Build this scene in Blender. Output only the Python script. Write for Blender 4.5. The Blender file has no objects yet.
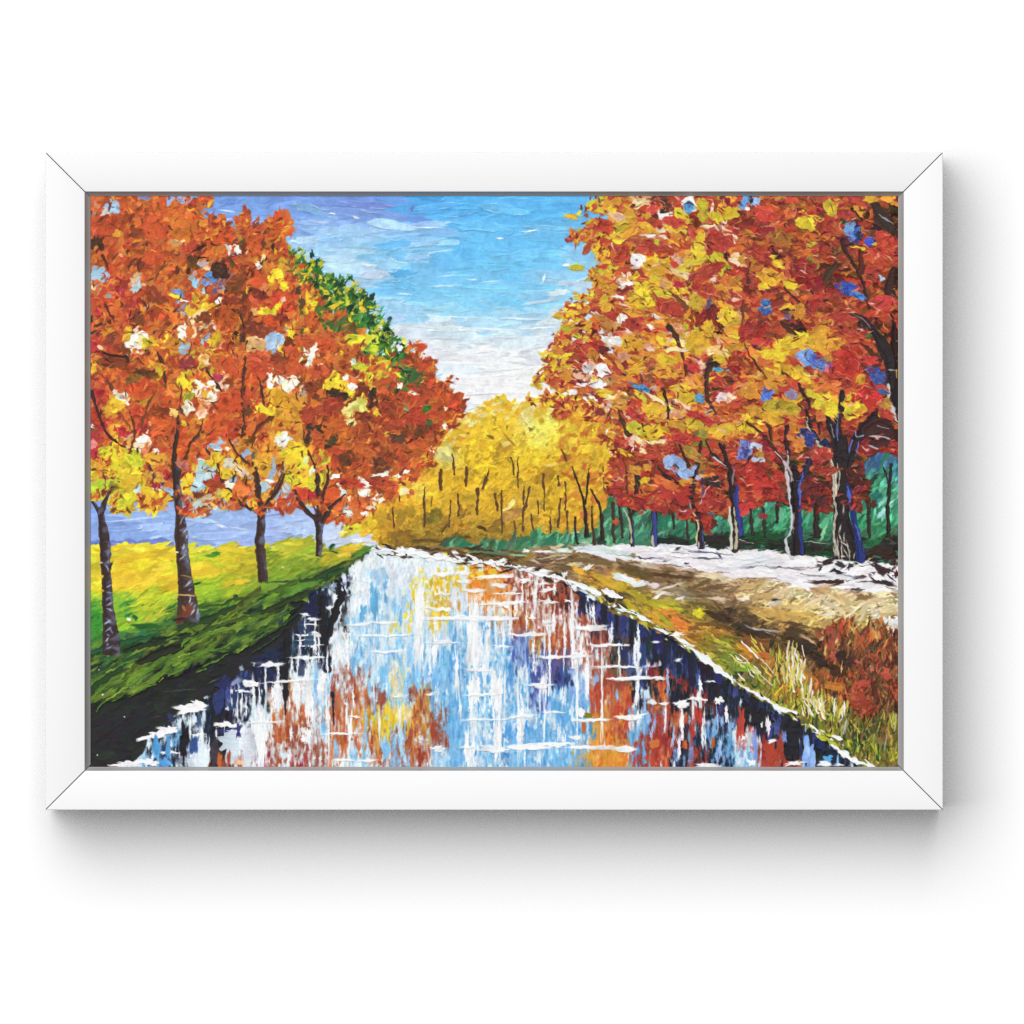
import math, random
import numpy as np

# ---------------------------------------------------------------- the paint layer
# The picture is built up on a fine grid the way it was made: knife and brush strokes,
# one over the other.  Every stroke leaves pigment, a relief and the name of its motif.
PX0, PX1, PY0, PY1 = 88.0, 901.0, 192.5, 770.0     # canvas edges in millimetres of the layout
S = 1.7                                             # grid cells per millimetre
GW = int(round((PX1 - PX0) * S)) + 1
GH = int(round((PY1 - PY0) * S)) + 1
rng = np.random.RandomState(11)
random.seed(5)
COL = np.zeros((GH, GW, 3), np.float32) + 0.85      # sRGB pigment
HGT = np.zeros((GH, GW), np.float32)
LAB = np.zeros((GH, GW), np.int16)
LABELS = ['painted_sky']


def motif(name):
    LABELS.append(name)
    return len(LABELS) - 1


SKY = 0
TRUNK_OF = {}                                       # tree motif -> motif of its trunk and branches


def tree_motif():
    k = motif('painted_tree')
    TRUNK_OF[k] = motif('painted_trunk')
    return k


def smooth1(n, k):
    a = rng.randn(n).astype(np.float32)
    ker = np.hanning(2 * k + 3)[1:-1]
    b = np.convolve(np.concatenate([a, a, a]), ker / ker.sum(), 'same')[n:2 * n]
    return (b / b.std()).astype(np.float32)


N1 = [smooth1(1024, k) for k in (1, 2, 4, 8)]       # bristle noise
ANG = [smooth1(256, k) for k in (4, 10, 20, 34)]     # outline noise (periodic)


def value_noise(h, w, cell):
    gh, gw = int(h / cell) + 3, int(w / cell) + 3
    g = rng.rand(gh, gw).astype(np.float32)
    y = np.arange(h) / cell
    x = np.arange(w) / cell
    yi, xi = y.astype(int), x.astype(int)
    fy, fx = (y - yi)[:, None], (x - xi)[None, :]
    fy, fx = fy * fy * (3 - 2 * fy), fx * fx * (3 - 2 * fx)
    a, b = g[yi][:, xi], g[yi][:, xi + 1]
    c, d = g[yi + 1][:, xi], g[yi + 1][:, xi + 1]
    return ((a * (1 - fx) + b * fx) * (1 - fy) + (c * (1 - fx) + d * fx) * fy).astype(np.float32)


MOTTLE = (.45 * value_noise(700, 700, 3.2) + .55 * value_noise(700, 700, 8) + .6 * value_noise(700, 700, 20))
MOTTLE = ((MOTTLE - MOTTLE.mean()) / MOTTLE.std()).astype(np.float32)


PAL = dict(
    R=(194, 76, 46), O=(206, 106, 52), C=(176, 46, 58), B=(124, 58, 38), K=(56, 38, 34),
    A=(218, 152, 50), Y=(238, 206, 48), L=(196, 200, 48), G=(54, 110, 48), g=(32, 70, 40),
    W=(248, 248, 247), P=(240, 206, 176), S=(150, 184, 234), U=(58, 92, 188), E=(180, 64, 50),
    D=(132, 42, 40), N=(36, 44, 78), T=(46, 132, 98), V=(134, 124, 42), Q=(205, 150, 90),
    H=(120, 190, 238), M=(112, 132, 206), X=(34, 34, 38), r=(158, 66, 42), t=(206, 184, 140),
    o=(226, 128, 44), w=(216, 232, 242), b=(84, 160, 220), k=(32, 38, 58), c=(250, 226, 168),
    l=(150, 190, 50), y=(226, 186, 44), u=(72, 88, 156), n=(110, 88, 62), p=(245, 240, 241))
PAL = {k: np.array(v, np.float32) / 255 for k, v in PAL.items()}


def colour(c):
    if isinstance(c, str):
        return PAL[c]
    c = np.asarray(c, np.float32)
    return c / 255 if c.max() > 3 else np.clip(c, 0, 1)


def jitter(c, a=0.05):
    c = colour(c) * (1 + random.gauss(0, a))
    return np.clip(c + np.array([random.gauss(0, a * .35) for _ in range(3)], np.float32), 0.02, 1)


def window(x0, x1, y0, y1):
    i0, i1 = max(0, int((x0 - PX0) * S)), min(GW, int((x1 - PX0) * S) + 2)
    j0, j1 = max(0, int((y0 - PY0) * S)), min(GH, int((y1 - PY0) * S) + 2)
    if i0 >= i1 or j0 >= j1:
        return None
    X = (np.arange(i0, i1, dtype=np.float32) / S + PX0)[None, :]
    Y = (np.arange(j0, j1, dtype=np.float32) / S + PY0)[:, None]
    return i0, i1, j0, j1, X, Y


def lay(win, a, col, hs, lab, keep=.45):
    i0, i1, j0, j1 = win[:4]
    A = a[..., None]
    sl = (slice(j0, j1), slice(i0, i1))
    COL[sl] = COL[sl] * (1 - A) + col * A
    HGT[sl] = HGT[sl] * (1 - a * (1 - keep)) + a * hs
    if lab is not None:
        l = LAB[sl]
        l[a > .5] = lab


def dab(x, y, L, W, ang, col, col2=None, h=1.0, rag=.22, streak=.35, p=2.6, lab=None, rim=0.0,
        rimc=None, op=1.0, tail=.35, soft=1.0, spiky=False):
    """one stroke of the knife: ang in degrees, measured downwards from +x"""
    R = 0.5 * math.hypot(L, W) * 1.35 + 1.5
    win = window(x - R, x + R, y - R, y + R)
    if win is None:
        return
    X, Y = win[4], win[5]
    c, s = math.cos(math.radians(ang)), math.sin(math.radians(ang))
    dx, dy = X - x, Y - y
    u = (dx * c + dy * s) / (L / 2)
    v = (-dx * s + dy * c) / (W / 2)
    th = ((np.arctan2(v, u) / (2 * math.pi)) % 1 * 255).astype(np.int32)
    o = random.randint(0, 255)
    an = random.choice(ANG[:2] if spiky else ANG[1:])
    bn = N1[random.randint(1, 2)]
    tn = bn if spiky else N1[random.randint(2, 3)]
    if not spiky:
        tail = tail * .6
    cn = N1[random.randint(0, 1)]
    q = random.randint(0, 600)
    vi = ((v + u * random.uniform(-.12, .12)) * W * .5 * 1.6).astype(np.int32)
    b = bn[(vi + q) % 1024]
    f = (np.abs(u) ** p + np.abs(v) ** p) ** (1 / p) / np.clip(1 + rag * .5 * an[(th + o) % 256], .45, 1.6)
    f = f + tail * np.clip(u, 0, 2) * .45 * tn[(vi + q) % 1024]
    d = (1 - f) * min(L, W) * .5
    a = np.clip(d * 1.25 / soft + .4, 0, 1) * op
    st = np.clip(.5 + .33 * b + .12 * cn[(vi * 2 + q) % 1024], 0, 1)[..., None]
    base = colour(col)
    c2 = colour(col2) if col2 is not None else np.clip(base * random.uniform(.82, 1.2), 0, 1)
    m = st * streak
    cc = base * (1 - m) + c2 * m
    hh, ww = f.shape
    my, mx = random.randint(0, max(0, 699 - hh)), random.randint(0, max(0, 699 - ww))
    mo = MOTTLE[my:my + hh, mx:mx + ww] if hh < 700 and ww < 700 else 0 * f
    k1 = (np.clip(.5 * mo - .25 + .35 * u * random.choice([-1, 1]), 0, .8) * min(1, streak * 1.6))[..., None]
    cc = (cc * (1 - k1) + c2 * k1) * (1 + .03 * mo + .06 * u * random.choice([-1, 0, 1]))[..., None]
    cc = np.clip(cc, 0, 1)
    ridge = np.exp(-((f - .88) / .13) ** 2)
    arc = np.clip(.25 + .8 * ANG[2][(th + o + 90) % 256], 0, 1)
    if rim > 0:  # light on the ridges painted into the colour, with paint picked up at edges
        rm = (np.exp(-((f - .9) / (.9 / min(L, W) + .03)) ** 2) * arc * rim)[..., None]
        cc = cc * (1 - rm) + colour(rimc if rimc is not None else 'P') * rm
    hs = h * (.55 + .2 * st[..., 0] + .75 * ridge * arc - .1 * u)
    lay(win, a.astype(np.float32), cc, hs, lab)


def line(pts, w, col, col2=None, lab=None, h=1.0, rough=.22, side=None, op=1.0, streak=.3, flat=False):
    """a drawn line through pts; w is a width or one width per point; side = colour of the right flank"""
    lab = TRUNK_OF.get(lab, lab)
    P = np.array(pts, np.float32)
    n = len(P)
    if n > 2:                                        # round the corners a little
        t = np.arange(n)
        tt = np.linspace(0, n - 1, (n - 1) * 5 + 1)
        try:
            ww = np.interp(tt, t, np.broadcast_to(np.array(w, np.float32), (n,)))
        except ValueError:
            ww = np.interp(tt, np.linspace(0, n - 1, len(w)), w)
        Q = np.stack([np.interp(tt, t, P[:, 0]), np.interp(tt, t, P[:, 1])], 1)
        K = np.array([1, 2, 3, 2, 1]) / 9
        Q2 = Q.copy()
        for k in (0, 1):
            Q2[2:-2, k] = np.convolve(Q[:, k], K, 'valid')
        P, W = Q2, ww
    else:
        W = np.array(w if hasattr(w, '__len__') else [w] * n, np.float32)
    m = W.max() + 2
    win = window(P[:, 0].min() - m, P[:, 0].max() + m, P[:, 1].min() - m, P[:, 1].max() + m)
    if win is None:
        return
    X, Y = win[4], win[5]
    best = np.full((Y.shape[0], X.shape[1]), 1e9, np.float32)
    cross = np.zeros_like(best)
    along = np.zeros_like(best)
    acc = 0.0
    q = random.randint(0, 900)
    for k in range(len(P) - 1):
        ax, ay = P[k]
        bx, by = P[k + 1]
        lx, ly = bx - ax, by - ay
        LL = math.hypot(lx, ly) + 1e-6
        t = ((X - ax) * lx + (Y - ay) * ly) / LL ** 2
        t = np.clip(t, 0, 1)
        wd = (W[k] + (W[k + 1] - W[k]) * t) * .5
        ex, ey = X - ax - lx * t, Y - ay - ly * t
        dist = np.sqrt(ex * ex + ey * ey)
        r = dist / wd
        cr = ((X - ax) * ly - (Y - ay) * lx) / LL / wd      # + on the right of a downward line... sign fixed below
        upd = r < best
        best[upd] = r[upd]
        cross[upd] = np.broadcast_to(cr, best.shape)[upd]
        along[upd] = (acc + t * LL)[upd]
        acc += LL
    ai = (along * 1.5).astype(np.int32)
    if flat:
        ex, ey = P[-1] - P[max(0, len(P) - 6)]
        best = np.where((X - P[-1][0]) * ex + (Y - P[-1][1]) * ey > 0, 9.0, best)
    rg = rough * min(1.0, 3.2 / float(W.mean()))
    e = 1 + rg * .4 * N1[2][(ai + q) % 1024] + rg * .4 * N1[3][(ai + q + 400 * (cross > 0)) % 1024]
    f = best / np.clip(e, .4, 2)
    wmean = float(W.mean())
    a = np.clip((1 - f) * wmean * .5 * 1.4 + .45, 0, 1) * op
    ci = (cross * wmean * 1.3).astype(np.int32)
    st = np.clip(.5 + .4 * N1[1][(ci * 3 + ai // 14 * 5 + q) % 1024] * .6 + .25 * N1[2][(ai + ci * 11) % 1024], 0, 1)[..., None]
    base = colour(col)
    c2 = colour(col2) if col2 is not None else base * .8
    cc = base * (1 - st * streak) + c2 * st * streak
    if side is not None:
        sm = (np.clip((cross - .05 + .3 * N1[2][(ai + q + 77) % 1024]) * 2.2, 0, 1) * np.clip(.75 + .4 * N1[2][(ai // 2 + q) % 1024], 0, 1) * .75)[..., None]
        cc = cc * (1 - sm) + colour(side) * sm
    hs = h * (.5 + .5 * np.exp(-((f - .75) / .25) ** 2) + .15 * st[..., 0])
    lay(win, a.astype(np.float32), cc, hs, lab)


def inside(poly, x, y):
    c = False
    n = len(poly)
    j = n - 1
    for i in range(n):
        xi, yi = poly[i]
        xj, yj = poly[j]
        if (yi > y) != (yj > y) and x < (xj - xi) * (y - yi) / (yj - yi) + xi:
            c = not c
        j = i
    return c


def polymask(poly, win, wob=1.2):
    X, Y = win[4], win[5]
    H, W_ = Y.shape[0], X.shape[1]
    xx = X + (value_noise(H, W_, 6) - .5) * 2 * wob + (value_noise(H, W_, 17) - .5) * 3 * wob
    yy = Y + (value_noise(H, W_, 6) - .5) * 2 * wob
    m = np.zeros((H, W_), bool)
    j = len(poly) - 1
    for i in range(len(poly)):
        xi, yi = poly[i]
        xj, yj = poly[j]
        if yi != yj:
            m ^= ((yi > yy) != (yj > yy)) & (xx < (xj - xi) * (yy - yi) / (yj - yi) + xi)
        j = i
    return m


def fill(poly, fn, lab, wob=1.2, h=.25, op=1.0):
    xs = [p[0] for p in poly]
    ys = [p[1] for p in poly]
    win = window(min(xs) - 4, max(xs) + 4, min(ys) - 4, max(ys) + 4)
    m = polymask(poly, win, wob).astype(np.float32)
    k = m.copy()                                     # soften by one cell
    k[1:-1, 1:-1] = (m[1:-1, 1:-1] * 2 + m[:-2, 1:-1] + m[2:, 1:-1] + m[1:-1, :-2] + m[1:-1, 2:]) / 6
    col = colour(fn) if not callable(fn) else fn(win[4], win[5])
    lay(win, k * op, col, h * value_noise(k.shape[0], k.shape[1], 5), lab)


def rand_in(poly):
    xs = [p[0] for p in poly]
    ys = [p[1] for p in poly]
    while True:
        x, y = random.uniform(min(xs), max(xs)), random.uniform(min(ys), max(ys))
        if inside(poly, x, y):
            return x, y


class Field:
    """colour that drifts from place to place: (x, y, colour) samples"""
    def __init__(self, pts, e=60.0, ay=1.0):
        self.p = np.array([(a, b) for a, b, _ in pts], np.float32)
        self.c = np.stack([colour(k) for _, _, k in pts])
        self.e, self.ay = e, ay

    def __call__(self, x, y):
        d = (self.p[:, 0] - x) ** 2 + ((self.p[:, 1] - y) * self.ay) ** 2
        w = 1 / (d + self.e) ** 2
        return (self.c * w[:, None]).sum(0) / w.sum()


class Cells:
    """the palette of each 20 mm square of a crown, two pigments per square"""
    def __init__(self, tiles, pitch=20.0):
        self.pts = []
        for x0, y0, rows in tiles:
            for j, r in enumerate(rows):
                for i, cc in enumerate(r.split()):
                    if cc != '..':
                        self.pts.append((x0 + (i + .5) * pitch, y0 + (j + .5) * pitch, cc))
        self.xy = np.array([(a, b) for a, b, _ in self.pts], np.float32)

    def pick(self, x, y, sig=8.0, first=.62):
        d = ((self.xy - (x, y)) ** 2).sum(1)
        k = np.argmin(d + np.array(rng.rand(len(d)) * sig * sig * 3))
        cc = self.pts[k][2].replace('.', '') or 'E'
        return cc[0] if (random.random() < first or len(cc) < 2) else cc[1]


def tile(i, j):
    x0 = (90, 250, 410, 570, 740)[i]
    y0 = (194, 334, 474, 609)[j]
    return lambda u, v: (x0 + u / 6.4, y0 + v / 6.4)


def tl(i, j, pts):
    t = tile(i, j)
    return [t(u, v) for u, v in pts]


def tdabs(i, j, items, lab, cluster=False, **kw):
    """(u, v, length, width, angle, pigment[, second]) in tile units"""
    t = tile(i, j)
    for it in items:
        u, v, L, W, an, c = it[:6]
        x, y = t(u, v)
        l = lab(x, y) if callable(lab) else lab
        L, W = L / 6.4, W / 6.4
        c2 = it[6] if len(it) > 6 else None
        dab(x, y, L, W, an, jitter(c, .03), c2, lab=l, **kw)
        if cluster and min(L, W) > 5:                # a knife load is never one even tone: go over it with bits of itself
            base = colour(c)
            ca, sa = math.cos(math.radians(an)), math.sin(math.radians(an))
            for _ in range(3 + int(L * W / 45)):
                a, b = random.gauss(0, .24) * L, random.gauss(0, .24) * W
                k = random.choice([.74, .86, .94, 1.06, 1.14])
                cc = np.clip(base * k + np.array([random.gauss(0, .025) for _ in range(3)]), 0, 1)
                if c2 is not None and random.random() < .4:
                    cc = (colour(c2) + base) / 2 * k
                dab(x + a * ca - b * sa, y + a * sa + b * ca, random.uniform(.22, .55) * L, random.uniform(.2, .45) * W, an + random.gauss(0, 22), cc, base, lab=l, op=random.uniform(.6, 1), **{**kw, 'rim': kw.get('rim', 0) * .8})


def tlines(i, j, items, lab, col='K', **kw):
    t = tile(i, j)
    for it in items:
        pts, w = it[0], it[1]
        c = it[2] if len(it) > 2 else col
        P = [t(u, v) for u, v in pts]
        l = lab(*P[0]) if callable(lab) else lab
        ww = [a / 6.4 for a in w] if hasattr(w, '__len__') else w / 6.4
        if hasattr(ww, '__len__') and len(ww) != len(P):
            ww = list(np.interp(np.linspace(0, 1, len(P)), np.linspace(0, 1, len(ww)), ww))
        line(P, ww, c, lab=l, **kw)

# ---------------------------------------------------------------- sky
def clampf(f):
    return lambda X, Y: np.stack([np.stack([f(x, y) for x in X[0]], 0) for y in Y[:, 0]], 0)


sky_f = Field([
    (100, 200, (120, 158, 230)), (230, 205, (118, 160, 232)), (300, 200, (116, 154, 226)), (360, 200, (114, 146, 222)), (395, 212, (114, 154, 228)),
    (270, 225, (130, 172, 238)), (320, 222, (140, 180, 240)), (365, 218, (128, 166, 232)), (420, 203, (78, 172, 238)), (470, 205, (86, 182, 244)), (540, 205, (92, 182, 240)),
    (590, 205, (96, 184, 240)), (300, 242, (160, 204, 244)), (350, 238, (164, 210, 246)), (395, 240, (150, 206, 244)), (430, 228, (138, 190, 240)), (460, 235, (92, 186, 244)), (520, 235, (104, 194, 246)),
    (570, 235, (110, 190, 240)), (320, 265, (170, 214, 246)), (365, 262, (186, 220, 244)), (400, 258, (126, 200, 244)), (440, 265, (112, 196, 246)), (500, 270, (112, 200, 248)), (550, 262, (118, 200, 246)), (590, 260, (140, 200, 240)),
    (370, 285, (166, 210, 242)), (405, 285, (118, 194, 240)), (450, 295, (124, 204, 248)), (510, 296, (126, 206, 248)), (552, 290, (140, 206, 244)), (585, 290, (186, 216, 238)), (575, 312, (216, 230, 240)),
    (385, 308, (160, 210, 242)), (420, 310, (150, 212, 246)), (470, 315, (156, 216, 246)), (530, 318, (164, 216, 244)), (560, 325, (204, 224, 238)), (400, 333, (214, 228, 240)), (440, 332, (214, 230, 242)), (500, 332, (208, 230, 243)), (555, 342, (218, 232, 241)),
    (420, 352, (234, 238, 242)), (480, 350, (238, 240, 242)), (530, 352, (236, 240, 243)), (430, 372, (216, 229, 243)), (470, 375, (241, 242, 242)), (530, 380, (242, 243, 243)), (470, 400, (238, 240, 244)), (540, 400, (243, 244, 244)), (500, 430, (242, 243, 244)), (560, 430, (243, 244, 244)),
    (100, 495, (130, 164, 228)), (150, 515, (146, 180, 236)), (220, 515, (156, 186, 236)), (270, 520, (160, 186, 236)), (300, 535, (176, 200, 240)), (350, 530, (200, 214, 240)), (370, 540, (212, 222, 240)), (120, 538, (140, 170, 232)), (230, 540, (158, 184, 238))], e=40, ay=1.6)

xs = np.linspace(PX0, PX1, 60)
ys = np.linspace(PY0, 560, 40)
cells = [(x, y) for y in ys for x in xs]
random.shuffle(cells)
for x, y in cells:
    dab(x + random.uniform(-8, 8), y + random.uniform(-4, 4), random.uniform(30, 60), random.uniform(14, 22), random.gauss(0, 4), jitter(sky_f(x, y), .008), h=.5, rag=.3, streak=.12, lab=SKY, tail=.2, soft=1.6)
for _ in range(800):
    x, y = random.uniform(PX0, 640), random.uniform(PY0, 440) if random.random() < .8 else random.uniform(480, 552)
    c = sky_f(x, y)
    L = random.uniform(24, 80)
    dab(x, y, L, random.uniform(6, 16), random.gauss(-2 if x < 430 else 1, 5), jitter(c, .012), np.clip(c * random.choice([.96, 1.04, 1.06]), 0, 1), h=random.uniform(.5, 1.0),
        rag=.35, streak=.16, tail=.8, lab=SKY, rim=.45, soft=1.3, rimc=np.clip(c * 1.12 + .04, 0, 1), p=2.2)
sky_marks = [  # the long knife edges one can pick out
    (0, 0, [(690, 170, 130, 10, -4, 'W'), (880, 110, 90, 8, 8, 'w'), (900, 60, 160, 22, -14, (110, 152, 226)), (850, 165, 160, 12, -4, (206, 222, 246)), (760, 200, 70, 50, -4, (204, 220, 244))]),
    (1, 0, [(400, 100, 300, 60, 14, (140, 184, 240)), (620, 110, 340, 50, 5, (122, 158, 228)), (770, 70, 290, 46, 6, (120, 148, 222)), (600, 80, 180, 16, 2, (104, 136, 214)), (680, 150, 40, 12, 10, 'W'), (530, 125, 34, 12, 8, 'W'),
            (440, 180, 120, 14, 6, (196, 216, 244)), (345, 190, 180, 12, 4, (150, 180, 232)), (900, 200, 240, 60, 6, (170, 212, 246)), (360, 300, 200, 50, 2, (186, 214, 246)), (520, 290, 180, 34, -6, (148, 202, 242)),
            (660, 340, 260, 18, 3, (150, 206, 240)), (930, 325, 240, 70, -8, (112, 194, 240)), (960, 395, 140, 70, 4, (126, 200, 242)), (880, 450, 200, 70, 6, (156, 212, 246)), (960, 510, 140, 50, -2, (90, 180, 234)), (970, 580, 150, 60, 4, (116, 196, 242)), (750, 455, 90, 16, 4, (222, 228, 240)),
            (800, 520, 200, 50, 2, (190, 216, 240)), (900, 700, 220, 70, -4, (158, 208, 244)), (920, 800, 200, 50, -3, (166, 208, 240)), (900, 870, 200, 50, 2, (216, 226, 238)), (985, 640, 90, 12, 4, (222, 236, 246))]),
    (2, 0, [(160, 80, 300, 40, -10, (96, 180, 240)), (330, 130, 230, 26, -9, (96, 176, 236)), (130, 200, 240, 46, -3, (148, 192, 240)), (115, 216, 230, 10, 0, (226, 238, 248)), (600, 100, 260, 60, 6, (106, 190, 244)), (480, 210, 420, 60, 4, (104, 188, 242)), (860, 215, 240, 30, 2, (116, 196, 246)), (780, 235, 130, 10, -8, 'W'),
            (575, 284, 50, 14, 2, 'W'), (80, 320, 170, 40, -6, (150, 206, 246)), (170, 370, 130, 8, -8, (214, 234, 248)), (60, 400, 170, 60, -4, (150, 206, 244)), (240, 525, 80, 10, -8, (206, 232, 246)), (400, 548, 70, 9, 2, (216, 236, 248)), (520, 560, 120, 10, -4, (206, 232, 248)), (220, 590, 150, 8, -2, (212, 234, 248)),
            (860, 540, 16, 60, 10, (216, 236, 248)), (990, 575, 120, 26, -6, (206, 224, 240)), (960, 630, 150, 40, -6, (222, 232, 240)), (830, 690, 240, 22, -10, (196, 222, 242)), (760, 800, 260, 14, 2, (214, 232, 244)), (340, 790, 270, 10, 2, (206, 230, 244)), (250, 860, 300, 26, 4, (222, 232, 240)), (520, 865, 240, 12, 2, (236, 240, 244)), (800, 860, 200, 12, -3, (226, 236, 244)),
            (180, 925, 240, 8, 2, (206, 212, 220)), (640, 920, 180, 8, 2, (210, 214, 220)), (930, 820, 220, 30, -8, (214, 228, 240)), (1000, 455, 60, 18, -6, 'W'), (60, 20, 220, 26, 4, (64, 160, 234)), (760, 25, 300, 16, 2, (84, 180, 242)), (10, 90, 30, 40, 30, (104, 128, 210))]),
    (2, 1, [(180, 30, 190, 8, 0, (204, 210, 216)), (640, 26, 160, 7, 2, (206, 212, 218)), (460, 120, 120, 8, -6, (208, 212, 218)), (690, 185, 200, 9, 8, (210, 214, 220)), (520, 240, 300, 9, -4, (208, 212, 218)), (480, 385, 220, 9, -3, (200, 208, 216)), (270, 370, 110, 9, 6, (204, 210, 218)), (440, 470, 200, 10, -12, (206, 212, 222)), (820, 90, 150, 8, -10, (214, 218, 224)), (130, 230, 90, 60, 30, (190, 216, 244)), (140, 290, 150, 40, -20, (200, 220, 244))]),
    (0, 2, [(270, 290, 330, 10, -6, (196, 212, 244)), (420, 340, 230, 60, -3, (166, 194, 240)), (720, 300, 240, 30, 6, (172, 200, 242)), (830, 330, 60, 16, 20, (216, 226, 244)), (960, 350, 110, 12, 10, (206, 220, 244)), (430, 405, 70, 18, -6, (204, 216, 240)), (230, 140, 220, 50, -4, (126, 156, 222)), (170, 210, 140, 12, -5, (196, 210, 244)), (800, 400, 300, 40, -3, (168, 196, 244)), (470, 130, 140, 60, 0, (170, 196, 240))]),
    (1, 2, [(180, 255, 130, 12, -10, (134, 152, 214)), (280, 360, 140, 60, 2, (176, 200, 244)), (170, 340, 130, 14, -8, (150, 176, 230)), (300, 300, 160, 18, -4, (150, 176, 232)), (620, 420, 260, 60, -4, (204, 216, 242)), (740, 430, 160, 30, 6, (222, 230, 242)), (560, 330, 90, 40, 30, (206, 220, 240))])]
for i, j, it in sky_marks:
    tdabs(i, j, it, SKY, h=1.4, rag=.3, streak=.2, tail=.5, rim=.5, rimc=(236, 243, 250), p=2.2)

# ---------------------------------------------------------------- far hills and meadow
HILL = motif('painted_hill')
HILL2 = motif('painted_hill')
HILL3 = motif('painted_hill')
LOWSKY = motif('painted_sky')
fill(tl(0, 2, [(0, 420), (60, 425), (150, 430), (250, 420), (330, 432), (440, 410), (540, 428), (540, 480), (0, 480)]), (112, 130, 206), HILL)
fill(tl(0, 2, [(620, 470), (680, 452), (720, 470), (760, 490), (760, 500), (620, 500)]), (118, 138, 208), HILL2)
fill(tl(0, 2, [(870, 485), (900, 465), (935, 430), (975, 468), (1024, 480), (1024, 500), (870, 500)]), (118, 138, 208), HILL3)
tdabs(0, 2, [(200, 445, 160, 14, -4, (124, 142, 214)), (440, 435, 150, 16, 4, (104, 122, 200)), (60, 445, 110, 16, -4, (100, 118, 198)), (330, 455, 120, 10, 0, (128, 146, 216))], HILL, h=.6)

MEAD = motif('painted_meadow')
mead_poly = [(86, 546)] + tl(0, 2, [(60, 475), (140, 470), (170, 455), (300, 450), (420, 455), (500, 480), (560, 490), (640, 490), (740, 468), (800, 490), (860, 460), (950, 470), (1024, 485)]) + \
    tl(1, 2, [(110, 490), (130, 465), (240, 440), (340, 436), (345, 470), (430, 515), (480, 495), (600, 475), (700, 468), (780, 480), (780, 505), (680, 590), (600, 665), (540, 705), (400, 790)]) + \
    [(300, 616), (278, 638), (250, 655), (227, 672), (190, 680), (150, 690), (120, 702), (86, 720)]
mead_f = Field([
    (95, 560, (240, 224, 46)), (130, 556, (244, 222, 42)), (165, 555, (244, 222, 46)), (120, 575, (236, 210, 42)), (160, 575, (230, 218, 44)), (130, 592, (216, 220, 46)), (165, 590, (190, 210, 46)), (140, 605, (214, 218, 46)), (100, 580, (226, 216, 44)),
    (96, 590, (180, 206, 44)), (92, 608, (60, 150, 50)), (96, 622, (50, 140, 46)), (112, 612, (150, 190, 44)), (125, 606, (70, 150, 50)), (150, 612, (190, 206, 40)), (120, 626, (160, 206, 40)), (140, 620, (170, 200, 44)),
    (205, 560, (196, 206, 44)), (230, 556, (226, 206, 40)), (240, 570, (190, 176, 40)), (215, 575, (186, 196, 40)), (205, 590, (160, 196, 40)), (235, 590, (180, 190, 40)), (225, 600, (120, 170, 40)),
    (210, 614, (50, 90, 40)), (235, 608, (56, 100, 40)), (180, 622, (60, 110, 44)), (150, 630, (48, 110, 56)), (130, 640, (40, 110, 70)), (110, 660, (40, 90, 50)), (120, 648, (36, 84, 50)), (160, 645, (44, 60, 36)), (140, 660, (50, 66, 36)),
    (200, 630, (130, 150, 40)), (225, 622, (150, 166, 44)), (245, 616, (110, 140, 40)), (190, 655, (110, 150, 44)), (215, 645, (110, 140, 40)), (240, 640, (70, 100, 40)), (165, 668, (80, 116, 40)), (120, 680, (90, 120, 44)), (140, 690, (60, 80, 36)), (100, 700, (60, 90, 40)), (95, 675, (70, 110, 44)),
    (255, 565, (206, 186, 40)), (270, 560, (120, 150, 40)), (290, 550, (206, 200, 50)), (300, 560, (130, 160, 40)), (330, 560, (196, 180, 40)), (345, 552, (226, 196, 40)), (365, 550, (90, 140, 40)), (280, 575, (140, 170, 44)), (310, 572, (130, 160, 44)), (340, 568, (110, 130, 44)), (355, 558, (150, 150, 44)),
    (255, 590, (120, 160, 44)), (275, 590, (100, 150, 44)), (300, 585, (96, 140, 44)), (325, 580, (50, 80, 44)), (260, 610, (110, 156, 44)), (285, 605, (90, 130, 40)), (260, 628, (70, 110, 40)), (300, 598, (44, 60, 40)), (280, 620, (40, 64, 40)), (260, 645, (30, 50, 34)), (240, 655, (36, 44, 32))], e=12)
fill(mead_poly, (120, 150, 44), MEAD)


def slope(x, y):
    if y < 575 and x < 250:
        return random.gauss(-8, 8)
    k = (y - 560) / 100
    return random.gauss(-22 - 6 * min(1, max(0, k)), 9)


LOWX = [84, 150, 190, 227, 250, 278, 300, 312, 340, 356, 372]
LOWY = [716, 690, 676, 666, 652, 634, 612, 596, 578, 566, 552]


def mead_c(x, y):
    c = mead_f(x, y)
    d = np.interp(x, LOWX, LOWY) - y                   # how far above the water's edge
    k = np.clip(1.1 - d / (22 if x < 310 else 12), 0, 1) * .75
    return c * (1 - k) + np.array((30, 46, 32), np.float32) / 255 * k


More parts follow.
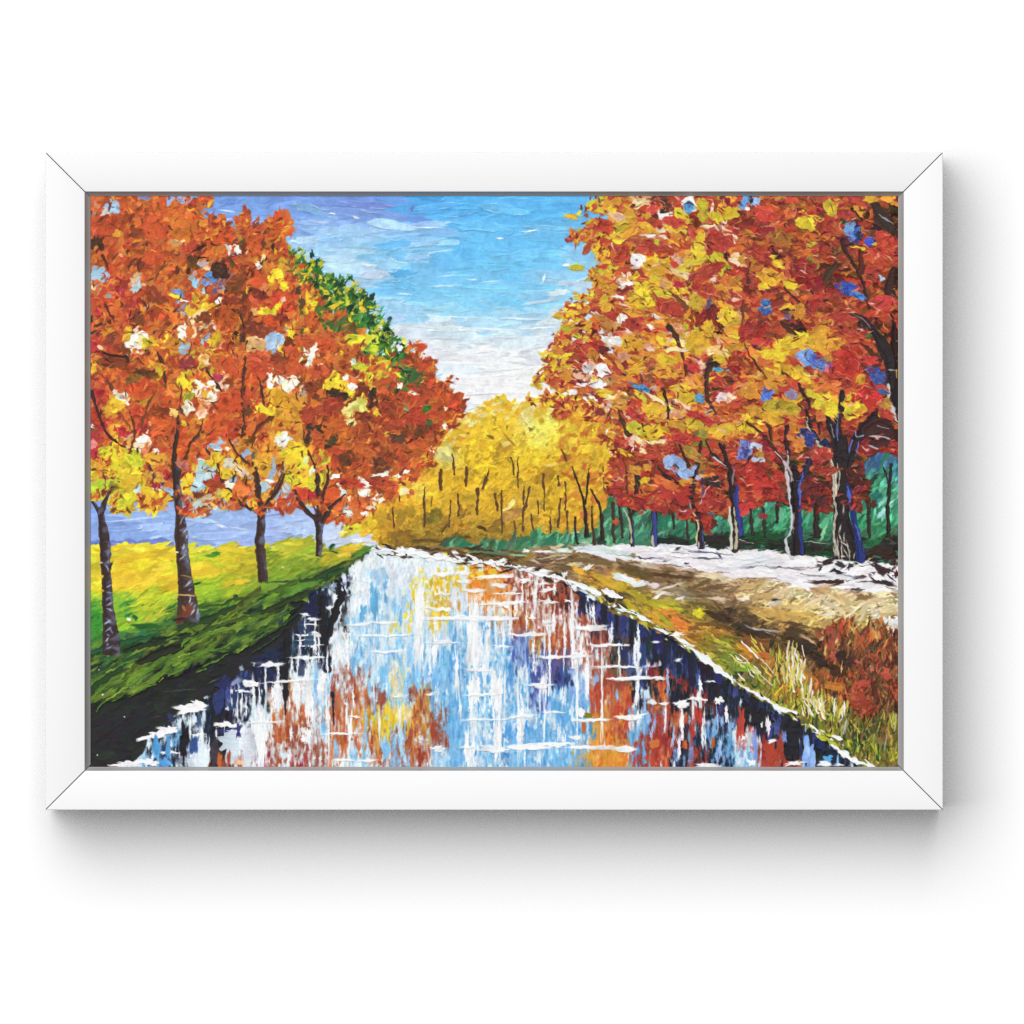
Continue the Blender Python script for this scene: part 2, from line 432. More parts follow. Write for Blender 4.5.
for n, (l0, l1, w0, w1) in enumerate([(14, 34, 6, 10), (10, 26, 3, 6), (6, 18, 1.6, 3.5)]):
    for _ in range((500, 900, 900)[n]):
        x, y = rand_in(mead_poly)
        c = mead_c(x, y)
        k = random.random()
        c = c * ((.72 if y > 598 else .9) if k < .16 else 1.14 if k > .84 else 1)
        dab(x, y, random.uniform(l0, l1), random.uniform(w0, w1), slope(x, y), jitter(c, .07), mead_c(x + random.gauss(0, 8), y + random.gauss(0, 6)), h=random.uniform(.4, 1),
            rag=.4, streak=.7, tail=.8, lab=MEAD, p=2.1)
tdabs(0, 2, [(190, 470, 130, 26, -4, 'Y'), (300, 480, 150, 22, 6, (244, 226, 80)), (420, 470, 120, 22, -3, 'Y'), (70, 485, 90, 18, 0, 'Y'), (690, 485, 100, 30, -14, (232, 220, 70)), (870, 475, 110, 24, -6, 'Y'), (960, 500, 150, 26, 8, (236, 206, 50)), (540, 500, 20, 12, 0, 'W'),
             (800, 515, 90, 30, -8, (70, 140, 60)), (760, 520, 50, 20, 10, (90, 150, 50)), (205, 732, 60, 12, -8, 'g'), (690, 700, 60, 14, -12, 'g'), (230, 825, 90, 16, -22, (50, 140, 56)), (525, 850, 90, 16, -24, (46, 110, 50)), (250, 900, 60, 24, -20, (40, 130, 60)), (290, 920, 40, 30, 40, (40, 120, 60)),
             (780, 840, 160, 14, -4, (50, 80, 40)), (930, 780, 30, 26, -60, 'g'), (870, 850, 60, 16, -30, 'g'), (360, 970, 180, 30, -2, (40, 100, 44)), (520, 955, 90, 20, -4, (60, 120, 50)), (450, 880, 90, 12, -40, (236, 206, 60)), (380, 910, 70, 14, -50, (240, 200, 60)), (245, 930, 26, 14, 0, 'W')], MEAD, h=.8, tail=.8, rag=.35)
tdabs(1, 2, [(180, 470, 120, 30, -8, (206, 206, 60)), (270, 447, 130, 18, 2, (216, 206, 60)), (250, 485, 120, 12, -2, (196, 190, 60)), (330, 440, 40, 18, 0, 'Y'), (360, 520, 180, 14, 14, (190, 200, 60)), (520, 465, 50, 20, -36, (30, 80, 56)), (640, 480, 100, 16, -4, (232, 170, 50)), (590, 520, 60, 20, -10, (226, 190, 60)), (540, 500, 60, 12, 20, 'g'), (730, 490, 100, 26, -10, (80, 140, 44)), (690, 520, 100, 22, -26, (96, 140, 44)),
             (560, 560, 160, 26, -24, (150, 160, 44)), (620, 610, 120, 26, -32, (60, 90, 44)), (490, 650, 150, 34, -20, (50, 84, 44)), (300, 790, 200, 16, -26, (36, 60, 36)), (170, 720, 180, 26, -14, (130, 160, 50)), (80, 790, 130, 18, -30, (40, 64, 36)), (40, 770, 40, 16, -30, (220, 214, 80)), (250, 685, 240, 14, -4, (44, 74, 40)), (350, 760, 80, 16, -20, (150, 170, 60)), (210, 600, 14, 14, 0, 'P'), (440, 790, 60, 12, -30, (150, 160, 60)), (380, 830, 16, 50, 20, (50, 100, 50))], MEAD, h=.8, tail=.8, rag=.35)

for _ in range(70):
    x, y = random.gauss(135, 40), random.gauss(574, 9)
    if 92 < x < 250 and 552 < y < 600:
        dab(x, y, random.uniform(14, 34), random.uniform(4, 9), slope(x, y), jitter(random.choice([(236, 196, 44), (226, 186, 40), (240, 210, 50), (214, 190, 40)]), .04), h=.9, rag=.4, streak=.5, tail=.7, lab=MEAD, op=.8)
SHX = [84, 130, 180, 215, 240, 270, 300, 330, 360]
SHY = [648, 640, 627, 618, 606, 604, 590, 580, 562]
for _ in range(520):
    x, y = rand_in(mead_poly)
    top = np.interp(x, SHX, SHY)
    if y < top - 2:
        continue
    c = random.choice([(44, 62, 34), (52, 80, 38), (34, 46, 30), (60, 92, 40), (40, 84, 50)] if random.random() < .62 else [(110, 146, 44), (136, 158, 48), (96, 132, 44)])
    dab(x, y, random.uniform(10, 30), random.uniform(2.5, 6.5), slope(x, y) - 4, jitter(c, .08), random.choice([(30, 40, 28), (120, 150, 50)]), h=random.uniform(.8, 1.6), rag=.4, streak=.5, tail=.7, lab=MEAD, op=.9)
for pts, w, c in [([(92, 652), (125, 642), (160, 634)], 7, (40, 92, 56)), ([(125, 650), (160, 640), (190, 634)], 8, (40, 56, 34)), ([(140, 662), (165, 650), (180, 646)], 12, (44, 48, 36)), ([(186, 626), (210, 618), (235, 606)], 8, (46, 70, 34)), ([(222, 604), (236, 598), (250, 597)], 4, (60, 84, 36)), ([(92, 690), (100, 680), (120, 668)], 10, (44, 70, 40)), ([(200, 632), (230, 622), (262, 612)], 5, (70, 96, 40)),
                  ([(255, 596), (280, 590), (300, 578)], 5, (80, 110, 40)), ([(262, 612), (290, 600), (312, 590)], 6, (50, 66, 36)), ([(300, 582), (325, 574), (345, 562)], 5, (50, 74, 38))]:
    line(pts, [w * .5, w, w * .5], c, lab=MEAD, rough=.8, h=1.2, streak=.6)

# ---------------------------------------------------------------- river
RIV = motif('painted_river')
river_poly = [(372, 552), (356, 566), (344, 577), (337, 583), (312, 594), (300, 615), (281, 635), (250, 662), (227, 676), (212, 690), (150, 720), (84, 780), (905, 780), (865, 765), (834, 746), (815, 729), (793, 715), (771, 703), (756, 693), (740, 686), (729, 678), (704, 657), (679, 642), (657, 628),
              (632, 618), (606, 604), (579, 585), (565, 579), (544, 574), (519, 568), (494, 561), (466, 563), (444, 557), (410, 550)]
fill(river_poly, 'w', RIV)
water = Cells([
    (250, 474, [".. .. .. .. .. .. .. ..", ".. .. .. .. .. .. .. ..", ".. .. .. .. .. .. .. ..", ".. .. .. .. .. wW wW wW", ".. .. .. .. .. wW wW wW", ".. .. .. .. kw wW wH wW", ".. .. .. kN Xw wW wH wH", ".. .. kN kN Xw wH wH wY"]),
    (410, 554, ["wW wW wY oY oE nr rW rW", "Yw yW yw oA oP rW rW rK", "Yw yw wA oW oP rW rW rK", "wH YW wH bW wr rO rW rW"]),
    (570, 574, ["rk .. .. .. .. .. .. ..", "rW rN kX .. .. .. .. ..", "rW rN uX uk uk .. .. .."]),
    (90, 649, [".. .. .. .. .. .. .. uk", ".. .. .. .. .. .. kX uN", ".. .. .. .. X. kX uN kW", ".. .. .. X. kw kw Xk kw", ".. .. .. kw kb wk Xk wW", ".. wW wb bk kw wb rX wr"]),
    (250, 609, [".. .. Nk Xk wW wH wH wH", ".. Nk Nk XN wW wH wH wH", "Nk XN kw kw wW wb wH wb", "kN Xk wW wH wr rw Hw cH", "kw wO Ow wH rO Or rH cH", "wW Or Or wr Or Oy yH Yc", "wr rO rw wr rO Ow rA Hr", "wC rw rC rw Ow wH rw Hr"]),
    (410, 609, ["wY yA wb wb wA rA rW rW", "wH wH bw wW bw Su rA rO", "wH bH bw wW bw Su uw ur", "bW Hb bw wb wb bw uW uN", "rA bw Hb wb wb bw Su bw", "Ar rH bH wH bw wH bw bw", "rA rH bH wH bW bH bH bw", "rO Hw bH wH bw Hb bw bH"]),
    (570, 609, ["rW rN uk uk ku .. .. ..", "rW rN kn uk ku kX .. ..", "Wr rw nk uW kE XE kX ..", "Sw rE nE uk EX kE ED kN", "bS EO OE kw Ok kX DX kD", "bw AO EO bw ES OE kw kS", "bw oA AE bE ED Ek kb bk", "bA oA oA bE EO kS Ek kb"]),
    (740, 669, ["kX .. .. .. .. ..", "kX kX kX .. .. ..", "kE kX kX ku .. ..", "Ew kE kX kX uk ..", "wb Er EX bw bN kw"])])
for n, (l0, l1, w0, w1, num, f1) in enumerate([(14, 34, 5, 10, 1500, .72), (8, 22, 2.4, 5, 2300, .6), (3, 12, 1.4, 3.2, 3400, .5)]):
    for _ in range(num):
        x, y = rand_in(river_poly)
        L = random.uniform(l0, l1) * (.6 if y < 600 else 1)
        c = water.pick(x, y, sig=7, first=f1)
        if x < 430 and y > 640 and c in 'rOC' and random.random() < .32:
            c = 'w'
        if c in 'Xk' and L > 30:
            L *= .7
        cc = jitter(c, .06)
        if c in 'HbwrOAY':
            k = random.random() * (.5 if c in 'Hbw' else .25)
            cc = cc * (1 - k) + colour('w') * k
        dab(x, y, random.uniform(w0, w1), L, random.gauss(0, 2), cc, jitter(water.pick(x, y)), h=random.uniform(.3, 1), rag=.36, streak=.45, tail=0, lab=RIV, p=2.2, soft=1.5)
        if c == 'X':
            continue
    if n == 0:
        tdabs(3, 3, [(360, 560, 110, 190, 0, 'O'), (590, 520, 70, 150, 0, 'O'), (370, 660, 70, 60, 0, 'E'), (280, 760, 110, 200, 0, 'A'), (130, 950, 80, 140, 0, 'A'), (260, 950, 110, 120, 0, 'A'), (500, 900, 110, 200, 0, 'r'), (590, 830, 40, 150, 0, 'E'), (745, 400, 110, 150, 0, 'D'), (550, 340, 90, 160, 0, 'D'), (905, 470, 50, 150, 0, 'D'),
                     (800, 800, 80, 280, 0, 'E'), (160, 420, 40, 140, 0, 'S'), (100, 620, 150, 90, 0, 'S'), (100, 800, 160, 120, 0, 'b'), (30, 720, 60, 300, 0, 'b'), (280, 560, 70, 90, 0, 'S'), (250, 340, 60, 200, 0, 'n'), (650, 600, 36, 700, 0, 'X'), (960, 700, 50, 300, 0, 'k'), (860, 900, 40, 200, 0, 'k'), (740, 700, 40, 400, 0, 'k')], RIV, h=.6, rag=.35, tail=0)
        tdabs(2, 3, [(265, 560, 110, 400, 0, 'b'), (480, 640, 90, 160, 0, 'b'), (260, 850, 130, 260, 0, 'H'), (20, 480, 70, 300, 0, 'H'), (770, 760, 90, 110, 0, (56, 140, 210)), (930, 600, 90, 160, 0, 'b'), (930, 800, 110, 120, 0, 'b'), (640, 780, 110, 120, 0, 'b'), (655, 500, 60, 200, 0, 'b'), (490, 130, 40, 200, 0, 'b'), (240, 330, 80, 200, 0, 'b'), (50, 940, 110, 130, 0, 'r'), (155, 790, 70, 130, 0, 'r'), (465, 950, 110, 120, 0, 'b'), (640, 960, 110, 110, 0, 'b')], RIV, h=.6, rag=.35, tail=0)
        tdabs(1, 3, [(140, 685, 60, 60, 0, 'o'), (310, 700, 80, 140, 0, 'O'), (320, 840, 70, 120, 0, 'r'), (370, 940, 110, 130, 0, 'r'), (590, 680, 70, 90, 0, 'O'), (600, 830, 110, 130, 0, 'O'), (690, 570, 50, 80, 0, 'O'), (775, 710, 55, 150, 0, 'Y'), (760, 880, 90, 150, 0, 'r'), (870, 780, 50, 130, 0, 'Y'), (925, 500, 60, 140, 0, 'c'), (910, 690, 70, 100, 0, 'Y'), (130, 900, 50, 110, 0, 'r'), (960, 820, 90, 60, 0, 'O'), (800, 620, 40, 90, 0, 'D'), (800, 930, 160, 130, 0, 'O')], RIV, h=.6, rag=.4, tail=0)
        tdabs(2, 2, [(225, 690, 60, 60, 0, 'Y'), (30, 725, 60, 70, 0, 'Y'), (45, 790, 60, 70, 0, 'Y'), (50, 860, 40, 90, 0, 'Y'), (200, 610, 70, 30, 0, 'Y'), (180, 890, 120, 40, 0, 'Y'), (490, 700, 150, 100, 0, 'o'), (500, 640, 180, 60, 0, 'y'), (370, 610, 140, 30, 0, 'y'), (560, 740, 160, 100, 0, (224, 160, 90)), (660, 700, 110, 130, 0, 'r'), (760, 800, 110, 240, 0, 'r'), (880, 740, 90, 230, 0, 'r'), (990, 800, 90, 300, 0, 'r'), (700, 900, 130, 150, 0, 'r')], RIV, h=.6, rag=.35, tail=0)


def hdash(i, j, items, col='W', lab=None):
    t = tile(i, j)
    for u0, u1, v, w in items:
        x0, y = t(u0, v)
        x1, _ = t(u1, v)
        dab((x0 + x1) / 2, y, (x1 - x0) * 1.04, max(1.5, w * 1.1 / 6.4), random.gauss(-1, 1.5), jitter(col, .02), 'w', h=1.6, rag=.5, streak=.25, tail=.5, lab=RIV if lab is None else lab, p=2.0)


def vdash(i, j, items, col='W', lab=None):
    t = tile(i, j)
    for u, v0, v1, w in items:
        x, y0 = t(u, v0)
        _, y1 = t(u, v1)
        n = 1 if w < 24 else 3 if w < 45 else 6
        for k in range(n):
            a, b = (y0, y1) if n == 1 else sorted((random.uniform(y0, y1), random.uniform(y0, y1)))
            if n > 1:
                a, b = a - (y1 - y0) * .12, b + (y1 - y0) * .12
            ww = max(1.2, w / 6.4 * (1 if n == 1 else random.uniform(.25, .6)))
            dab(x + (random.uniform(-.4, .4) * w / 6.4 if n > 1 else 0), (a + b) / 2, b - a, ww, random.gauss(90, 1), jitter(col, .02), 'w', h=1.0, rag=.6, streak=.3, tail=.6, lab=RIV if lab is None else lab, p=2.0, spiky=True)


vdash(2, 3, [(405, -80, 380, 70), (560, 380, 900, 50), (700, 320, 980, 40), (795, 170, 330, 32), (880, 100, 660, 44), (985, 20, 450, 30), (740, 370, 520, 36), (385, 700, 1000, 60), (990, 530, 650, 30), (320, 560, 700, 16), (545, 620, 1000, 40), (830, 500, 680, 16), (65, -100, 400, 60), (170, 60, 350, 44), (410, 390, 700, 70), (610, 390, 660, 26), (720, 560, 900, 22), (300, 250, 520, 20), (600, 60, 280, 20), (640, 20, 160, 26), (130, 180, 420, 12), (545, 400, 560, 60), (860, 600, 900, 14), (990, 760, 860, 24), (370, 880, 1000, 20), (740, 900, 1000, 26)])
vdash(2, 2, [(720, 680, 900, 12), (745, 850, 1010, 16), (800, 670, 950, 26), (850, 650, 740, 11), (925, 680, 790, 20), (915, 830, 1010, 34), (985, 880, 1010, 24), (540, 790, 900, 11), (645, 940, 1024, 26), (635, 770, 900, 9), (285, 750, 900, 20), (880, 930, 1010, 14), (815, 620, 670, 24), (770, 625, 665, 22)])
vdash(3, 3, [(425, 80, 350, 38), (432, 330, 620, 26), (265, 90, 200, 34), (70, 190, 320, 16), (15, -100, 300, 22), (135, -40, 70, 40), (112, -80, 60, 24), (45, 250, 780, 24), (110, 250, 560, 26), (205, 250, 860, 13), (835, 450, 600, 36), (855, 640, 880, 32), (315, 240, 430, 13), (440, 640, 720, 15), (610, 600, 760, 12), (715, 640, 800, 22), (700, 820, 960, 18), (790, 560, 700, 12), (1000, 620, 700, 20)])
vdash(3, 3, [(625, 310, 560, 20), (940, 600, 760, 26), (480, 540, 700, 18), (520, 740, 820, 26), (690, 880, 1000, 26), (950, 820, 980, 40), (660, 760, 900, 22)], 'S')
vdash(1, 3, [(380, 340, 700, 60), (300, 420, 700, 70), (180, 380, 640, 60), (65, 640, 950, 70), (250, 760, 1000, 40), (460, 380, 560, 50), (150, 460, 900, 34), (265, 300, 420, 24), (640, 620, 1000, 22), (660, 480, 640, 16), (620, 560, 760, 14), (830, 640, 900, 14), (500, 560, 1000, 24), (360, 760, 860, 60), (960, 620, 760, 16), (320, 150, 300, 12), (420, 160, 320, 14), (25, 430, 640, 14), (100, 390, 560, 14)])
vdash(1, 3, [(470, 600, 900, 44), (735, 560, 860, 36), (550, 850, 1000, 30), (870, 830, 960, 60), (680, 900, 1000, 40), (1000, 420, 620, 60), (650, 900, 1000, 20), (780, 160, 260, 26), (690, 280, 360, 40), (880, 260, 420, 40), (820, 30, 190, 24)], 'H')
hdash(2, 2, [(110, 440, 925, 27), (420, 640, 920, 22), (130, 275, 865, 28), (285, 400, 630, 22), (290, 400, 685, 17), (415, 610, 657, 17), (530, 605, 710, 24), (370, 480, 748, 20), (575, 715, 763, 20), (700, 775, 680, 24), (830, 935, 742, 20), (815, 950, 815, 22), (500, 760, 825, 20), (560, 640, 840, 22), (170, 260, 768, 16), (985, 1040, 815, 16), (800, 920, 703, 12), (765, 810, 920, 14), (860, 905, 945, 14), (160, 270, 645, 18)])
hdash(1, 3, [(30, 195, 357, 26), (255, 430, 312, 18), (300, 350, 165, 14), (390, 450, 150, 14), (330, 440, 235, 14), (380, 440, 65, 16), (540, 660, 970, 13), (480, 690, 800, 13), (700, 790, 970, 16), (0, 180, 725, 12), (770, 900, 90, 12), (620, 740, 103, 12), (790, 970, 273, 14), (690, 860, 170, 10), (910, 1020, 168, 10), (930, 1000, 555, 16), (650, 700, 690, 13), (100, 420, 460, 14)])
hdash(2, 3, [(130, 430, 58, 22), (680, 860, 160, 20), (820, 1024, 310, 18), (140, 320, 213, 15), (530, 650, 240, 15), (340, 540, 388, 20), (740, 900, 488, 26), (350, 550, 548, 18), (400, 720, 705, 11), (670, 810, 685, 20), (440, 640, 900, 38), (640, 870, 885, 28), (870, 1024, 870, 32), (130, 230, 890, 28), (330, 400, 885, 15), (100, 160, 548, 13), (860, 990, 662, 13), (860, 920, 85, 14)])
hdash(3, 3, [(50, 220, 125, 24), (120, 290, 230, 20), (180, 480, 370, 15), (285, 505, 445, 20), (525, 605, 445, 22), (-20, 120, 300, 24), (670, 720, 325, 18), (870, 930, 465, 15), (340, 380, 230, 14), (520, 580, 212, 11), (60, 230, 710, 17), (310, 460, 695, 24), (0, 250, 885, 18), (310, 410, 900, 30), (510, 555, 600, 28), (670, 770, 605, 34), (770, 850, 575, 18), (925, 985, 585, 48), (810, 930, 1000, 24), (580, 620, 605, 14), (0, 70, 825, 20)])
tdabs(3, 3, [(110, 680, 60, 36, 10, 'V'), (90, 755, 24, 70, 0, 'O'), (70, 660, 60, 50, 40, 'W'), (545, 860, 60, 60, 0, 'O'), (740, 870, 26, 60, 0, 'O'), (915, 860, 26, 70, 0, 'O'), (810, 520, 16, 60, 0, 'C'), (560, 350, 80, 30, -20, (206, 190, 196))], RIV, h=.8, tail=0)

# the deep shade of the near bank on the water, and under the far bank
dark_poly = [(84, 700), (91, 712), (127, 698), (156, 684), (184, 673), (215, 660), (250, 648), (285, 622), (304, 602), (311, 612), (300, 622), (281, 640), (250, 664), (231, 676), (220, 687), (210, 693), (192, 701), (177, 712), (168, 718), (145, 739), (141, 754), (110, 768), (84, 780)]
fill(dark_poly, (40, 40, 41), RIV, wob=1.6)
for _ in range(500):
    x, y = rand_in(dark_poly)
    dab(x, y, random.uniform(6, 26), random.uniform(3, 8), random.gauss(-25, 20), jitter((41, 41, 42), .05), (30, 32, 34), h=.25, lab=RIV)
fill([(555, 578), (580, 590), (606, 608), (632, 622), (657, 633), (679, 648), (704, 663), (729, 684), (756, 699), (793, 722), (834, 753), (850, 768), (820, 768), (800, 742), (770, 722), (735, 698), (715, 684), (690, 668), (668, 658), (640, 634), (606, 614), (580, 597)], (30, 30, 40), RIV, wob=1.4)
for _ in range(420):                                   # broken lower edge of that shade
    t = random.random()
    x = 580 + 262 * t
    y = np.interp(x, [555, 606, 657, 704, 756, 793, 834, 865], [578, 605, 629, 658, 694, 716, 747, 766]) + random.uniform(4, 30 if x > 640 else 12)
    c = random.choice(['X', 'X', 'k', 'N', 'X', 'u'] if x > 700 else ['X', 'k', 'N', 'u', 'k'])
    dab(x, y, random.uniform(2, 7), random.uniform(8, 26), 0, jitter(c, .08), 'k', h=.4, lab=RIV, tail=0, rag=.4)
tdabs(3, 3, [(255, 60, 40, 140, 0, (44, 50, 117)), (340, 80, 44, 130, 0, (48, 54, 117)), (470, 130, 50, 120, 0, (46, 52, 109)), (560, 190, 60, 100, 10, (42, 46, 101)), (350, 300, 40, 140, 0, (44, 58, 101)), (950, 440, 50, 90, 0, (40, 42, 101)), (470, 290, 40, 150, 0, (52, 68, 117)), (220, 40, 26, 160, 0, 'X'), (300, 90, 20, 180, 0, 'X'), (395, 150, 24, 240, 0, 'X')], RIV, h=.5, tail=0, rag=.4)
tdabs(4, 3, [(40, 560, 40, 60, 0, 'N'), (360, 760, 60, 60, 20, (44, 42, 110)), (520, 850, 70, 90, 20, (36, 42, 100)), (130, 690, 160, 120, 20, 'X'), (330, 850, 120, 220, 0, 'X'), (420, 900, 50, 160, 0, 'X'), (590, 940, 120, 80, 20, 'k'), (560, 960, 60, 40, 0, 'b'), (440, 930, 80, 170, 0, (120, 160, 226)), (425, 900, 30, 130, 0, (160, 196, 240)), (470, 960, 30, 100, 0, (150, 190, 240)), (95, 870, 32, 190, 0, (130, 160, 220)), (60, 840, 24, 90, 0, (200, 206, 210)), (180, 750, 30, 110, 0, 'W'), (155, 880, 26, 180, 0, 'D'), (200, 920, 90, 130, 0, 'E'), (262, 870, 34, 170, 0, 'E'), (285, 820, 28, 80, 0, (110, 150, 220)), (205, 840, 50, 20, -20, 'W'), (10, 740, 44, 220, 0, 'E'), (4, 600, 14, 60, 0, 'w'), (625, 970, 14, 60, 0, 'H'), (140, 745, 16, 30, 0, 'w'), (65, 700, 12, 60, 0, (180, 180, 190)), (75, 985, 50, 40, 0, 'W'), (380, 850, 8, 40, 0, (150, 170, 170))], RIV, h=.9, tail=0, rag=.4)
hdash(4, 3, [(280, 400, 992, 22), (500, 590, 988, 26), (600, 680, 1000, 14), (10, 40, 830, 22)])
tdabs(0, 3, [(650, 640, 190, 50, -8, 'W'), (690, 610, 100, 50, 10, 'W'), (440, 800, 190, 50, -14, 'W'), (510, 770, 110, 40, 0, 'W'), (250, 988, 180, 34, -2, 'W'), (390, 985, 110, 36, 4, 'W'), (950, 528, 100, 24, -2, 'W'), (885, 635, 28, 28, 0, 'W'), (1010, 480, 60, 34, 0, 'W'), (690, 805, 80, 22, 0, 'W'), (500, 920, 110, 22, 0, 'W'), (665, 705, 26, 80, 0, (190, 200, 220)), (700, 700, 22, 70, 0, (70, 90, 130)), (725, 690, 18, 80, 0, (200, 208, 224)), (890, 742, 170, 36, -3, 'W'), (970, 600, 15, 140, 0, 'W'), (900, 860, 150, 170, 0, 'w'), (1000, 860, 80, 200, 0, (226, 232, 240)), (700, 930, 110, 140, 0, 'w'),
             (500, 870, 30, 110, 0, 'b'), (430, 880, 40, 100, 0, 'b'), (475, 980, 60, 60, 0, 'b'), (660, 880, 40, 100, 0, (60, 90, 160)), (830, 965, 30, 90, 0, 'O'), (890, 950, 20, 80, 0, 'r'), (960, 985, 60, 30, 0, (240, 190, 160)), (780, 620, 44, 230, 0, 'X'), (770, 830, 40, 150, 0, 'k'), (600, 850, 50, 250, 0, 'X'), (800, 900, 34, 180, 0, (60, 56, 64)), (850, 480, 90, 80, -20, (40, 46, 92)), (830, 580, 60, 130, 0, (44, 60, 110)), (930, 580, 60, 120, 0, (46, 66, 104)), (515, 700, 44, 50, 0, (40, 60, 100)), (930, 470, 60, 30, -30, (150, 160, 200)), (970, 375, 30, 30, 0, (150, 170, 190)), (850, 780, 90, 30, -10, (50, 50, 110)), (950, 780, 30, 90, 0, (60, 60, 120))], RIV, h=.9, tail=0, rag=.5)
vdash(0, 3, [(945, 540, 720, 10), (1000, 560, 700, 16), (910, 560, 640, 10), (720, 760, 960, 16), (640, 700, 860, 10), (520, 830, 900, 14), (400, 920, 1000, 20), (760, 840, 1000, 14), (675, 930, 1000, 18), (810, 760, 840, 12), (860, 700, 760, 9)])
tdabs(0, 3, [(82, 552, 12, 12, 0, 'W'), (222, 690, 10, 10, 0, 'w'), (50, 935, 9, 12, 0, 'w'), (560, 525, 160, 6, -4, (90, 90, 86)), (790, 460, 60, 6, -24, (130, 120, 96)), (420, 690, 40, 5, -10, (90, 86, 70)), (55, 390, 8, 8, 0, 'w')], RIV, h=.6)
tlines(1, 3, [([(450, -20), (480, 260)], 46, 'X'), ([(482, 240), (490, 400)], [36, 14], 'X'), ([(228, 150), (232, 320)], 46, 'X'), ([(226, 300), (228, 580)], [36, 24], 'X'), ([(222, 560), (226, 680)], 10, 'k'), ([(530, 540), (536, 740)], [20, 8], 'k'), ([(500, 320), (496, 380)], 40, 'k')], RIV, rough=.7, h=.4)
tlines(1, 2, [([(460, 800), (455, 1020)], 46, 'X'), ([(560, 690), (590, 760), (540, 900), (500, 1020)], [30, 60, 50, 40], 'X')], RIV, rough=.8, h=.4)
tdabs(1, 2, [(505, 853, 34, 28, 0, 'W'), (545, 790, 30, 34, 0, 'W'), (590, 740, 20, 24, 0, 'w'), (350, 905, 60, 14, -40, 'w'), (410, 930, 60, 18, -10, 'w'), (400, 880, 90, 120, 0, (36, 40, 76)), (340, 980, 60, 90, 0, (44, 60, 90)), (540, 720, 50, 20, -50, (150, 160, 190)), (745, 685, 80, 14, 0, 'W'), (800, 830, 40, 200, 0, (110, 190, 230)), (780, 740, 26, 80, 0, (110, 190, 230)), (780, 640, 40, 50, 0, (170, 210, 236)), (850, 630, 30, 80, 0, (170, 206, 230)), (720, 900, 40, 110, 0, (110, 180, 224)), (865, 710, 20, 50, 0, (120, 180, 224)), (870, 800, 16, 50, 0, (120, 180, 224)), (995, 905, 34, 34, 0, 'Y'), (965, 930, 24, 90, 0, 'H'), (620, 930, 26, 60, 0, (140, 196, 226))], RIV, h=.8, tail=0, rag=.5)

vdash(3, 3, [(425, 80, 350, 38), (432, 330, 620, 26), (265, 90, 200, 34), (70, 190, 320, 16), (15, -100, 300, 22), (135, -40, 70, 40), (112, -80, 60, 24), (45, 250, 780, 24), (110, 250, 560, 26), (205, 250, 860, 13), (835, 450, 600, 36), (855, 640, 880, 32), (315, 240, 430, 13), (440, 640, 720, 15), (610, 600, 760, 12), (715, 640, 800, 22), (700, 820, 960, 18), (790, 560, 700, 12), (1000, 620, 700, 20)])
hdash(3, 3, [(50, 220, 125, 24), (120, 290, 230, 20), (180, 480, 370, 15), (285, 505, 445, 20), (525, 605, 445, 22), (-20, 120, 300, 24), (670, 720, 325, 18), (870, 930, 465, 15), (340, 380, 230, 14), (520, 580, 212, 11), (60, 230, 710, 17), (310, 460, 695, 24), (0, 250, 885, 18), (310, 410, 900, 30), (510, 555, 600, 28), (670, 770, 605, 34), (770, 850, 575, 18), (925, 985, 585, 48), (810, 930, 1000, 24), (580, 620, 605, 14), (0, 70, 825, 20)])
hdash(1, 3, [(30, 195, 357, 26), (255, 430, 312, 18), (300, 350, 165, 14), (390, 450, 150, 14), (330, 440, 235, 14), (380, 440, 65, 16), (540, 660, 970, 13), (480, 690, 800, 13), (700, 790, 970, 16), (0, 180, 725, 12), (770, 900, 90, 12), (620, 740, 103, 12), (790, 970, 273, 14), (690, 860, 170, 10), (910, 1020, 168, 10), (930, 1000, 555, 16), (650, 700, 690, 13), (100, 420, 460, 14)])
vdash(1, 3, [(275, 160, 300, 10), (320, 150, 240, 12), (350, 60, 190, 14), (410, 130, 300, 14), (440, 120, 300, 12), (380, 310, 420, 40), (300, 310, 440, 30), (420, 60, 120, 14), (100, 350, 460, 12), (180, 350, 420, 16), (20, 440, 620, 14), (60, 480, 660, 12), (500, 260, 420, 24)])
hdash(1, 3, [(320, 420, 165, 14), (300, 380, 200, 10), (340, 440, 100, 10), (150, 210, 350, 12), (0, 60, 480, 30), (330, 380, 40, 14)])
tdabs(1, 3, [(380, 200, 60, 90, 0, (60, 90, 120)), (330, 120, 50, 80, 0, (44, 60, 96)), (130, 290, 110, 60, 0, (38, 46, 80)), (60, 330, 90, 60, 0, (36, 44, 76)), (280, 250, 40, 90, 0, (44, 60, 90)), (330, 370, 40, 90, 0, (40, 46, 80)), (140, 420, 60, 60, 0, (40, 44, 84))], RIV, h=.6, tail=0, rag=.4, op=.8)

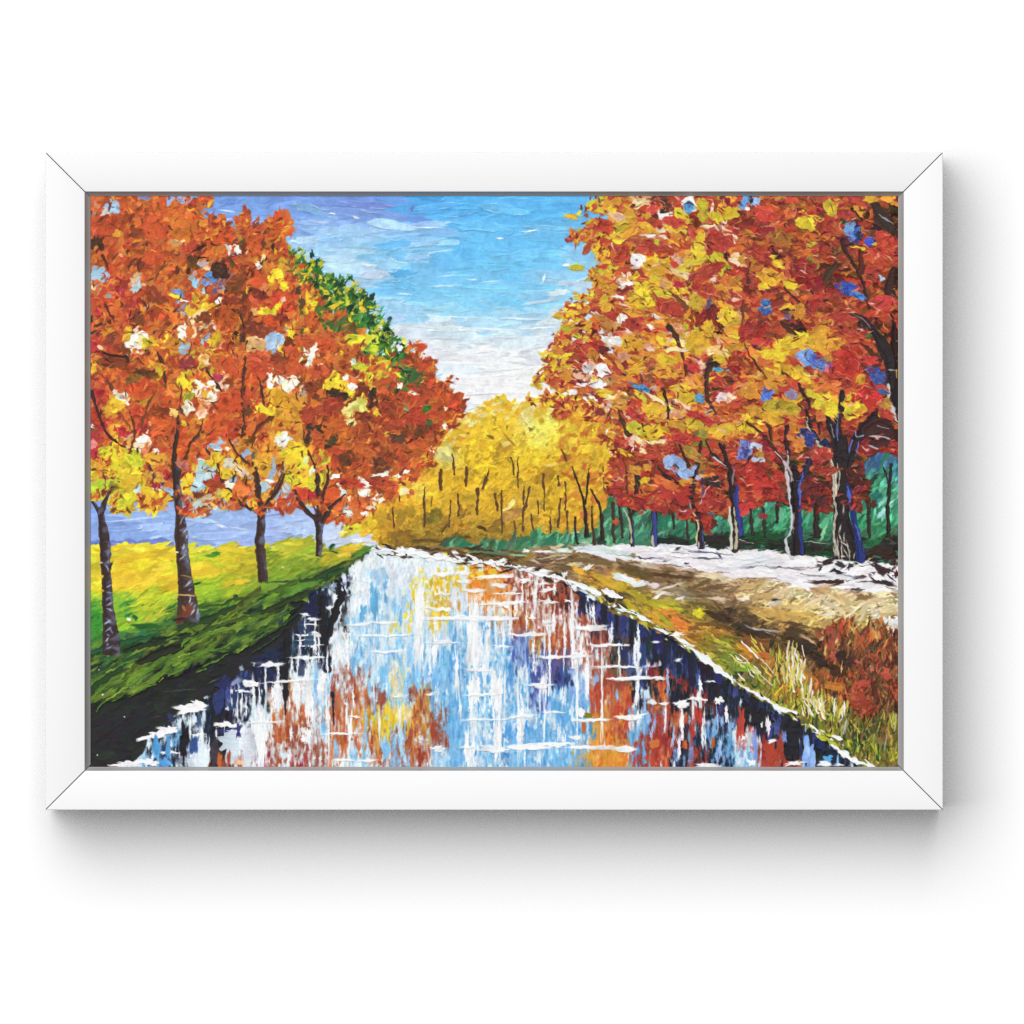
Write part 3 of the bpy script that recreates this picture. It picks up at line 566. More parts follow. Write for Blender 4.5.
tlines(0, 3, [([(8, 480), (70, 432), (150, 388), (220, 352), (310, 315)], [6, 14, 10, 14, 6]), ([(40, 660), (70, 615), (130, 570), (230, 500), (330, 452)], [6, 12, 16, 10, 8]), ([(245, 568), (330, 515), (430, 478)], [5, 14, 5]), ([(320, 440), (370, 395), (410, 380)], [6, 16, 8]), ([(400, 470), (440, 415), (520, 345), (600, 300), (695, 268)], [10, 14, 16, 18, 8]), ([(585, 240), (610, 200), (660, 180)], [14, 18, 8]),
             ([(690, 300), (740, 270), (830, 262), (920, 205), (1020, 165)], [8, 16, 8, 14, 10]), ([(720, 372), (820, 325), (885, 285)], [8, 14, 6]), ([(920, 285), (970, 255), (1020, 225)], [6, 14, 8]), ([(10, 570), (60, 530), (140, 462)], [6, 14, 5]), ([(505, 425), (560, 405), (600, 385)], [8, 14, 5]), ([(680, 410), (740, 380)], [6, 18]), ([(490, 200), (540, 175), (575, 180)], [6, 14, 6]), ([(690, 190), (760, 160), (880, 130), (1000, 100)], [8, 20, 14, 10]), ([(30, 240), (60, 225)], 14), ([(15, 320), (40, 300)], 10)], MEAD, (112, 158, 52), col2=(60, 100, 40), rough=.6, h=1.6, streak=.7)
tlines(0, 3, [([(100, 585), (170, 540), (240, 500)], [4, 7, 4]), ([(445, 470), (470, 440)], 6), ([(560, 305), (640, 280)], 6), ([(100, 405), (160, 380)], 6), ([(940, 280), (1000, 240)], 5)], MEAD, (190, 196, 70), rough=.6, h=1.6)
tlines(1, 3, [([(0, 240), (90, 170), (200, 110), (300, 40)], [10, 16, 14, 8]), ([(10, 290), (110, 220), (190, 165)], [6, 14, 8]), ([(0, 180), (100, 110), (190, 60), (260, 10)], [8, 12, 16, 10])], MEAD, (60, 96, 44), col2=(30, 50, 34), rough=.6, h=1.4, streak=.7)
tlines(1, 3, [([(0, 225), (80, 165), (170, 118)], [4, 6, 3]), ([(60, 90), (150, 45), (230, 5)], [4, 7, 4])], MEAD, (110, 150, 56), rough=.6, h=1.5)

# ---------------------------------------------------------------- golden grove in the distance
GROVE = motif('painted_grove')
grove_poly = tl(2, 1, [(100, 760), (180, 650), (220, 600), (330, 605), (350, 540), (380, 512), (440, 550), (480, 485), (530, 430), (600, 430), (680, 480), (720, 465), (800, 470), (900, 425), (1010, 430)]) + \
    [(600, 425), (612, 470), (614, 492), (607, 506), (604, 520), (598, 530)] + tl(2, 2, [(1000, 375), (760, 400), (560, 420), (250, 440), (0, 470)]) + tl(1, 2, [(850, 465), (800, 412), (740, 345), (700, 320), (690, 290), (780, 230), (830, 150), (900, 60), (1000, 30)])
grove_f = Field([
    (440, 440, (232, 176, 40)), (445, 455, (226, 206, 90)), (452, 432, (228, 168, 40)), (475, 425, (228, 180, 40)), (497, 412, (232, 190, 44)), (505, 425, (226, 180, 40)), (485, 440, (228, 184, 40)), (515, 440, (230, 196, 60)),
    (528, 415, (236, 226, 150)), (545, 418, (234, 216, 110)), (560, 418, (232, 206, 70)), (540, 435, (238, 224, 96)), (560, 440, (230, 200, 60)), (505, 452, (206, 164, 40)), (530, 455, (230, 190, 40)), (480, 460, (228, 184, 36)), (555, 465, (222, 176, 36)), (590, 440, (222, 180, 44)),
    (590, 460, (216, 176, 40)), (605, 480, (212, 160, 40)), (575, 480, (222, 180, 40)), (440, 480, (226, 176, 36)), (465, 485, (216, 164, 36)), (500, 480, (224, 176, 36)), (540, 480, (196, 150, 36)), (415, 475, (230, 150, 44)), (420, 490, (236, 196, 70)), (395, 500, (236, 176, 50)),
    (405, 510, (226, 166, 36)), (430, 505, (222, 170, 36)), (455, 500, (206, 160, 40)), (490, 505, (216, 166, 36)), (520, 510, (206, 160, 50)), (550, 505, (216, 170, 36)), (590, 505, (212, 160, 36)), (375, 525, (226, 176, 40)), (390, 525, (196, 150, 36)), (400, 540, (140, 106, 36)),
    (420, 525, (180, 140, 40)), (440, 530, (150, 116, 36)), (415, 540, (130, 100, 36)), (460, 525, (190, 140, 40)), (485, 530, (176, 136, 40)), (515, 530, (180, 136, 40)), (545, 525, (206, 160, 44)), (575, 525, (190, 140, 36)), (590, 520, (196, 150, 40)), (470, 538, (140, 110, 40)), (505, 538, (150, 116, 40))], e=20)
fill(grove_poly, (222, 176, 40), GROVE, wob=1.6)
for l0, l1, w0, w1, num in ((9, 20, 6, 11, 420), (6, 14, 4, 8, 800), (3, 9, 2, 4, 900)):
    for _ in range(num):
        x, y = rand_in(grove_poly)
        c = np.clip(grove_f(x, y) * np.array((1.05, 1.06, 1.0), np.float32), 0, 1)
        k = random.random()
        c = c * (.8 if k < .14 else 1.08 if k > .85 else 1)
        dab(x, y, random.uniform(l0, l1), random.uniform(w0, w1), random.gauss(-35, 35), jitter(c, .045), np.clip(c * random.choice([.86, 1.1]), 0, 1), h=random.uniform(.6, 1.4),
            rag=.35, streak=.5, tail=.5, lab=GROVE, rim=.45, rimc=random.choice([(246, 224, 120), (176, 126, 30), (250, 232, 150)]), p=2.2)
tdabs(2, 1, [(560, 425, 60, 50, 40, (228, 190, 40)), (600, 430, 70, 26, 30, (206, 206, 90)), (530, 450, 40, 60, 0, (230, 186, 40)), (490, 490, 40, 30, 40, 'y'), (385, 550, 70, 70, 30, (226, 170, 40)), (600, 735, 120, 40, -20, (196, 150, 40)), (620, 700, 50, 24, -50, (240, 216, 130)), (210, 760, 110, 120, 60, (226, 216, 130)), (760, 500, 140, 80, 20, (236, 232, 180)), (830, 560, 120, 90, 70, (240, 226, 90)), (790, 420, 70, 24, 0, 'A'), (620, 600, 14, 30, 0, 'V'), (770, 605, 40, 18, 40, 'V'), (300, 640, 100, 60, 30, (228, 166, 40)), (860, 910, 130, 60, -30, (186, 140, 36)), (520, 655, 50, 16, 30, (140, 100, 30)), (640, 680, 90, 14, 50, (160, 116, 30)), (780, 700, 60, 12, 10, (250, 236, 120)), (900, 840, 90, 12, -10, (240, 216, 110))], GROVE, cluster=True, h=1, rag=.4)
tdabs(2, 2, [(640, 200, 90, 30, -50, (246, 226, 130)), (150, 270, 80, 120, 70, (140, 120, 40)), (370, 150, 90, 50, 0, (180, 150, 40)), (540, 330, 90, 40, -40, (140, 110, 36)), (640, 270, 110, 60, -10, (190, 146, 70)), (460, 350, 60, 20, 30, (80, 60, 40)), (0, 120, 50, 50, 0, 'O'), (20, 40, 60, 30, -20, 'O'), (90, 430, 220, 24, 4, (110, 84, 40)), (60, 470, 160, 12, 4, (90, 66, 36)), (290, 420, 130, 60, -20, (130, 100, 36))], GROVE, cluster=True, h=1, rag=.4)
tdabs(1, 2, [(900, 350, 180, 100, 40, (200, 150, 40)), (860, 280, 120, 90, 50, (196, 150, 40)), (930, 200, 80, 120, 80, (226, 166, 40)), (990, 250, 80, 120, 70, (176, 136, 40)), (970, 400, 130, 80, -10, (150, 116, 36)), (740, 300, 110, 60, 30, (236, 196, 44)), (650, 350, 130, 60, -20, (220, 210, 60)), (600, 375, 80, 16, -10, (236, 220, 110)), (590, 340, 30, 10, -60, 'V'), (880, 460, 60, 16, 20, 'K'), (935, 440, 26, 60, 0, (110, 80, 36)), (900, 100, 110, 70, 30, (232, 176, 44)), (1000, 60, 60, 40, 0, (240, 206, 70)), (960, 90, 50, 30, -40, (244, 214, 120))], GROVE, cluster=True, h=1, rag=.4)
for _ in range(420):                                  # soft, broken outline, and the drift into the red trees
    if random.random() < .45:
        x = random.uniform(440, 600)
        y = np.interp(x, [440, 465, 493, 520, 545, 570, 600], [440, 418, 404, 408, 404, 402, 410]) + abs(random.gauss(0, 9)) - 3
        c = random.choice([(236, 200, 60), (238, 222, 130), (232, 186, 44), (240, 230, 170), (228, 176, 40)])
    else:
        x, y = random.uniform(560, 625), random.uniform(415, 520)
        c = random.choice([(226, 176, 44), (214, 150, 40), (232, 190, 50), (196, 110, 44), (206, 130, 44)])
    dab(x, y, random.uniform(4, 12), random.uniform(2.5, 6), random.gauss(-20, 40), jitter(c, .05), h=1.2, rag=.4, lab=GROVE, soft=1.6, op=.9)
GT = dict(rough=.5, h=.8)
tlines(2, 1, [([(200, 870), (195, 995)], [16, 20]), ([(270, 770), (285, 900)], 10), ([(365, 850), (360, 970)], 16), ([(505, 860), (490, 930), (470, 985)], [8, 18, 12]), ([(650, 790), (668, 900)], 10), ([(692, 790), (692, 985)], 10), ([(855, 900), (855, 1024)], 12), ([(950, 910), (955, 970)], 14), ([(970, 740), (1000, 810)], 12)], GROVE, (96, 66, 42), **GT)
tlines(2, 2, [([(195, -10), (193, 95)], 18), ([(95, 80), (92, 200), (97, 330)], 14), ([(145, 150), (130, 210)], 8), ([(260, 170), (250, 340)], 10), ([(310, 130), (310, 270)], 13), ([(435, 100), (425, 260)], 18), ([(362, -10), (360, 80)], 14), ([(490, 20), (470, 90)], 14), ([(550, 130), (557, 230)], 16), ([(587, 110), (587, 385)], 12), ([(730, 80), (727, 230), (720, 370)], [10, 14, 12]), ([(765, 90), (740, 210)], 12), ([(820, 180), (822, 250)], 13), ([(855, 20), (862, 240)], 8), ([(775, 260), (790, 400)], [10, 18]), ([(895, 280), (905, 420)], 14), ([(960, 160), (950, 340)], 15), ([(995, 50), (990, 230)], 12), ([(1003, 240), (1010, 420)], 13), ([(670, 300), (675, 440)], 8), ([(250, 310), (200, 380)], 8)], GROVE, (98, 68, 42), **GT)
tlines(1, 2, [([(915, 210), (925, 340)], 10), ([(960, 130), (962, 180)], 8)], GROVE, (84, 54, 40), **GT)
tlines(3, 1, [([(15, 850), (75, 1020)], 12), ([(120, 860), (105, 1020)], 12), ([(215, 850), (215, 1000)], 8), ([(235, 980), (250, 1024)], 8)], GROVE, (96, 66, 40), **GT)

# ---------------------------------------------------------------- green undergrowth behind the far trunks
UND = motif('painted_undergrowth')
und_poly = tl(2, 2, [(170, 460), (250, 425), (330, 410), (420, 450), (560, 430), (640, 430), (720, 400), (780, 410), (830, 380), (1000, 385)]) + tl(3, 2, [(0, 385), (130, 370), (200, 330), (245, 200), (250, 140)]) + \
    [(620, 490), (680, 490), (760, 480), (850, 460), (868, 448), (905, 448), (905, 570)] + tl(4, 2, [(1000, 585), (800, 560), (560, 550), (300, 540), (0, 505)]) + tl(3, 2, [(800, 480), (540, 462), (330, 465), (60, 470)]) + tl(2, 2, [(900, 475), (700, 495), (450, 490), (250, 470)])
und_f = Field([
    (455, 543, (70, 120, 84)), (470, 545, (80, 130, 90)), (495, 545, (76, 116, 80)), (520, 542, (70, 120, 80)), (535, 540, (66, 136, 96)), (550, 540, (70, 140, 100)), (566, 538, (76, 146, 110)), (585, 540, (80, 140, 110)),
    (600, 535, (76, 136, 100)), (612, 520, (70, 140, 100)), (620, 510, (60, 124, 90)), (630, 530, (64, 126, 90)), (645, 520, (56, 120, 90)), (660, 510, (50, 126, 96)), (660, 535, (44, 110, 80)), (680, 520, (50, 140, 100)), (690, 530, (60, 150, 110)), (705, 510, (56, 136, 110)), (720, 520, (64, 156, 120)),
    (670, 543, (36, 56, 40)), (720, 542, (34, 50, 40)), (700, 545, (40, 66, 46)), (715, 515, (60, 160, 124)), (750, 510, (50, 146, 104)), (750, 525, (36, 130, 80)), (765, 500, (60, 150, 116)), (780, 520, (50, 150, 100)), (760, 535, (34, 90, 50)), (745, 542, (40, 44, 36)), (780, 545, (36, 44, 36)),
    (810, 520, (50, 140, 100)), (825, 520, (76, 170, 120)), (830, 500, (60, 150, 110)), (820, 540, (40, 60, 40)), (815, 550, (40, 40, 34)), (860, 490, (40, 140, 100)), (875, 480, (60, 160, 120)), (890, 490, (80, 170, 130)), (880, 510, (110, 196, 170)), (865, 520, (40, 140, 96)), (895, 515, (60, 160, 110)), (880, 530, (40, 130, 76)), (895, 470, (40, 110, 130)), (870, 465, (54, 90, 146)), (885, 458, (66, 92, 170)), (860, 455, (54, 66, 140)),
    (860, 545, (44, 56, 40)), (880, 548, (48, 44, 36)), (895, 545, (54, 40, 36)), (880, 560, (60, 40, 36))], e=14)
fill(und_poly, (50, 120, 88), UND)
for l0, l1, w0, w1, num in ((9, 22, 4, 8, 420), (6, 16, 2, 4, 800)):
    for _ in range(num):
        x, y = rand_in(und_poly)
        c = und_f(x, y)
        if c.mean() > .25:
            c = c * .78 + np.array((.42, .62, .50), np.float32) * .22
        c = c * random.choice([.82, 1, 1, 1.12])
        hor = c.mean() < .25
        dab(x, y, random.uniform(l0, l1), random.uniform(w0, w1), random.gauss(0, 8) if hor else random.gauss(-55, 18), jitter(c, .08), np.clip(c * random.choice([.7, 1.35]), 0, 1), h=.8, rag=.3, streak=.7, tail=.6, lab=UND, p=2.2)
tdabs(4, 2, [(910, 250, 90, 26, -50, (160, 220, 210)), (960, 190, 60, 16, -50, (170, 226, 210)), (870, 140, 70, 60, -50, (40, 120, 110)), (850, 40, 100, 30, -50, (40, 70, 60)), (740, 120, 90, 40, -50, (30, 150, 116)), (540, 360, 120, 30, -70, (130, 196, 150)), (560, 290, 100, 30, -60, (90, 180, 130)), (540, 140, 90, 20, 0, (60, 130, 130)), (200, 200, 110, 30, -30, (70, 150, 130)), (110, 310, 90, 30, -60, (90, 170, 130)), (260, 260, 80, 40, -60, (100, 180, 140)), (60, 210, 40, 90, -10, (70, 156, 140)), (480, 438, 160, 8, 6, (190, 180, 170)), (50, 440, 180, 12, 4, (70, 56, 48)), (520, 510, 150, 26, 2, (30, 60, 40)), (900, 500, 160, 40, 2, (64, 44, 38)), (850, 440, 90, 40, -20, (34, 110, 60)), (160, 405, 260, 44, 0, (34, 74, 40))], UND, cluster=True, h=.9, rag=.35, streak=.6)
tdabs(3, 2, [(880, 210, 90, 60, -60, (70, 130, 150)), (900, 240, 50, 70, -60, (80, 110, 170)), (450, 400, 180, 16, -30, (60, 150, 120)), (470, 250, 140, 16, -30, (110, 190, 150)), (560, 385, 90, 16, -20, (110, 170, 150)), (470, 440, 200, 26, -4, (60, 130, 100)), (640, 430, 220, 40, 2, (36, 44, 40)), (940, 430, 200, 60, 2, (44, 44, 38)), (200, 430, 60, 50, 50, (40, 60, 44)), (100, 430, 90, 30, -10, (110, 170, 130)), (260, 170, 30, 60, -30, (50, 110, 60)), (600, 300, 150, 50, -60, (40, 120, 90)), (980, 260, 110, 30, -50, (90, 180, 140)), (930, 330, 110, 50, -50, (70, 160, 130))], UND, cluster=True, h=.9, rag=.35, streak=.6)

# ---------------------------------------------------------------- far bank: snowy path, earth, grass
BANK = motif('painted_bank')
bank_poly = tl(2, 2, [(0, 470), (250, 470), (450, 490), (700, 490), (900, 470)]) + [(600, 546), (640, 548), (760, 554), (834, 562), (905, 566), (905, 780), (862, 766), (834, 747), (815, 730), (793, 716), (771, 704), (756, 694), (740, 687), (729, 679), (704, 658), (679, 643), (657, 629), (632, 619), (606, 605), (579, 586), (565, 580), (544, 575), (519, 569), (494, 562), (466, 564), (444, 558), (410, 551)]
bank_f = Field([
    (420, 552, (70, 56, 40)), (440, 553, (110, 84, 50)), (460, 553, (120, 90, 40)), (480, 555, (90, 70, 40)), (500, 555, (100, 76, 40)), (520, 553, (120, 96, 50)), (535, 550, (200, 170, 130)), (540, 556, (110, 84, 60)), (560, 554, (190, 180, 150)), (555, 562, (130, 100, 70)), (570, 566, (130, 104, 60)),
    (585, 550, (200, 220, 210)), (600, 552, (180, 160, 140)), (575, 556, (120, 94, 60)), (600, 558, (110, 86, 56)), (620, 556, (180, 150, 120)), (580, 565, (190, 170, 140)), (600, 568, (140, 110, 80)), (630, 566, (130, 100, 70)), (650, 562, (206, 180, 150)), (650, 574, (120, 92, 60)), (670, 576, (110, 84, 54)), (680, 570, (190, 160, 130)),
    (690, 576, (130, 100, 66)), (710, 580, (130, 104, 70)), (700, 570, (206, 180, 150)), (725, 575, (216, 196, 166)), (725, 590, (140, 110, 80)), (660, 588, (170, 140, 110)), (680, 595, (190, 170, 140)), (700, 596, (130, 104, 70)), (725, 600, (150, 120, 90)), (610, 580, (200, 150, 50)), (590, 574, (170, 120, 40)), (630, 585, (190, 150, 50)), (640, 595, (166, 150, 44)),
    (650, 605, (170, 140, 40)), (660, 615, (196, 140, 44)), (675, 605, (160, 150, 44)), (690, 612, (130, 110, 40)), (700, 615, (150, 140, 40)), (715, 605, (100, 76, 46)), (728, 610, (80, 60, 40)), (720, 622, (80, 60, 40)), (680, 622, (216, 130, 50)), (700, 630, (196, 130, 50)), (720, 632, (190, 126, 50)), (630, 605, (150, 130, 40)), (620, 600, (60, 50, 40)),
    (745, 585, (160, 130, 90)), (755, 582, (206, 176, 120)), (775, 590, (220, 196, 150)), (800, 590, (226, 200, 150)), (820, 596, (220, 196, 150)), (845, 595, (216, 190, 146)), (870, 598, (226, 206, 160)), (890, 602, (216, 190, 140)), (745, 598, (190, 160, 110)), (770, 604, (206, 176, 120)), (800, 606, (206, 176, 116)), (830, 606, (222, 202, 160)), (860, 610, (212, 186, 130)), (885, 618, (236, 226, 206)),
    (760, 614, (200, 160, 80)), (785, 618, (206, 166, 84)), (810, 616, (206, 176, 100)), (835, 620, (212, 182, 120)), (860, 625, (190, 160, 84)), (745, 615, (90, 70, 46)), (760, 624, (130, 100, 60)), (790, 630, (150, 116, 60)), (815, 628, (190, 150, 80)), (742, 628, (56, 46, 36)), (760, 632, (66, 50, 36)), (785, 640, (80, 60, 40)), (800, 640, (60, 46, 34)), (815, 645, (70, 52, 36)),
    (750, 643, (120, 76, 40)), (770, 645, (150, 96, 46)), (745, 655, (200, 126, 44)), (765, 655, (190, 110, 46)), (780, 660, (160, 120, 50)), (800, 655, (70, 50, 36)), (820, 662, (80, 54, 36)), (725, 645, (150, 150, 50)), (735, 660, (120, 150, 50)), (710, 640, (160, 140, 44)), (745, 672, (60, 76, 40)), (760, 680, (120, 130, 44)), (775, 675, (170, 160, 60)),
    (790, 670, (190, 150, 60)), (805, 675, (200, 130, 50)), (820, 680, (206, 110, 46)), (835, 690, (200, 110, 46)), (800, 690, (150, 150, 50)), (790, 700, (170, 170, 50)), (815, 705, (150, 150, 50)), (830, 715, (140, 146, 50)), (820, 725, (110, 120, 44)), (845, 730, (116, 124, 44)), (860, 740, (120, 120, 44)), (850, 755, (130, 126, 44)), (875, 730, (84, 84, 40)), (890, 720, (110, 80, 44)), (885, 745, (100, 106, 44)), (890, 762, (106, 100, 44)), (870, 760, (124, 124, 44))], e=10)
fill(bank_poly, (140, 110, 70), BANK)
for l0, l1, w0, w1, num in ((9, 24, 4, 8, 1100), (6, 16, 2, 4, 1900), (3, 9, 1.2, 2.4, 1200)):
    for _ in range(num):
        x, y = rand_in(bank_poly)
        c = bank_f(x, y) * random.choice([.86, 1, 1, 1.1])
        if x > 690 and y < 626:
            c = np.clip(c * 1.09, 0, 1)
        grass = x > 730 and y > 655 + (x - 740) * .05
        if grass:
            an = random.gauss(-75, 22) if y > 690 else random.gauss(-78, 16)
        elif x > 730 and y < 632:
            an = random.gauss(-15, 26)
        elif y > 600:
            an = random.gauss(20, 14)
        else:
            an = random.gauss(7, 9)
        g = .6 if grass else .85
        dab(x, y, random.uniform(l0, l1) * g, random.uniform(w0, w1) * g, an, jitter(c, .09), np.clip(c * random.choice([.6, 1.3]), 0, 1), h=random.uniform(.5, 1.1), rag=.35, streak=.7, tail=.8, lab=BANK, p=2.1,
            rim=.25, rimc=np.clip(c * 1.25 + .05, 0, 1))
tdabs(3, 2, [(70, 510, 160, 20, 8, (150, 116, 76)), (130, 555, 260, 26, 6, (110, 84, 50)), (420, 620, 260, 40, 20, (106, 80, 46)), (640, 650, 300, 22, 6, (96, 70, 44)), (560, 680, 200, 26, -8, (120, 92, 56)), (840, 700, 160, 26, -30, (104, 80, 50)), (900, 730, 200, 24, -8, (120, 92, 60)), (620, 575, 200, 12, 12, (110, 84, 60)), (720, 600, 160, 30, 16, (216, 190, 160)), (470, 590, 160, 22, 12, (212, 186, 156)), (940, 660, 200, 40, 10, (222, 200, 166)), (640, 720, 170, 14, -16, (210, 196, 176)), (590, 760, 160, 22, 10, (200, 180, 156)),
             (340, 665, 150, 40, 12, 'W'), (450, 705, 90, 34, -16, 'W'), (540, 710, 70, 26, 10, 'p'), (110, 600, 70, 24, -30, 'p'), (30, 580, 100, 24, 4, (212, 190, 160)), (950, 800, 140, 20, 6, (226, 206, 176)), (700, 800, 60, 16, -10, 'p'), (560, 780, 80, 14, -30, 'p'), (820, 890, 70, 50, 10, (216, 206, 40)), (700, 955, 130, 50, 24, (226, 130, 50)), (640, 890, 120, 40, -6, (222, 140, 50)), (560, 830, 160, 40, 6, (180, 166, 44)), (440, 790, 160, 34, 30, (176, 160, 44)), (230, 690, 180, 40, 26, (216, 170, 50)), (60, 620, 110, 30, 26, (200, 150, 44)), (330, 720, 70, 50, 0, (206, 170, 40)), (620, 950, 140, 24, 40, (176, 176, 44)), (960, 910, 160, 50, 12, (70, 52, 40)), (880, 960, 160, 30, 0, (110, 76, 44)), (800, 830, 120, 20, 10, (110, 96, 40)), (640, 860, 160, 20, 6, (200, 190, 44)), (390, 850, 110, 30, 40, (190, 160, 44)), (270, 800, 60, 50, -30, (190, 146, 50))], BANK, cluster=True, h=1, rag=.35, streak=.6)
tdabs(4, 2, [(510, 740, 160, 40, 6, (190, 150, 104)), (690, 740, 150, 16, 24, (150, 110, 76)), (230, 720, 130, 16, -30, (150, 116, 76)), (60, 720, 130, 40, -6, (206, 172, 110)), (130, 780, 160, 40, -10, (196, 160, 104)), (270, 770, 130, 50, -40, (222, 196, 150)), (220, 830, 90, 30, -20, (236, 222, 196)), (222, 805, 50, 16, 10, (50, 46, 44)), (335, 820, 50, 8, -60, (110, 84, 60)), (30, 800, 70, 26, -6, (240, 228, 206)), (480, 810, 150, 24, -30, (236, 216, 176)), (600, 850, 160, 26, 30, (226, 206, 166)), (570, 900, 130, 16, -6, (240, 232, 216)), (730, 880, 160, 20, -40, (236, 216, 180)), (800, 870, 120, 30, -60, (226, 206, 160)), (640, 800, 180, 50, 20, (214, 186, 130)), (900, 800, 160, 18, -10, (206, 176, 130)), (940, 900, 120, 26, -16, (200, 170, 120)), (260, 900, 300, 60, 6, (206, 164, 84)), (350, 850, 160, 30, 4, (222, 190, 120)), (120, 870, 160, 20, 20, (196, 150, 76)), (960, 950, 130, 50, 6, (242, 238, 230)), (660, 945, 60, 40, 0, (236, 226, 206)), (350, 960, 160, 26, 10, (96, 72, 46)), (500, 990, 90, 22, 10, (90, 70, 46)), (570, 970, 120, 40, 10, (196, 156, 84)), (130, 910, 120, 16, 30, (226, 186, 100)), (60, 920, 110, 60, 20, (96, 72, 46)), (20, 970, 90, 50, 0, (60, 50, 40)), (170, 1000, 120, 12, 10, (200, 200, 206)), (950, 870, 100, 40, -10, (226, 206, 160))], BANK, cluster=True, h=1.1, rag=.35, streak=.6, rim=.3)
tdabs(4, 3, [(130, 140, 200, 14, 20, (200, 196, 196)), (200, 165, 80, 12, 24, (180, 170, 170)), (110, 160, 200, 50, 10, (70, 50, 38)), (140, 230, 260, 60, 16, (130, 80, 44)), (60, 270, 180, 40, 20, (206, 130, 44)), (160, 300, 90, 30, 30, (190, 100, 50)), (350, 150, 130, 70, 10, (84, 62, 42)), (400, 240, 160, 80, 10, (56, 44, 34)), (540, 330, 160, 80, 16, (60, 44, 34)), (310, 235, 16, 60, 0, (176, 140, 60)), (430, 190, 110, 20, 30, (190, 160, 120)), (40, 375, 110, 40, -4, (130, 166, 50)), (20, 345, 80, 10, 0, 'w')], BANK, cluster=True, h=1, rag=.3, streak=.6)
# grass blades on the bank
for _ in range(620):
    t = random.random()
    x = random.uniform(770, 900)
    y0 = np.interp(x, [770, 800, 830, 860, 900], [668, 700, 728, 745, 740])
    y = y0 + random.uniform(-26, 40)
    if y < np.interp(x, [756, 793, 834, 865, 905], [694, 716, 747, 766, 770]) - 4 and y < 768:
        L = random.uniform(5, 16)
        c = random.choice(['L', 'V', 'V', 'g', (86, 84, 40), (180, 176, 60), (110, 116, 44), (56, 54, 36), (196, 166, 66), (130, 136, 50), (150, 100, 50), (90, 70, 40)] + (['A', 'r', (200, 110, 46)] if y < 710 else []))
        a = random.gauss(-80 if x < 830 else -95, 18)
        line([(x, y), (x + L * .5 * math.cos(math.radians(a)), y + L * .5 * math.sin(math.radians(a))), (x + L * math.cos(math.radians(a + 8)), y + L * math.sin(math.radians(a + 8)))], [1.8, 1.5, .8], jitter(c, .1), lab=BANK, rough=.5, h=1)
tx0 = [729, 756, 793, 834, 868]
ty0 = [677, 692, 714, 745, 768]
t43 = tile(4, 3)
for u0, v0, u1, v1, w, c in [(10, 210, 115, 315, 14, 'W'), (0, 295, 60, 350, 10, 'W'), (120, 310, 215, 410, 10, (226, 216, 170)), (70, 370, 205, 490, 8, (226, 226, 200)), (300, 310, 345, 530, 18, 'W'), (335, 360, 350, 480, 10, 'W'), (385, 320, 410, 450, 16, 'W'), (420, 320, 400, 400, 10, (216, 206, 100)), (260, 350, 285, 480, 10, (236, 226, 160)), (230, 420, 245, 470, 8, (230, 216, 120)), (405, 590, 465, 680, 16, 'W'), (450, 575, 500, 670, 16, 'W'), (480, 580, 540, 705, 14, 'W'), (460, 450, 430, 580, 16, (240, 232, 220)), (600, 460, 610, 560, 10, (236, 206, 80)), (650, 470, 640, 560, 10, (236, 206, 80)), (655, 560, 665, 680, 14, (230, 222, 190)), (600, 570, 620, 670, 8, (236, 216, 100)), (700, 450, 740, 530, 6, (226, 196, 110)), (650, 680, 640, 720, 12, (200, 216, 216)), (680, 700, 660, 800, 14, (180, 196, 190)), (915, 210, 915, 320, 8, (150, 130, 70)), (900, 120, 915, 200, 10, (60, 44, 36)), (560, 540, 570, 650, 8, (226, 180, 80)), (530, 590, 545, 700, 8, (236, 216, 130)), (940, 800, 925, 900, 8, (180, 190, 180)), (1000, 670, 985, 780, 9, (226, 206, 160)), (960, 680, 975, 760, 8, (220, 190, 110)), (750, 820, 760, 860, 10, (200, 200, 40)), (830, 840, 870, 930, 10, (180, 190, 44)), (800, 960, 830, 1005, 14, (226, 222, 206))]:
    line([t43(u0, v0), t43((u0 + u1) / 2 + 4, (v0 + v1) / 2), t43(u1, v1)], [w * .5 / 6.4, w / 6.4, w * .7 / 6.4], jitter(c, .03), lab=BANK, rough=.5, h=1.2)

for u0, u1, v0, v1, n in ((230, 430, 300, 520, 34), (400, 560, 560, 700, 26), (560, 700, 450, 700, 24), (0, 220, 210, 480, 14)):
    for _ in range(n):
        x, y = t43(random.uniform(u0, u1), random.uniform(v0, v1))
        if y > np.interp(x, tx0, ty0) - 3:
            continue
        a = math.radians(random.gauss(-105, 12) if u1 < 600 and u0 > 0 else random.gauss(-88, 8) if u0 > 0 else random.gauss(-135, 8))
        L = random.uniform(8, 20)
        line([(x, y), (x + L * .5 * math.cos(a), y + L * .5 * math.sin(a)), (x + L * math.cos(a + .1), y + L * math.sin(a + .1))], [1.2, 2.0, .9], jitter(random.choice(['W', (236, 230, 200), (230, 214, 120), (226, 200, 90), (200, 196, 70)]), .04), lab=BANK, rough=.5, h=1.4)
PATH = motif('painted_path')
path_poly = tl(3, 2, [(30, 478), (130, 472), (340, 465), (560, 462), (800, 475), (1024, 485)]) + tl(4, 2, [(0, 498), (160, 505), (300, 530), (420, 530), (600, 545), (720, 560), (1040, 590), (1040, 735), (860, 730), (740, 740), (640, 700), (480, 690), (420, 740), (330, 700), (200, 665), (0, 655)]) + tl(3, 2, [(960, 625), (840, 622), (760, 590), (560, 568), (420, 545), (300, 540), (150, 500)])
fill(path_poly, (240, 237, 239), PATH)
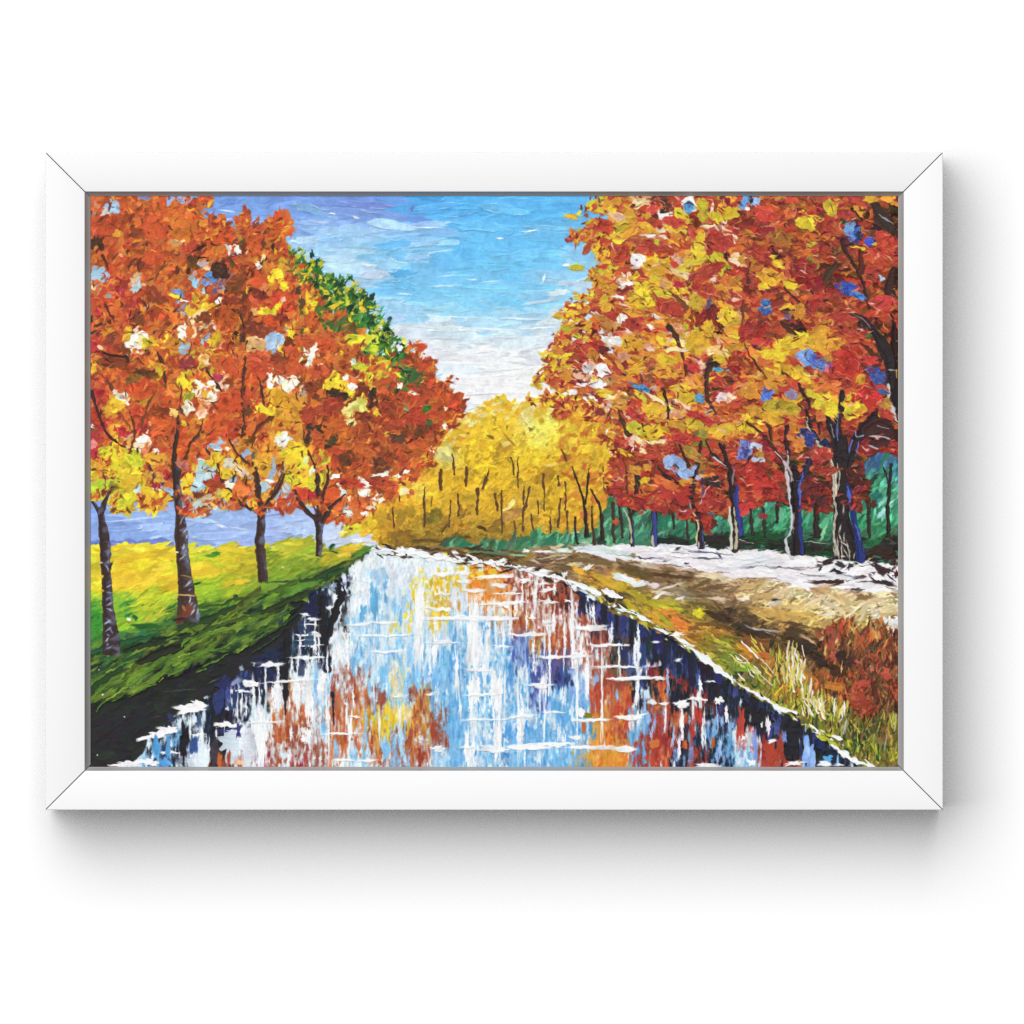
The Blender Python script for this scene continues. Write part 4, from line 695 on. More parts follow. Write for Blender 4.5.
for _ in range(420):
    x, y = rand_in(path_poly)
    c = random.choice(['p', 'p', 'W', (240, 232, 234), (234, 234, 240), (230, 229, 235), (246, 244, 244)])
    dab(x, y, random.uniform(8, 34), random.uniform(1.6, 5), random.gauss(5, 8), jitter(c, .02), (214, 210, 216), h=.9, rag=.4, streak=.4, tail=.8, lab=PATH, p=2.1, rim=.3, rimc='W')
tdabs(3, 2, [(230, 490, 200, 20, 6, (200, 226, 220)), (100, 480, 120, 16, 0, (206, 230, 222)), (330, 520, 130, 10, 8, (150, 190, 180)), (520, 540, 180, 6, 4, (120, 110, 130)), (880, 500, 230, 7, 6, (80, 84, 110)), (960, 525, 50, 10, 60, (80, 84, 110)), (880, 540, 160, 7, 2, (100, 100, 120)), (690, 480, 40, 16, -10, (60, 60, 60)), (450, 538, 24, 14, 0, (60, 56, 60)), (745, 572, 30, 14, 0, (60, 50, 50)), (610, 558, 20, 8, 0, (90, 70, 70)), (700, 535, 90, 6, 4, (150, 140, 150)), (470, 500, 60, 10, -10, (240, 206, 206)), (620, 520, 40, 12, 0, (240, 210, 206)), (400, 520, 30, 24, 30, (150, 140, 90)), (990, 632, 80, 8, 6, (150, 120, 110)), (960, 600, 140, 10, 10, (206, 206, 226))], PATH, cluster=True, h=.9, rag=.4, streak=.3)
tdabs(4, 2, [(540, 565, 100, 26, -20, (56, 44, 44)), (620, 625, 90, 26, 16, (50, 44, 52)), (510, 605, 40, 16, -50, (50, 46, 50)), (580, 690, 240, 26, 0, (70, 44, 44)), (640, 700, 110, 16, -20, (60, 40, 40)), (930, 620, 110, 50, 30, (64, 44, 42)), (910, 690, 150, 26, 10, (66, 44, 44)), (950, 655, 60, 30, -30, 'W'), (880, 600, 26, 90, -40, (56, 44, 44)), (770, 660, 60, 20, 0, (90, 56, 60)), (850, 640, 40, 16, -20, (70, 56, 64)), (700, 590, 60, 22, -50, (60, 56, 60)), (740, 570, 30, 14, 0, (70, 60, 60)), (250, 596, 40, 12, 6, (80, 90, 96)), (210, 590, 90, 5, 6, (130, 140, 150)), (330, 600, 140, 6, 2, (110, 100, 110)), (150, 560, 200, 10, -10, (190, 210, 216)), (120, 540, 130, 14, -8, (186, 206, 216)), (480, 655, 160, 5, 2, (130, 120, 140)), (60, 590, 100, 6, -4, (160, 160, 180)), (980, 580, 40, 50, 50, (70, 46, 46)), (1000, 640, 30, 50, 0, (80, 44, 44)), (700, 650, 180, 10, 8, (150, 150, 180)), (690, 700, 60, 24, 20, 'p'), (490, 556, 50, 40, 40, 'W'), (560, 610, 80, 24, -20, 'W'), (420, 560, 140, 26, -8, 'W'), (800, 600, 110, 24, -20, 'W'), (940, 590, 90, 24, 6, 'W'), (880, 660, 90, 30, 30, 'p'), (410, 720, 70, 20, 30, 'p'), (110, 670, 130, 6, 4, (150, 116, 100)), (210, 668, 60, 10, 8, (170, 120, 100)), (860, 745, 200, 16, 4, 'W'), (640, 575, 60, 30, 20, (60, 50, 56)), (740, 735, 60, 16, -10, (80, 56, 50))], PATH, cluster=True, h=1, rag=.45, streak=.35)

# foam along both shores
SHORE = motif('painted_shore')
foam = [[(375, 551), (385, 549), (400, 552), (412, 552), (430, 556), (444, 558), (466, 564), (480, 562), (494, 562), (505, 567), (519, 569), (544, 575), (556, 577), (566, 580)],
        [(576, 583), (590, 589), (600, 594)], [(602, 590), (612, 594), (622, 597)], [(632, 613), (640, 617), (650, 622)], [(655, 627), (662, 631), (668, 634)], [(674, 637), (684, 643), (694, 646)],
        [(692, 650), (704, 658), (716, 668), (731, 679)], [(738, 684), (752, 691), (764, 698)], [(764, 697), (776, 706), (796, 713)], [(812, 725), (818, 731)], [(832, 745), (846, 755), (858, 764)], [(834, 736), (842, 740)], [(855, 760), (874, 768)]]
wid = [3.4, 6.5, 6.5, 3.6, 2.8, 3.6, 6.5, 2.8, 4.4, 3.4, 5, 3, 4]
tx = [375, 444, 494, 544, 579, 606, 632, 657, 679, 704, 729, 756, 793, 834, 868]
ty = [551, 557, 562, 574, 585, 600, 614, 627, 640, 656, 677, 692, 714, 745, 768]
for _ in range(300):
    x = random.uniform(380, 862)
    y = np.interp(x, tx, ty) + random.gauss(0, 2.0 if x < 575 else 2.6)
    sl = 6 if x < 560 else 32
    big = random.random() < .35
    c = random.choice(['W', 'W', 'W', 'w', 'K', (60, 50, 40), 'W'] if x < 575 else ['W', 'W', 'w', 'L', 'V', 'X', 'g', (206, 190, 60)])
    dab(x, y, random.uniform(7, 14) if big else random.uniform(2, 6), random.uniform(2, 4) if big else random.uniform(1.3, 3), random.gauss(sl, 18), jitter(c, .03), h=1.4, lab=SHORE, rag=.5, tail=.6)
for pts, w in zip(foam, wid):
    line(pts, [w * .5] + [w] * (len(pts) - 2) + [w * .6] if len(pts) > 2 else w, 'W', 'w', lab=SHORE, rough=.8, h=1.6)
tdabs(2, 2, [(360, 575, 50, 10, 4, 'X'), (430, 598, 60, 10, 2, (90, 76, 50)), (620, 600, 120, 12, 8, (60, 54, 44)), (40, 490, 90, 24, 8, 'W'), (150, 495, 160, 10, 4, (120, 90, 60)), (230, 510, 26, 16, 20, 'Y'), (370, 497, 50, 16, 10, (200, 166, 50)), (330, 525, 90, 10, 12, (70, 50, 40)), (560, 520, 80, 14, 6, (80, 60, 40)), (740, 490, 40, 24, 10, 'W'), (850, 495, 140, 14, -2, 'p'), (900, 530, 180, 10, -10, (206, 190, 150)), (960, 545, 130, 10, -24, (220, 206, 176)), (880, 560, 170, 8, -6, (90, 66, 50)), (960, 585, 120, 12, 10, (110, 84, 56)), (760, 530, 60, 40, -30, (150, 120, 50)), (800, 560, 70, 20, 20, (206, 180, 150)), (690, 520, 120, 14, 4, (150, 190, 160)), (480, 500, 220, 14, 4, (90, 130, 100)), (420, 465, 110, 16, -14, (50, 56, 44)), (990, 640, 30, 40, 40, 'W'), (1000, 490, 80, 26, 0, (206, 226, 216))], SHORE, h=1, rag=.4)
tdabs(1, 2, [(860, 500, 120, 24, 8, 'W'), (980, 490, 60, 24, 0, 'W'), (830, 520, 40, 12, 40, (60, 76, 60)), (890, 520, 90, 8, 4, 'X'), (815, 475, 40, 16, 40, (60, 50, 50)), (900, 475, 60, 12, 10, 'K'), (790, 485, 60, 10, 0, (206, 206, 214)), (1000, 500, 80, 12, 4, 'w')], SHORE, h=1.2, rag=.4)

BUSH = motif('painted_bush')
bush_poly = tl(4, 3, [(500, 200), (560, 120), (620, 90), (650, 60), (700, 70), (740, 110), (800, 160), (830, 90), (900, 80), (960, 130), (1040, 190), (1040, 660), (960, 620), (890, 640), (850, 700), (760, 680), (700, 620), (640, 560), (560, 520), (500, 470), (470, 400), (600, 440), (560, 330)])
bush_f = Field([(825, 645, (150, 70, 44)), (835, 632, (176, 66, 40)), (845, 625, (190, 80, 40)), (850, 640, (130, 60, 40)), (860, 650, (150, 76, 46)), (875, 630, (200, 110, 50)), (890, 640, (130, 66, 44)), (890, 660, (170, 60, 50)), (870, 660, (190, 64, 56)), (850, 660, (80, 50, 40)), (835, 655, (180, 76, 46)), (845, 675, (130, 56, 40)), (860, 680, (190, 60, 50)), (880, 680, (90, 60, 40)), (895, 690, (170, 56, 44)), (860, 695, (200, 66, 48)), (845, 690, (206, 96, 50)), (865, 710, (206, 64, 50)), (885, 705, (90, 60, 40)), (825, 680, (206, 100, 46)), (830, 690, (220, 130, 50)), (815, 675, (190, 110, 46))], e=8)
for l0, l1, w0, w1, num in ((6, 13, 2.4, 5, 330), (3, 9, 1.3, 2.6, 1100)):
    for _ in range(num):
        x, y = rand_in(bush_poly)
        c = bush_f(x, y)
        c = (c * .6 + np.array((.54, .33, .17), np.float32) * .42) * random.choice([.45, .65, .85, 1, 1.1])
        if random.random() < .12:
            c = colour(random.choice([(110, 100, 44), (150, 120, 60), (60, 44, 36), (200, 120, 60)]))
        dab(x, y, random.uniform(l0, l1), random.uniform(w0, w1), random.gauss(-82, 26), jitter(c, .1), np.clip(c * random.choice([.6, 1.4]), 0, 1), h=1, rag=.45, streak=.6, tail=.7, lab=BUSH, p=2.1, rim=.2, rimc=(226, 150, 90))
for x, y, L in [(838, 622, 12), (842, 620, 14), (848, 620, 16), (856, 624, 14), (830, 630, 12), (824, 634, 10), (870, 626, 14), (876, 622, 14), (882, 628, 10), (845, 618, 10), (866, 628, 8), (890, 630, 14)]:
    line([(x, y + L), (x + random.uniform(-2, 2), y)], [3, 1], jitter(random.choice(['r', 'R', (150, 60, 40), (200, 120, 60)]), .08), lab=BUSH, rough=.6, h=1.2)
tdabs(4, 3, [(770, 595, 150, 70, 20, (167, 70, 47)), (720, 560, 60, 40, 0, (185, 99, 57)), (800, 480, 120, 40, -20, (185, 77, 57)), (760, 340, 40, 20, 30, (185, 92, 76)), (600, 490, 120, 40, 10, (198, 121, 47)), (850, 385, 50, 30, 0, (203, 110, 85)), (940, 420, 60, 60, 0, (171, 77, 57)), (620, 285, 12, 12, 0, 'W'), (760, 210, 60, 40, -60, (180, 88, 57)), (640, 140, 40, 90, 10, (171, 70, 47)), (850, 150, 40, 110, 10, (206, 120, 60)), (580, 200, 60, 110, -10, (170, 80, 56)), (600, 300, 50, 60, 30, (190, 90, 70)), (680, 320, 90, 90, 0, (70, 46, 38)), (860, 520, 40, 90, 0, (100, 50, 40)), (640, 400, 90, 60, 20, (80, 46, 36))], BUSH, cluster=True, h=1, rag=.5, streak=.6)

for u0, v0, u1, v1, w in [(760, 590, 900, 560, 8), (820, 560, 880, 600, 8), (880, 575, 920, 640, 12), (700, 600, 740, 575, 8), (640, 610, 700, 560, 7), (480, 600, 560, 560, 8), (500, 560, 590, 570, 14), (600, 640, 680, 630, 6), (740, 690, 860, 680, 7), (820, 640, 870, 690, 10), (860, 700, 980, 690, 12), (730, 740, 800, 735, 8), (930, 720, 1000, 735, 6), (480, 690, 660, 695, 10), (300, 600, 420, 615, 4), (140, 590, 260, 598, 4), (380, 640, 560, 650, 4), (0, 600, 140, 585, 4), (430, 600, 500, 590, 5), (940, 640, 1000, 690, 10)]:
    t42 = tile(4, 2)
    line([t42(u0, v0), t42((u0 + u1) / 2, (v0 + v1) / 2 + 6), t42(u1, v1)], [w * .4 / 6.4, w / 6.4, w * .4 / 6.4], random.choice([(56, 46, 52), (70, 44, 46), (60, 60, 70)]), lab=PATH, rough=.7, h=.6)
for u0, v0, u1, v1, w in [(370, 520, 520, 545, 5), (760, 495, 940, 505, 6), (930, 505, 975, 535, 7), (790, 540, 960, 542, 6), (440, 540, 600, 535, 4), (640, 500, 760, 510, 3), (600, 575, 720, 590, 5), (720, 575, 800, 610, 6), (560, 560, 640, 556, 4)]:
    t32 = tile(3, 2)
    line([t32(u0, v0), t32((u0 + u1) / 2, (v0 + v1) / 2 + 3), t32(u1, v1)], [w * .4 / 6.4, w / 6.4, w * .4 / 6.4], random.choice([(70, 70, 90), (90, 84, 96), (80, 66, 60)]), lab=PATH, rough=.7, h=.6)

for _ in range(150):
    x, y = rand_in(bush_poly)
    if random.random() < (690 - y) / 70:
        dab(x, y, random.uniform(4, 11), random.uniform(1.2, 3), random.gauss(-80, 25), jitter(random.choice([(190, 154, 90), (120, 86, 50), (74, 56, 40), (206, 172, 110), (150, 120, 60), (96, 66, 42)]), .08), h=1, rag=.5, lab=BUSH)

# ---------------------------------------------------------------- the red trees on the right
RT = [tree_motif() for _ in range(4)]


def right_tree(x, y):
    xx = x + (y - 460) * .12
    return RT[0] if xx < 648 else RT[1] if xx < 738 else RT[2] if xx < 822 else RT[3]


rt_poly = [(607, 190)] + tl(3, 0, [(230, 20), (150, 50), (90, 120), (180, 95), (240, 100), (225, 165), (120, 190), (90, 215), (60, 262), (10, 268), (15, 290), (100, 295), (215, 290), (225, 320), (140, 345), (180, 375), (235, 380), (170, 410), (190, 430), (230, 440), (140, 485), (165, 520), (155, 560), (160, 620), (90, 640), (40, 690), (-30, 720), (-20, 760), (-10, 790), (60, 800), (70, 860), (0, 870), (-50, 900)]) + \
    tl(2, 1, [(950, 20), (925, 60), (850, 115), (880, 140), (860, 180), (900, 205), (1000, 190), (930, 240), (820, 265), (830, 300), (880, 310), (930, 340), (1000, 340), (1010, 360), (940, 400), (850, 375), (870, 410), (760, 425), (780, 440), (880, 440), (950, 440), (970, 500), (1010, 420)]) + \
    tl(3, 1, [(0, 485), (120, 470), (130, 560), (210, 590), (190, 680), (260, 700), (330, 715), (290, 770), (330, 800), (320, 870), (220, 910), (300, 940), (260, 1000)]) + \
    tl(3, 2, [(270, 110), (340, 190), (420, 235), (470, 215), (500, 130), (560, 215), (610, 225), (650, 195), (700, 270), (760, 280), (780, 240), (850, 330), (890, 330), (870, 270), (860, 200), (950, 235)]) + \
    tl(4, 2, [(0, 230), (60, 200), (80, 160), (180, 150), (240, 120), (290, 200), (420, 220), (460, 170), (500, 230), (560, 210), (570, 150), (720, 190), (780, 60)]) + tl(4, 1, [(790, 960), (740, 860), (720, 830), (800, 740), (870, 720), (1040, 760)]) + [(906, 450), (906, 190)]
rt_cells = Cells([
    (570, 194, [".. YA AE PE EO YE SY DY", ".E EY YA AE EP YE ED PE", "Y. LY AO OE PA AE EY EP", "Y. OE OW WA YA PE YL EL", ".G AO EP WY YL YE EP OA", "EY EA PA AY AY EP OA AE", "YA OE EP EO AW EA LE AK", "YO WE EP AO AE YE AK AE"]),
    (730, 194, ["EY ..", "DE ..", "EP ..", "EP ..", "EA ..", "EP ..", "YA ..", "AE .."]),
    (740, 194, ["US EO EO EO YE EO BE KA", "DE EO OE YE EO EK UK KE", "OA EO OB EO ED EK UY EK", "AE EY EO EV ED BK EB EB", "EB AY AY ED KE EU UE KE", "OE UE AO EO EB ED EB EO", "EO EB EK EA AE EO KE EK", "AO EA YA YA AO OE OE KL"]),
    (550, 314, ["Y", "AE", "EY", "OE", "AO"]), (530, 374, ["Y Y", "AY AO"]),
    (570, 334, ["EO WE AP OP AE EP AO YP", "EO PW AE AE AY AE EP AU", "OP WP AO EB UE EO YA EK", "YA EY PO EA YP PE AU EP", "YA EA EA AE YE YE EA EA", "YY YE ED EP AE EO EV AE", "YA YA EO EO ED ED EV ED", "YA YA ED EA ED EO ED KD"]),
    (730, 354, ["EA ..", "EO ..", "EO ..", "EA ..", "DE ..", "DE ..", "DE .."]),
    (740, 334, ["OE AE YA AY AO OE EK KK", "OE YA AE UE EU EA EK KE", "AO AE OE AY EO EO EU KE", "EA AE YA EB YE YA EE KE", "YE EA AE EK DO DE EK EK", "DE EO AE DE DK DK DK DK", "DE DA KE EK ED KD .. ..", "ED ED EK KD DK KD .. .."]),
    (570, 474, [".. .. ED EO EE ED EO ED", ".. .. .. DE .. ED ED EO", ".. .. .. .. .. DE .. .."]),
    (740, 474, ["ED ED KD DK DK KD .. ..", "ED DK .. DK DD KD .. .."])])
TR = dict(rough=.28, h=1.1, flat=True)
RR = random.gauss


def rt_angle(x, y):
    return RR(12 if x < 740 else 8, 24)


# trunks standing behind the leaves
tlines(3, 2, [([(30, 0), (70, 120), (95, 200), (108, 405)], [9, 12, 18, 26]), ([(120, 0), (105, 130), (98, 200)], 12), ([(130, 100), (170, 160), (195, 200), (208, 420)], [8, 12, 18, 24]), ([(140, 210), (142, 330), (155, 455)], [10, 14, 20], (80, 50, 40)), ([(30, 280), (34, 380), (52, 450)], 14), ([(235, 80), (250, 135)], 14),
             ([(275, 190), (272, 330), (287, 445)], [22, 20, 14], (74, 50, 44)), ([(310, 170), (325, 300), (338, 415)], [12, 20, 14], (60, 46, 42))], GROVE if False else RT[0], (52, 38, 36), **TR)
tlines(3, 2, [([(365, -40), (365, 100), (380, 260), (402, 468)], [24, 24, 24, 30]), ([(430, -40), (425, 120), (410, 220), (385, 280)], [18, 22, 20, 14])], RT[0], (54, 40, 40), side=None, **TR)
tlines(3, 2, [([(340, 230), (375, 280), (390, 360), (392, 440)], [8, 14, 16, 10], (190, 186, 150)), ([(404, 300), (410, 460)], 10, (60, 66, 130))], RT[0], rough=.6, h=1.3)
tlines(3, 2, [([(540, -160), (545, 20), (540, 200), (538, 462)], [30, 30, 34, 40], (62, 40, 40)), ([(430, 70), (480, 130), (520, 195)], 18)], RT[1], (50, 40, 40), **TR)
tlines(3, 2, [([(540, 205), (542, 330), (545, 450)], [22, 28, 34], (64, 74, 150)), ([(500, 150), (520, 210)], 12, (150, 150, 170)), ([(530, 395), (528, 430), (535, 462)], [10, 16, 14], (196, 186, 156))], RT[1], rough=.5, h=1.3)
tlines(3, 2, [([(650, 190), (655, 270), (666, 355)], [26, 20, 12], (60, 44, 40)), ([(750, 280), (748, 360), (758, 430)], [14, 12, 18], (64, 48, 42))], RT[1], **TR)
tlines(3, 2, [([(845, 0), (842, 110), (830, 200), (838, 280)], [16, 20, 20, 24]), ([(890, 85), (856, 120), (838, 200)], [8, 12, 12])], RT[2], (48, 38, 44), **TR)
tlines(4, 2, [([(68, 230), (72, 310), (82, 390)], [10, 16, 14]), ([(150, 160), (152, 280), (155, 405)], 14), ([(240, 180), (235, 320)], 20), ([(490, 110), (488, 250), (490, 410)], [32, 34, 46], (54, 44, 40)), ([(795, 0), (820, 200), (826, 412)], [20, 24, 18], (60, 46, 42)), ([(965, -60), (955, 80), (945, 220), (950, 405)], [18, 22, 26, 28], (44, 40, 40)), ([(915, -40), (950, 60)], 14), ([(8, 260), (10, 395)], 26, (56, 60, 130))], lambda x, y: right_tree(x, 460), (50, 42, 40), **TR)

n_big = 0
for l0, l1, w0, w1, num, f1, rimk in ((18, 32, 10, 16, 1500, .8, .2), (12, 24, 7, 12, 2200, .64, .5), (6, 13, 3, 6, 1200, .55, .5)):
    for _ in range(num):
        x, y = rand_in(rt_poly)
        if x < 618 and y < 440 and random.random() < (.6 if l1 > 20 else .35):
            continue
        c = rt_cells.pick(x, y, sig=8, first=f1)
        if c in 'USWGN' and l1 > 12:
            c = 'E' if x > 600 else 'Y'
        if y > 440 and x > 660 and c in 'YAPWL' and random.random() < .8:
            c = 'E'
        if x > 742 and c in 'YAOLP' and random.random() < (.55 if l1 < 25 else .8) and not (300 < y < 440 and x < 870):
            c = random.choice('EEDB')
        base = jitter(c, .09)
        if c in 'EO' and random.random() < .22:
            base = jitter(random.choice([(112, 50, 40), (140, 54, 42), (96, 48, 40)]), .08)
        elif c in 'EO' and random.random() < .25:
            base = jitter(random.choice([(150, 50, 42), (206, 84, 54), (196, 62, 60), (170, 80, 44)]), .06)
        if c == 'A' and random.random() < .5:
            base = jitter(random.choice([(226, 164, 40), (206, 124, 44), (216, 140, 48)]), .05)
        if l1 > 25 and c in 'AYLP' and random.random() < .6:
            c = random.choice('EOE')
            base = jitter(random.choice([(186, 62, 48), (170, 58, 44), (196, 84, 50)]), .07)
        sc = .68 if x < 612 else .85 if x < 625 else 1
        k2 = random.choice(['R', 'O', 'A', 'D', None, None])
        rimc = 'c' if c in 'YAPL' else random.choice([(232, 150, 120), (226, 120, 90), 'A', 'c', (110, 36, 34)])
        rk = rimk * (1 if x < 740 else .6)
        dab(x, y, random.uniform(l0, l1) * sc, random.uniform(w0, w1) * sc, rt_angle(x, y), base, k2, h=random.uniform(.9, 2.0), rag=.26, streak=.5, tail=.4,
            lab=right_tree(x, y), rim=rk, rimc=rimc, p=2.3)
# branches that show between the leaves
tlines(3, 0, [([(790, 560), (788, 700), (785, 880)], [12, 20, 24], (150, 80, 40)), ([(590, 600), (680, 660), (760, 740)], [14, 34, 30], (130, 80, 44)), ([(900, 745), (930, 860)], [14, 28], (50, 40, 44)), ([(630, 850), (680, 900), (720, 1024)], [40, 30, 14], (70, 50, 40)), ([(1000, 380), (1010, 430)], 12)], right_tree, 'K', **TR)
tlines(3, 1, [([(305, 455), (325, 520), (345, 590), (372, 650)], [26, 34, 28, 10], (84, 64, 40)), ([(440, 200), (455, 250), (465, 315)], [30, 24, 10], (110, 64, 40)), ([(670, -10), (710, 100), (735, 200), (742, 275)], [12, 24, 26, 14], (96, 56, 40)), ([(600, 350), (625, 430), (630, 580)], [16, 22, 12], (64, 44, 40)), ([(460, 575), (480, 640), (512, 705)], [12, 24, 12], (74, 50, 38)),
             ([(905, 180), (870, 260), (875, 400), (905, 450), (932, 500)], [50, 34, 26, 20, 10], (80, 50, 44)), ([(838, 690), (815, 830), (795, 950), (775, 1030)], [14, 26, 32, 40], (66, 44, 44)), ([(700, 715), (730, 780), (770, 850)], [12, 24, 20], (70, 46, 40)), ([(865, 690), (920, 780), (960, 820), (1015, 850)], [10, 18, 22, 22], (56, 44, 48)), ([(960, 700), (985, 760), (1005, 830)], [26, 20, 20], (60, 40, 40)),
             ([(560, 850), (620, 905), (690, 955), (770, 1030)], [12, 18, 22, 24], (70, 46, 40)), ([(552, 820), (545, 900), (552, 1024)], [16, 30, 34], (136, 62, 44)), ([(340, 790), (365, 900), (365, 1024)], [8, 12, 22], (110, 60, 40)), ([(425, 900), (420, 1024)], [14, 24], (70, 44, 40)), ([(225, 130), (280, 190), (340, 230)], [30, 22, 10], (150, 70, 44)), ([(400, 860), (440, 930), (480, 1010)], [10, 40, 60], (56, 50, 44))], right_tree, 'K', **TR)
tlines(3, 1, [([(920, 790), (945, 815), (1000, 845)], [5, 10, 8], (226, 226, 236)), ([(640, 920), (700, 965), (745, 1005)], [4, 7, 4], (170, 130, 110)), ([(845, 880), (845, 1024)], 10, (80, 84, 130))], right_tree, rough=.7, h=1.3)
tlines(3, 2, [([(600, 0), (650, 45), (700, 80), (768, 132)], [14, 22, 24, 24]), ([(800, 0), (780, 70), (765, 140), (780, 200), (820, 280), (838, 400), (835, 480)], [34, 36, 34, 38, 44, 48, 40])], RT[2], (54, 40, 42), **TR)
tlines(3, 2, [([(750, 150), (775, 210), (800, 255)], [6, 10, 10], (170, 160, 160)), ([(790, 255), (815, 290), (824, 340), (812, 400), (812, 435)], [14, 14, 12, 10, 8], (212, 202, 150)), ([(852, 330), (850, 420), (858, 470)], [6, 10, 10], (70, 80, 150)), ([(882, 90), (850, 135), (836, 200)], [4, 8, 6], (190, 190, 206)), ([(822, 440), (824, 476)], 8, (200, 200, 200)), ([(680, 75), (745, 112)], 5, (170, 110, 90))], RT[2], rough=.7, h=1.3)
tlines(4, 0, [([(650, 300), (665, 350), (690, 400), (740, 460), (790, 580), (812, 660), (826, 740)], [40, 30, 18, 16, 22, 28, 16], (70, 44, 40)), ([(775, 340), (772, 420), (778, 520)], [26, 40, 36], (100, 46, 40)), ([(860, 60), (900, 150), (1000, 260)], [50, 90, 50], (66, 52, 46)), ([(980, 480), (960, 560), (940, 650)], [40, 60, 40], (70, 44, 38)), ([(345, 450), (400, 540)], [26, 6], (84, 40, 38)), ([(455, 620), (480, 660), (522, 750)], [8, 16, 10], (80, 44, 40)), ([(280, 600), (340, 660), (420, 720), (460, 755)], [12, 16, 8, 4], (70, 50, 42)), ([(265, 825), (310, 870), (375, 910)], [22, 30, 10], (84, 56, 40)), ([(715, 95), (745, 120), (785, 175)], [20, 26, 8], 'K'), ([(60, 440), (50, 580)], [10, 26], (100, 52, 42)), ([(20, 690), (10, 850)], [20, 8], (120, 62, 44)), ([(620, 440), (560, 520), (540, 560)], [20, 60, 20], (80, 60, 46))], right_tree, 'K', **TR)
tlines(4, 0, [([(690, 775), (760, 785), (820, 830), (870, 900), (920, 1000), (940, 1060)], [26, 34, 44, 50, 60, 70], (58, 42, 44)), ([(965, 770), (990, 860), (985, 1000), (985, 1060)], [12, 34, 46, 50], 'K')], RT[3], 'K', **TR)
tlines(4, 0, [([(720, 770), (790, 800), (845, 870), (870, 930)], [4, 8, 8, 4], (150, 120, 120)), ([(890, 130), (940, 165), (985, 195)], [6, 9, 6], (170, 170, 170))], RT[3], rough=.7, h=1.3)
tlines(4, 1, [([(850, -20), (900, 50), (950, 130), (965, 220), (985, 330), (1000, 470), (1015, 560)], [40, 70, 80, 76, 70, 60, 40], (50, 42, 44)), ([(985, -20), (985, 120)], 44, 'K'), ([(770, 60), (830, 110), (900, 190)], [10, 30, 40], (96, 52, 42)), ([(1005, 200), (1005, 330)], 26, 'K')], RT[3], 'K', **TR)
tlines(4, 1, [([(955, 320), (950, 380), (962, 450), (985, 510), (1005, 560)], [10, 16, 20, 22, 14], (206, 206, 206)), ([(950, 230), (990, 232)], 8, (170, 160, 170)), ([(1002, 230), (1004, 280)], 10, (200, 160, 50))], RT[3], rough=.8, h=1.4)
tlines(4, 1, [([(880, 470), (850, 560), (790, 620), (740, 680), (690, 770)], [30, 90, 90, 60, 40], (54, 36, 40)), ([(820, 620), (900, 580), (980, 640)], [80, 110, 70], (70, 40, 40)), ([(850, 700), (930, 690)], [50, 60], (76, 44, 44))], RT[3], 'K', rough=.7, h=.9)
tlines(4, 1, [([(830, 655), (890, 655), (960, 672)], [5, 9, 5], (196, 190, 190)), ([(880, 590), (950, 608)], 6, (160, 150, 150)), ([(835, 715), (880, 735)], [14, 8], (180, 176, 186)), ([(735, 620), (740, 665), (790, 650)], 7, (160, 170, 220)), ([(720, 680), (700, 740), (690, 800)], [8, 10, 8], (100, 120, 200)), ([(760, 690), (735, 780)], [6, 9], (110, 120, 200))], RT[3], rough=.7, h=1.3)
_g = lambda u, v: (680 + u / 7.317, 430 + v / 7.317)
for pts, w, c in [([(320, 100), (335, 200), (365, 280), (378, 380), (385, 500), (395, 620), (400, 740), (398, 865)], [14, 26, 44, 56, 44, 44, 50, 56], (56, 42, 44)),
                  ([(515, 190), (490, 270), (450, 350), (415, 420)], [26, 22, 16, 16], (66, 48, 52)), ([(418, 400), (412, 520), (430, 640), (445, 770)], [32, 32, 28, 22], (56, 70, 152)),
                  ([(396, 290), (388, 340), (386, 400)], [22, 14, 6], (150, 130, 130)), ([(358, 565), (362, 640), (378, 720), (378, 865)], [16, 24, 22, 18], (206, 212, 190)),
                  ([(395, 570), (405, 680), (415, 790), (408, 860)], [10, 14, 22, 22], (196, 184, 150)), ([(330, 140), (420, 140)], 5, (226, 110, 90)), ([(432, 800), (540, 830)], 6, (190, 180, 176)),
                  ([(520, 580), (528, 760)], 22, (58, 48, 46)), ([(612, 620), (616, 750)], 18, (58, 48, 46))]:
    line([_g(*a) for a in pts], [a / 7.317 for a in w] if hasattr(w, '__len__') else w / 7.317, c, lab=RT[2], rough=.6, h=1.3)
# the big trunk with its pale edge
tlines(4, 1, [([(545, 480), (570, 570), (600, 640), (640, 720)], [18, 40, 56, 70]), ([(655, 370), (645, 470), (620, 570), (625, 680)], [26, 44, 50, 60]), ([(430, 480), (435, 560), (470, 640), (530, 720), (590, 800)], [14, 26, 30, 34, 60]), ([(640, 690), (645, 850), (650, 1030)], [100, 116, 120]), ([(720, 760), (690, 860), (680, 1000)], [40, 50, 50])], RT[3], (48, 40, 42), **TR)
tlines(4, 2, [([(650, -10), (645, 150), (650, 300), (665, 430), (665, 545)], [110, 96, 100, 120, 150]), ([(690, 300), (740, 420), (770, 540)], [30, 40, 46])], RT[3], (46, 38, 40), **TR)
tlines(4, 2, [([(690, 60), (712, 190), (735, 310), (760, 440), (775, 540)], [20, 32, 36, 46, 52], (44, 58, 126))], RT[3], rough=.5, h=1.2, col2=(40, 40, 90), streak=.6)
tlines(4, 2, [([(690, 80), (700, 150), (712, 230)], [14, 18, 8], (90, 110, 210)), ([(740, 320), (765, 420)], [8, 12], (84, 100, 190)), ([(790, 470), (800, 530)], 10, (60, 70, 140))], RT[3], rough=.7, h=1.2)
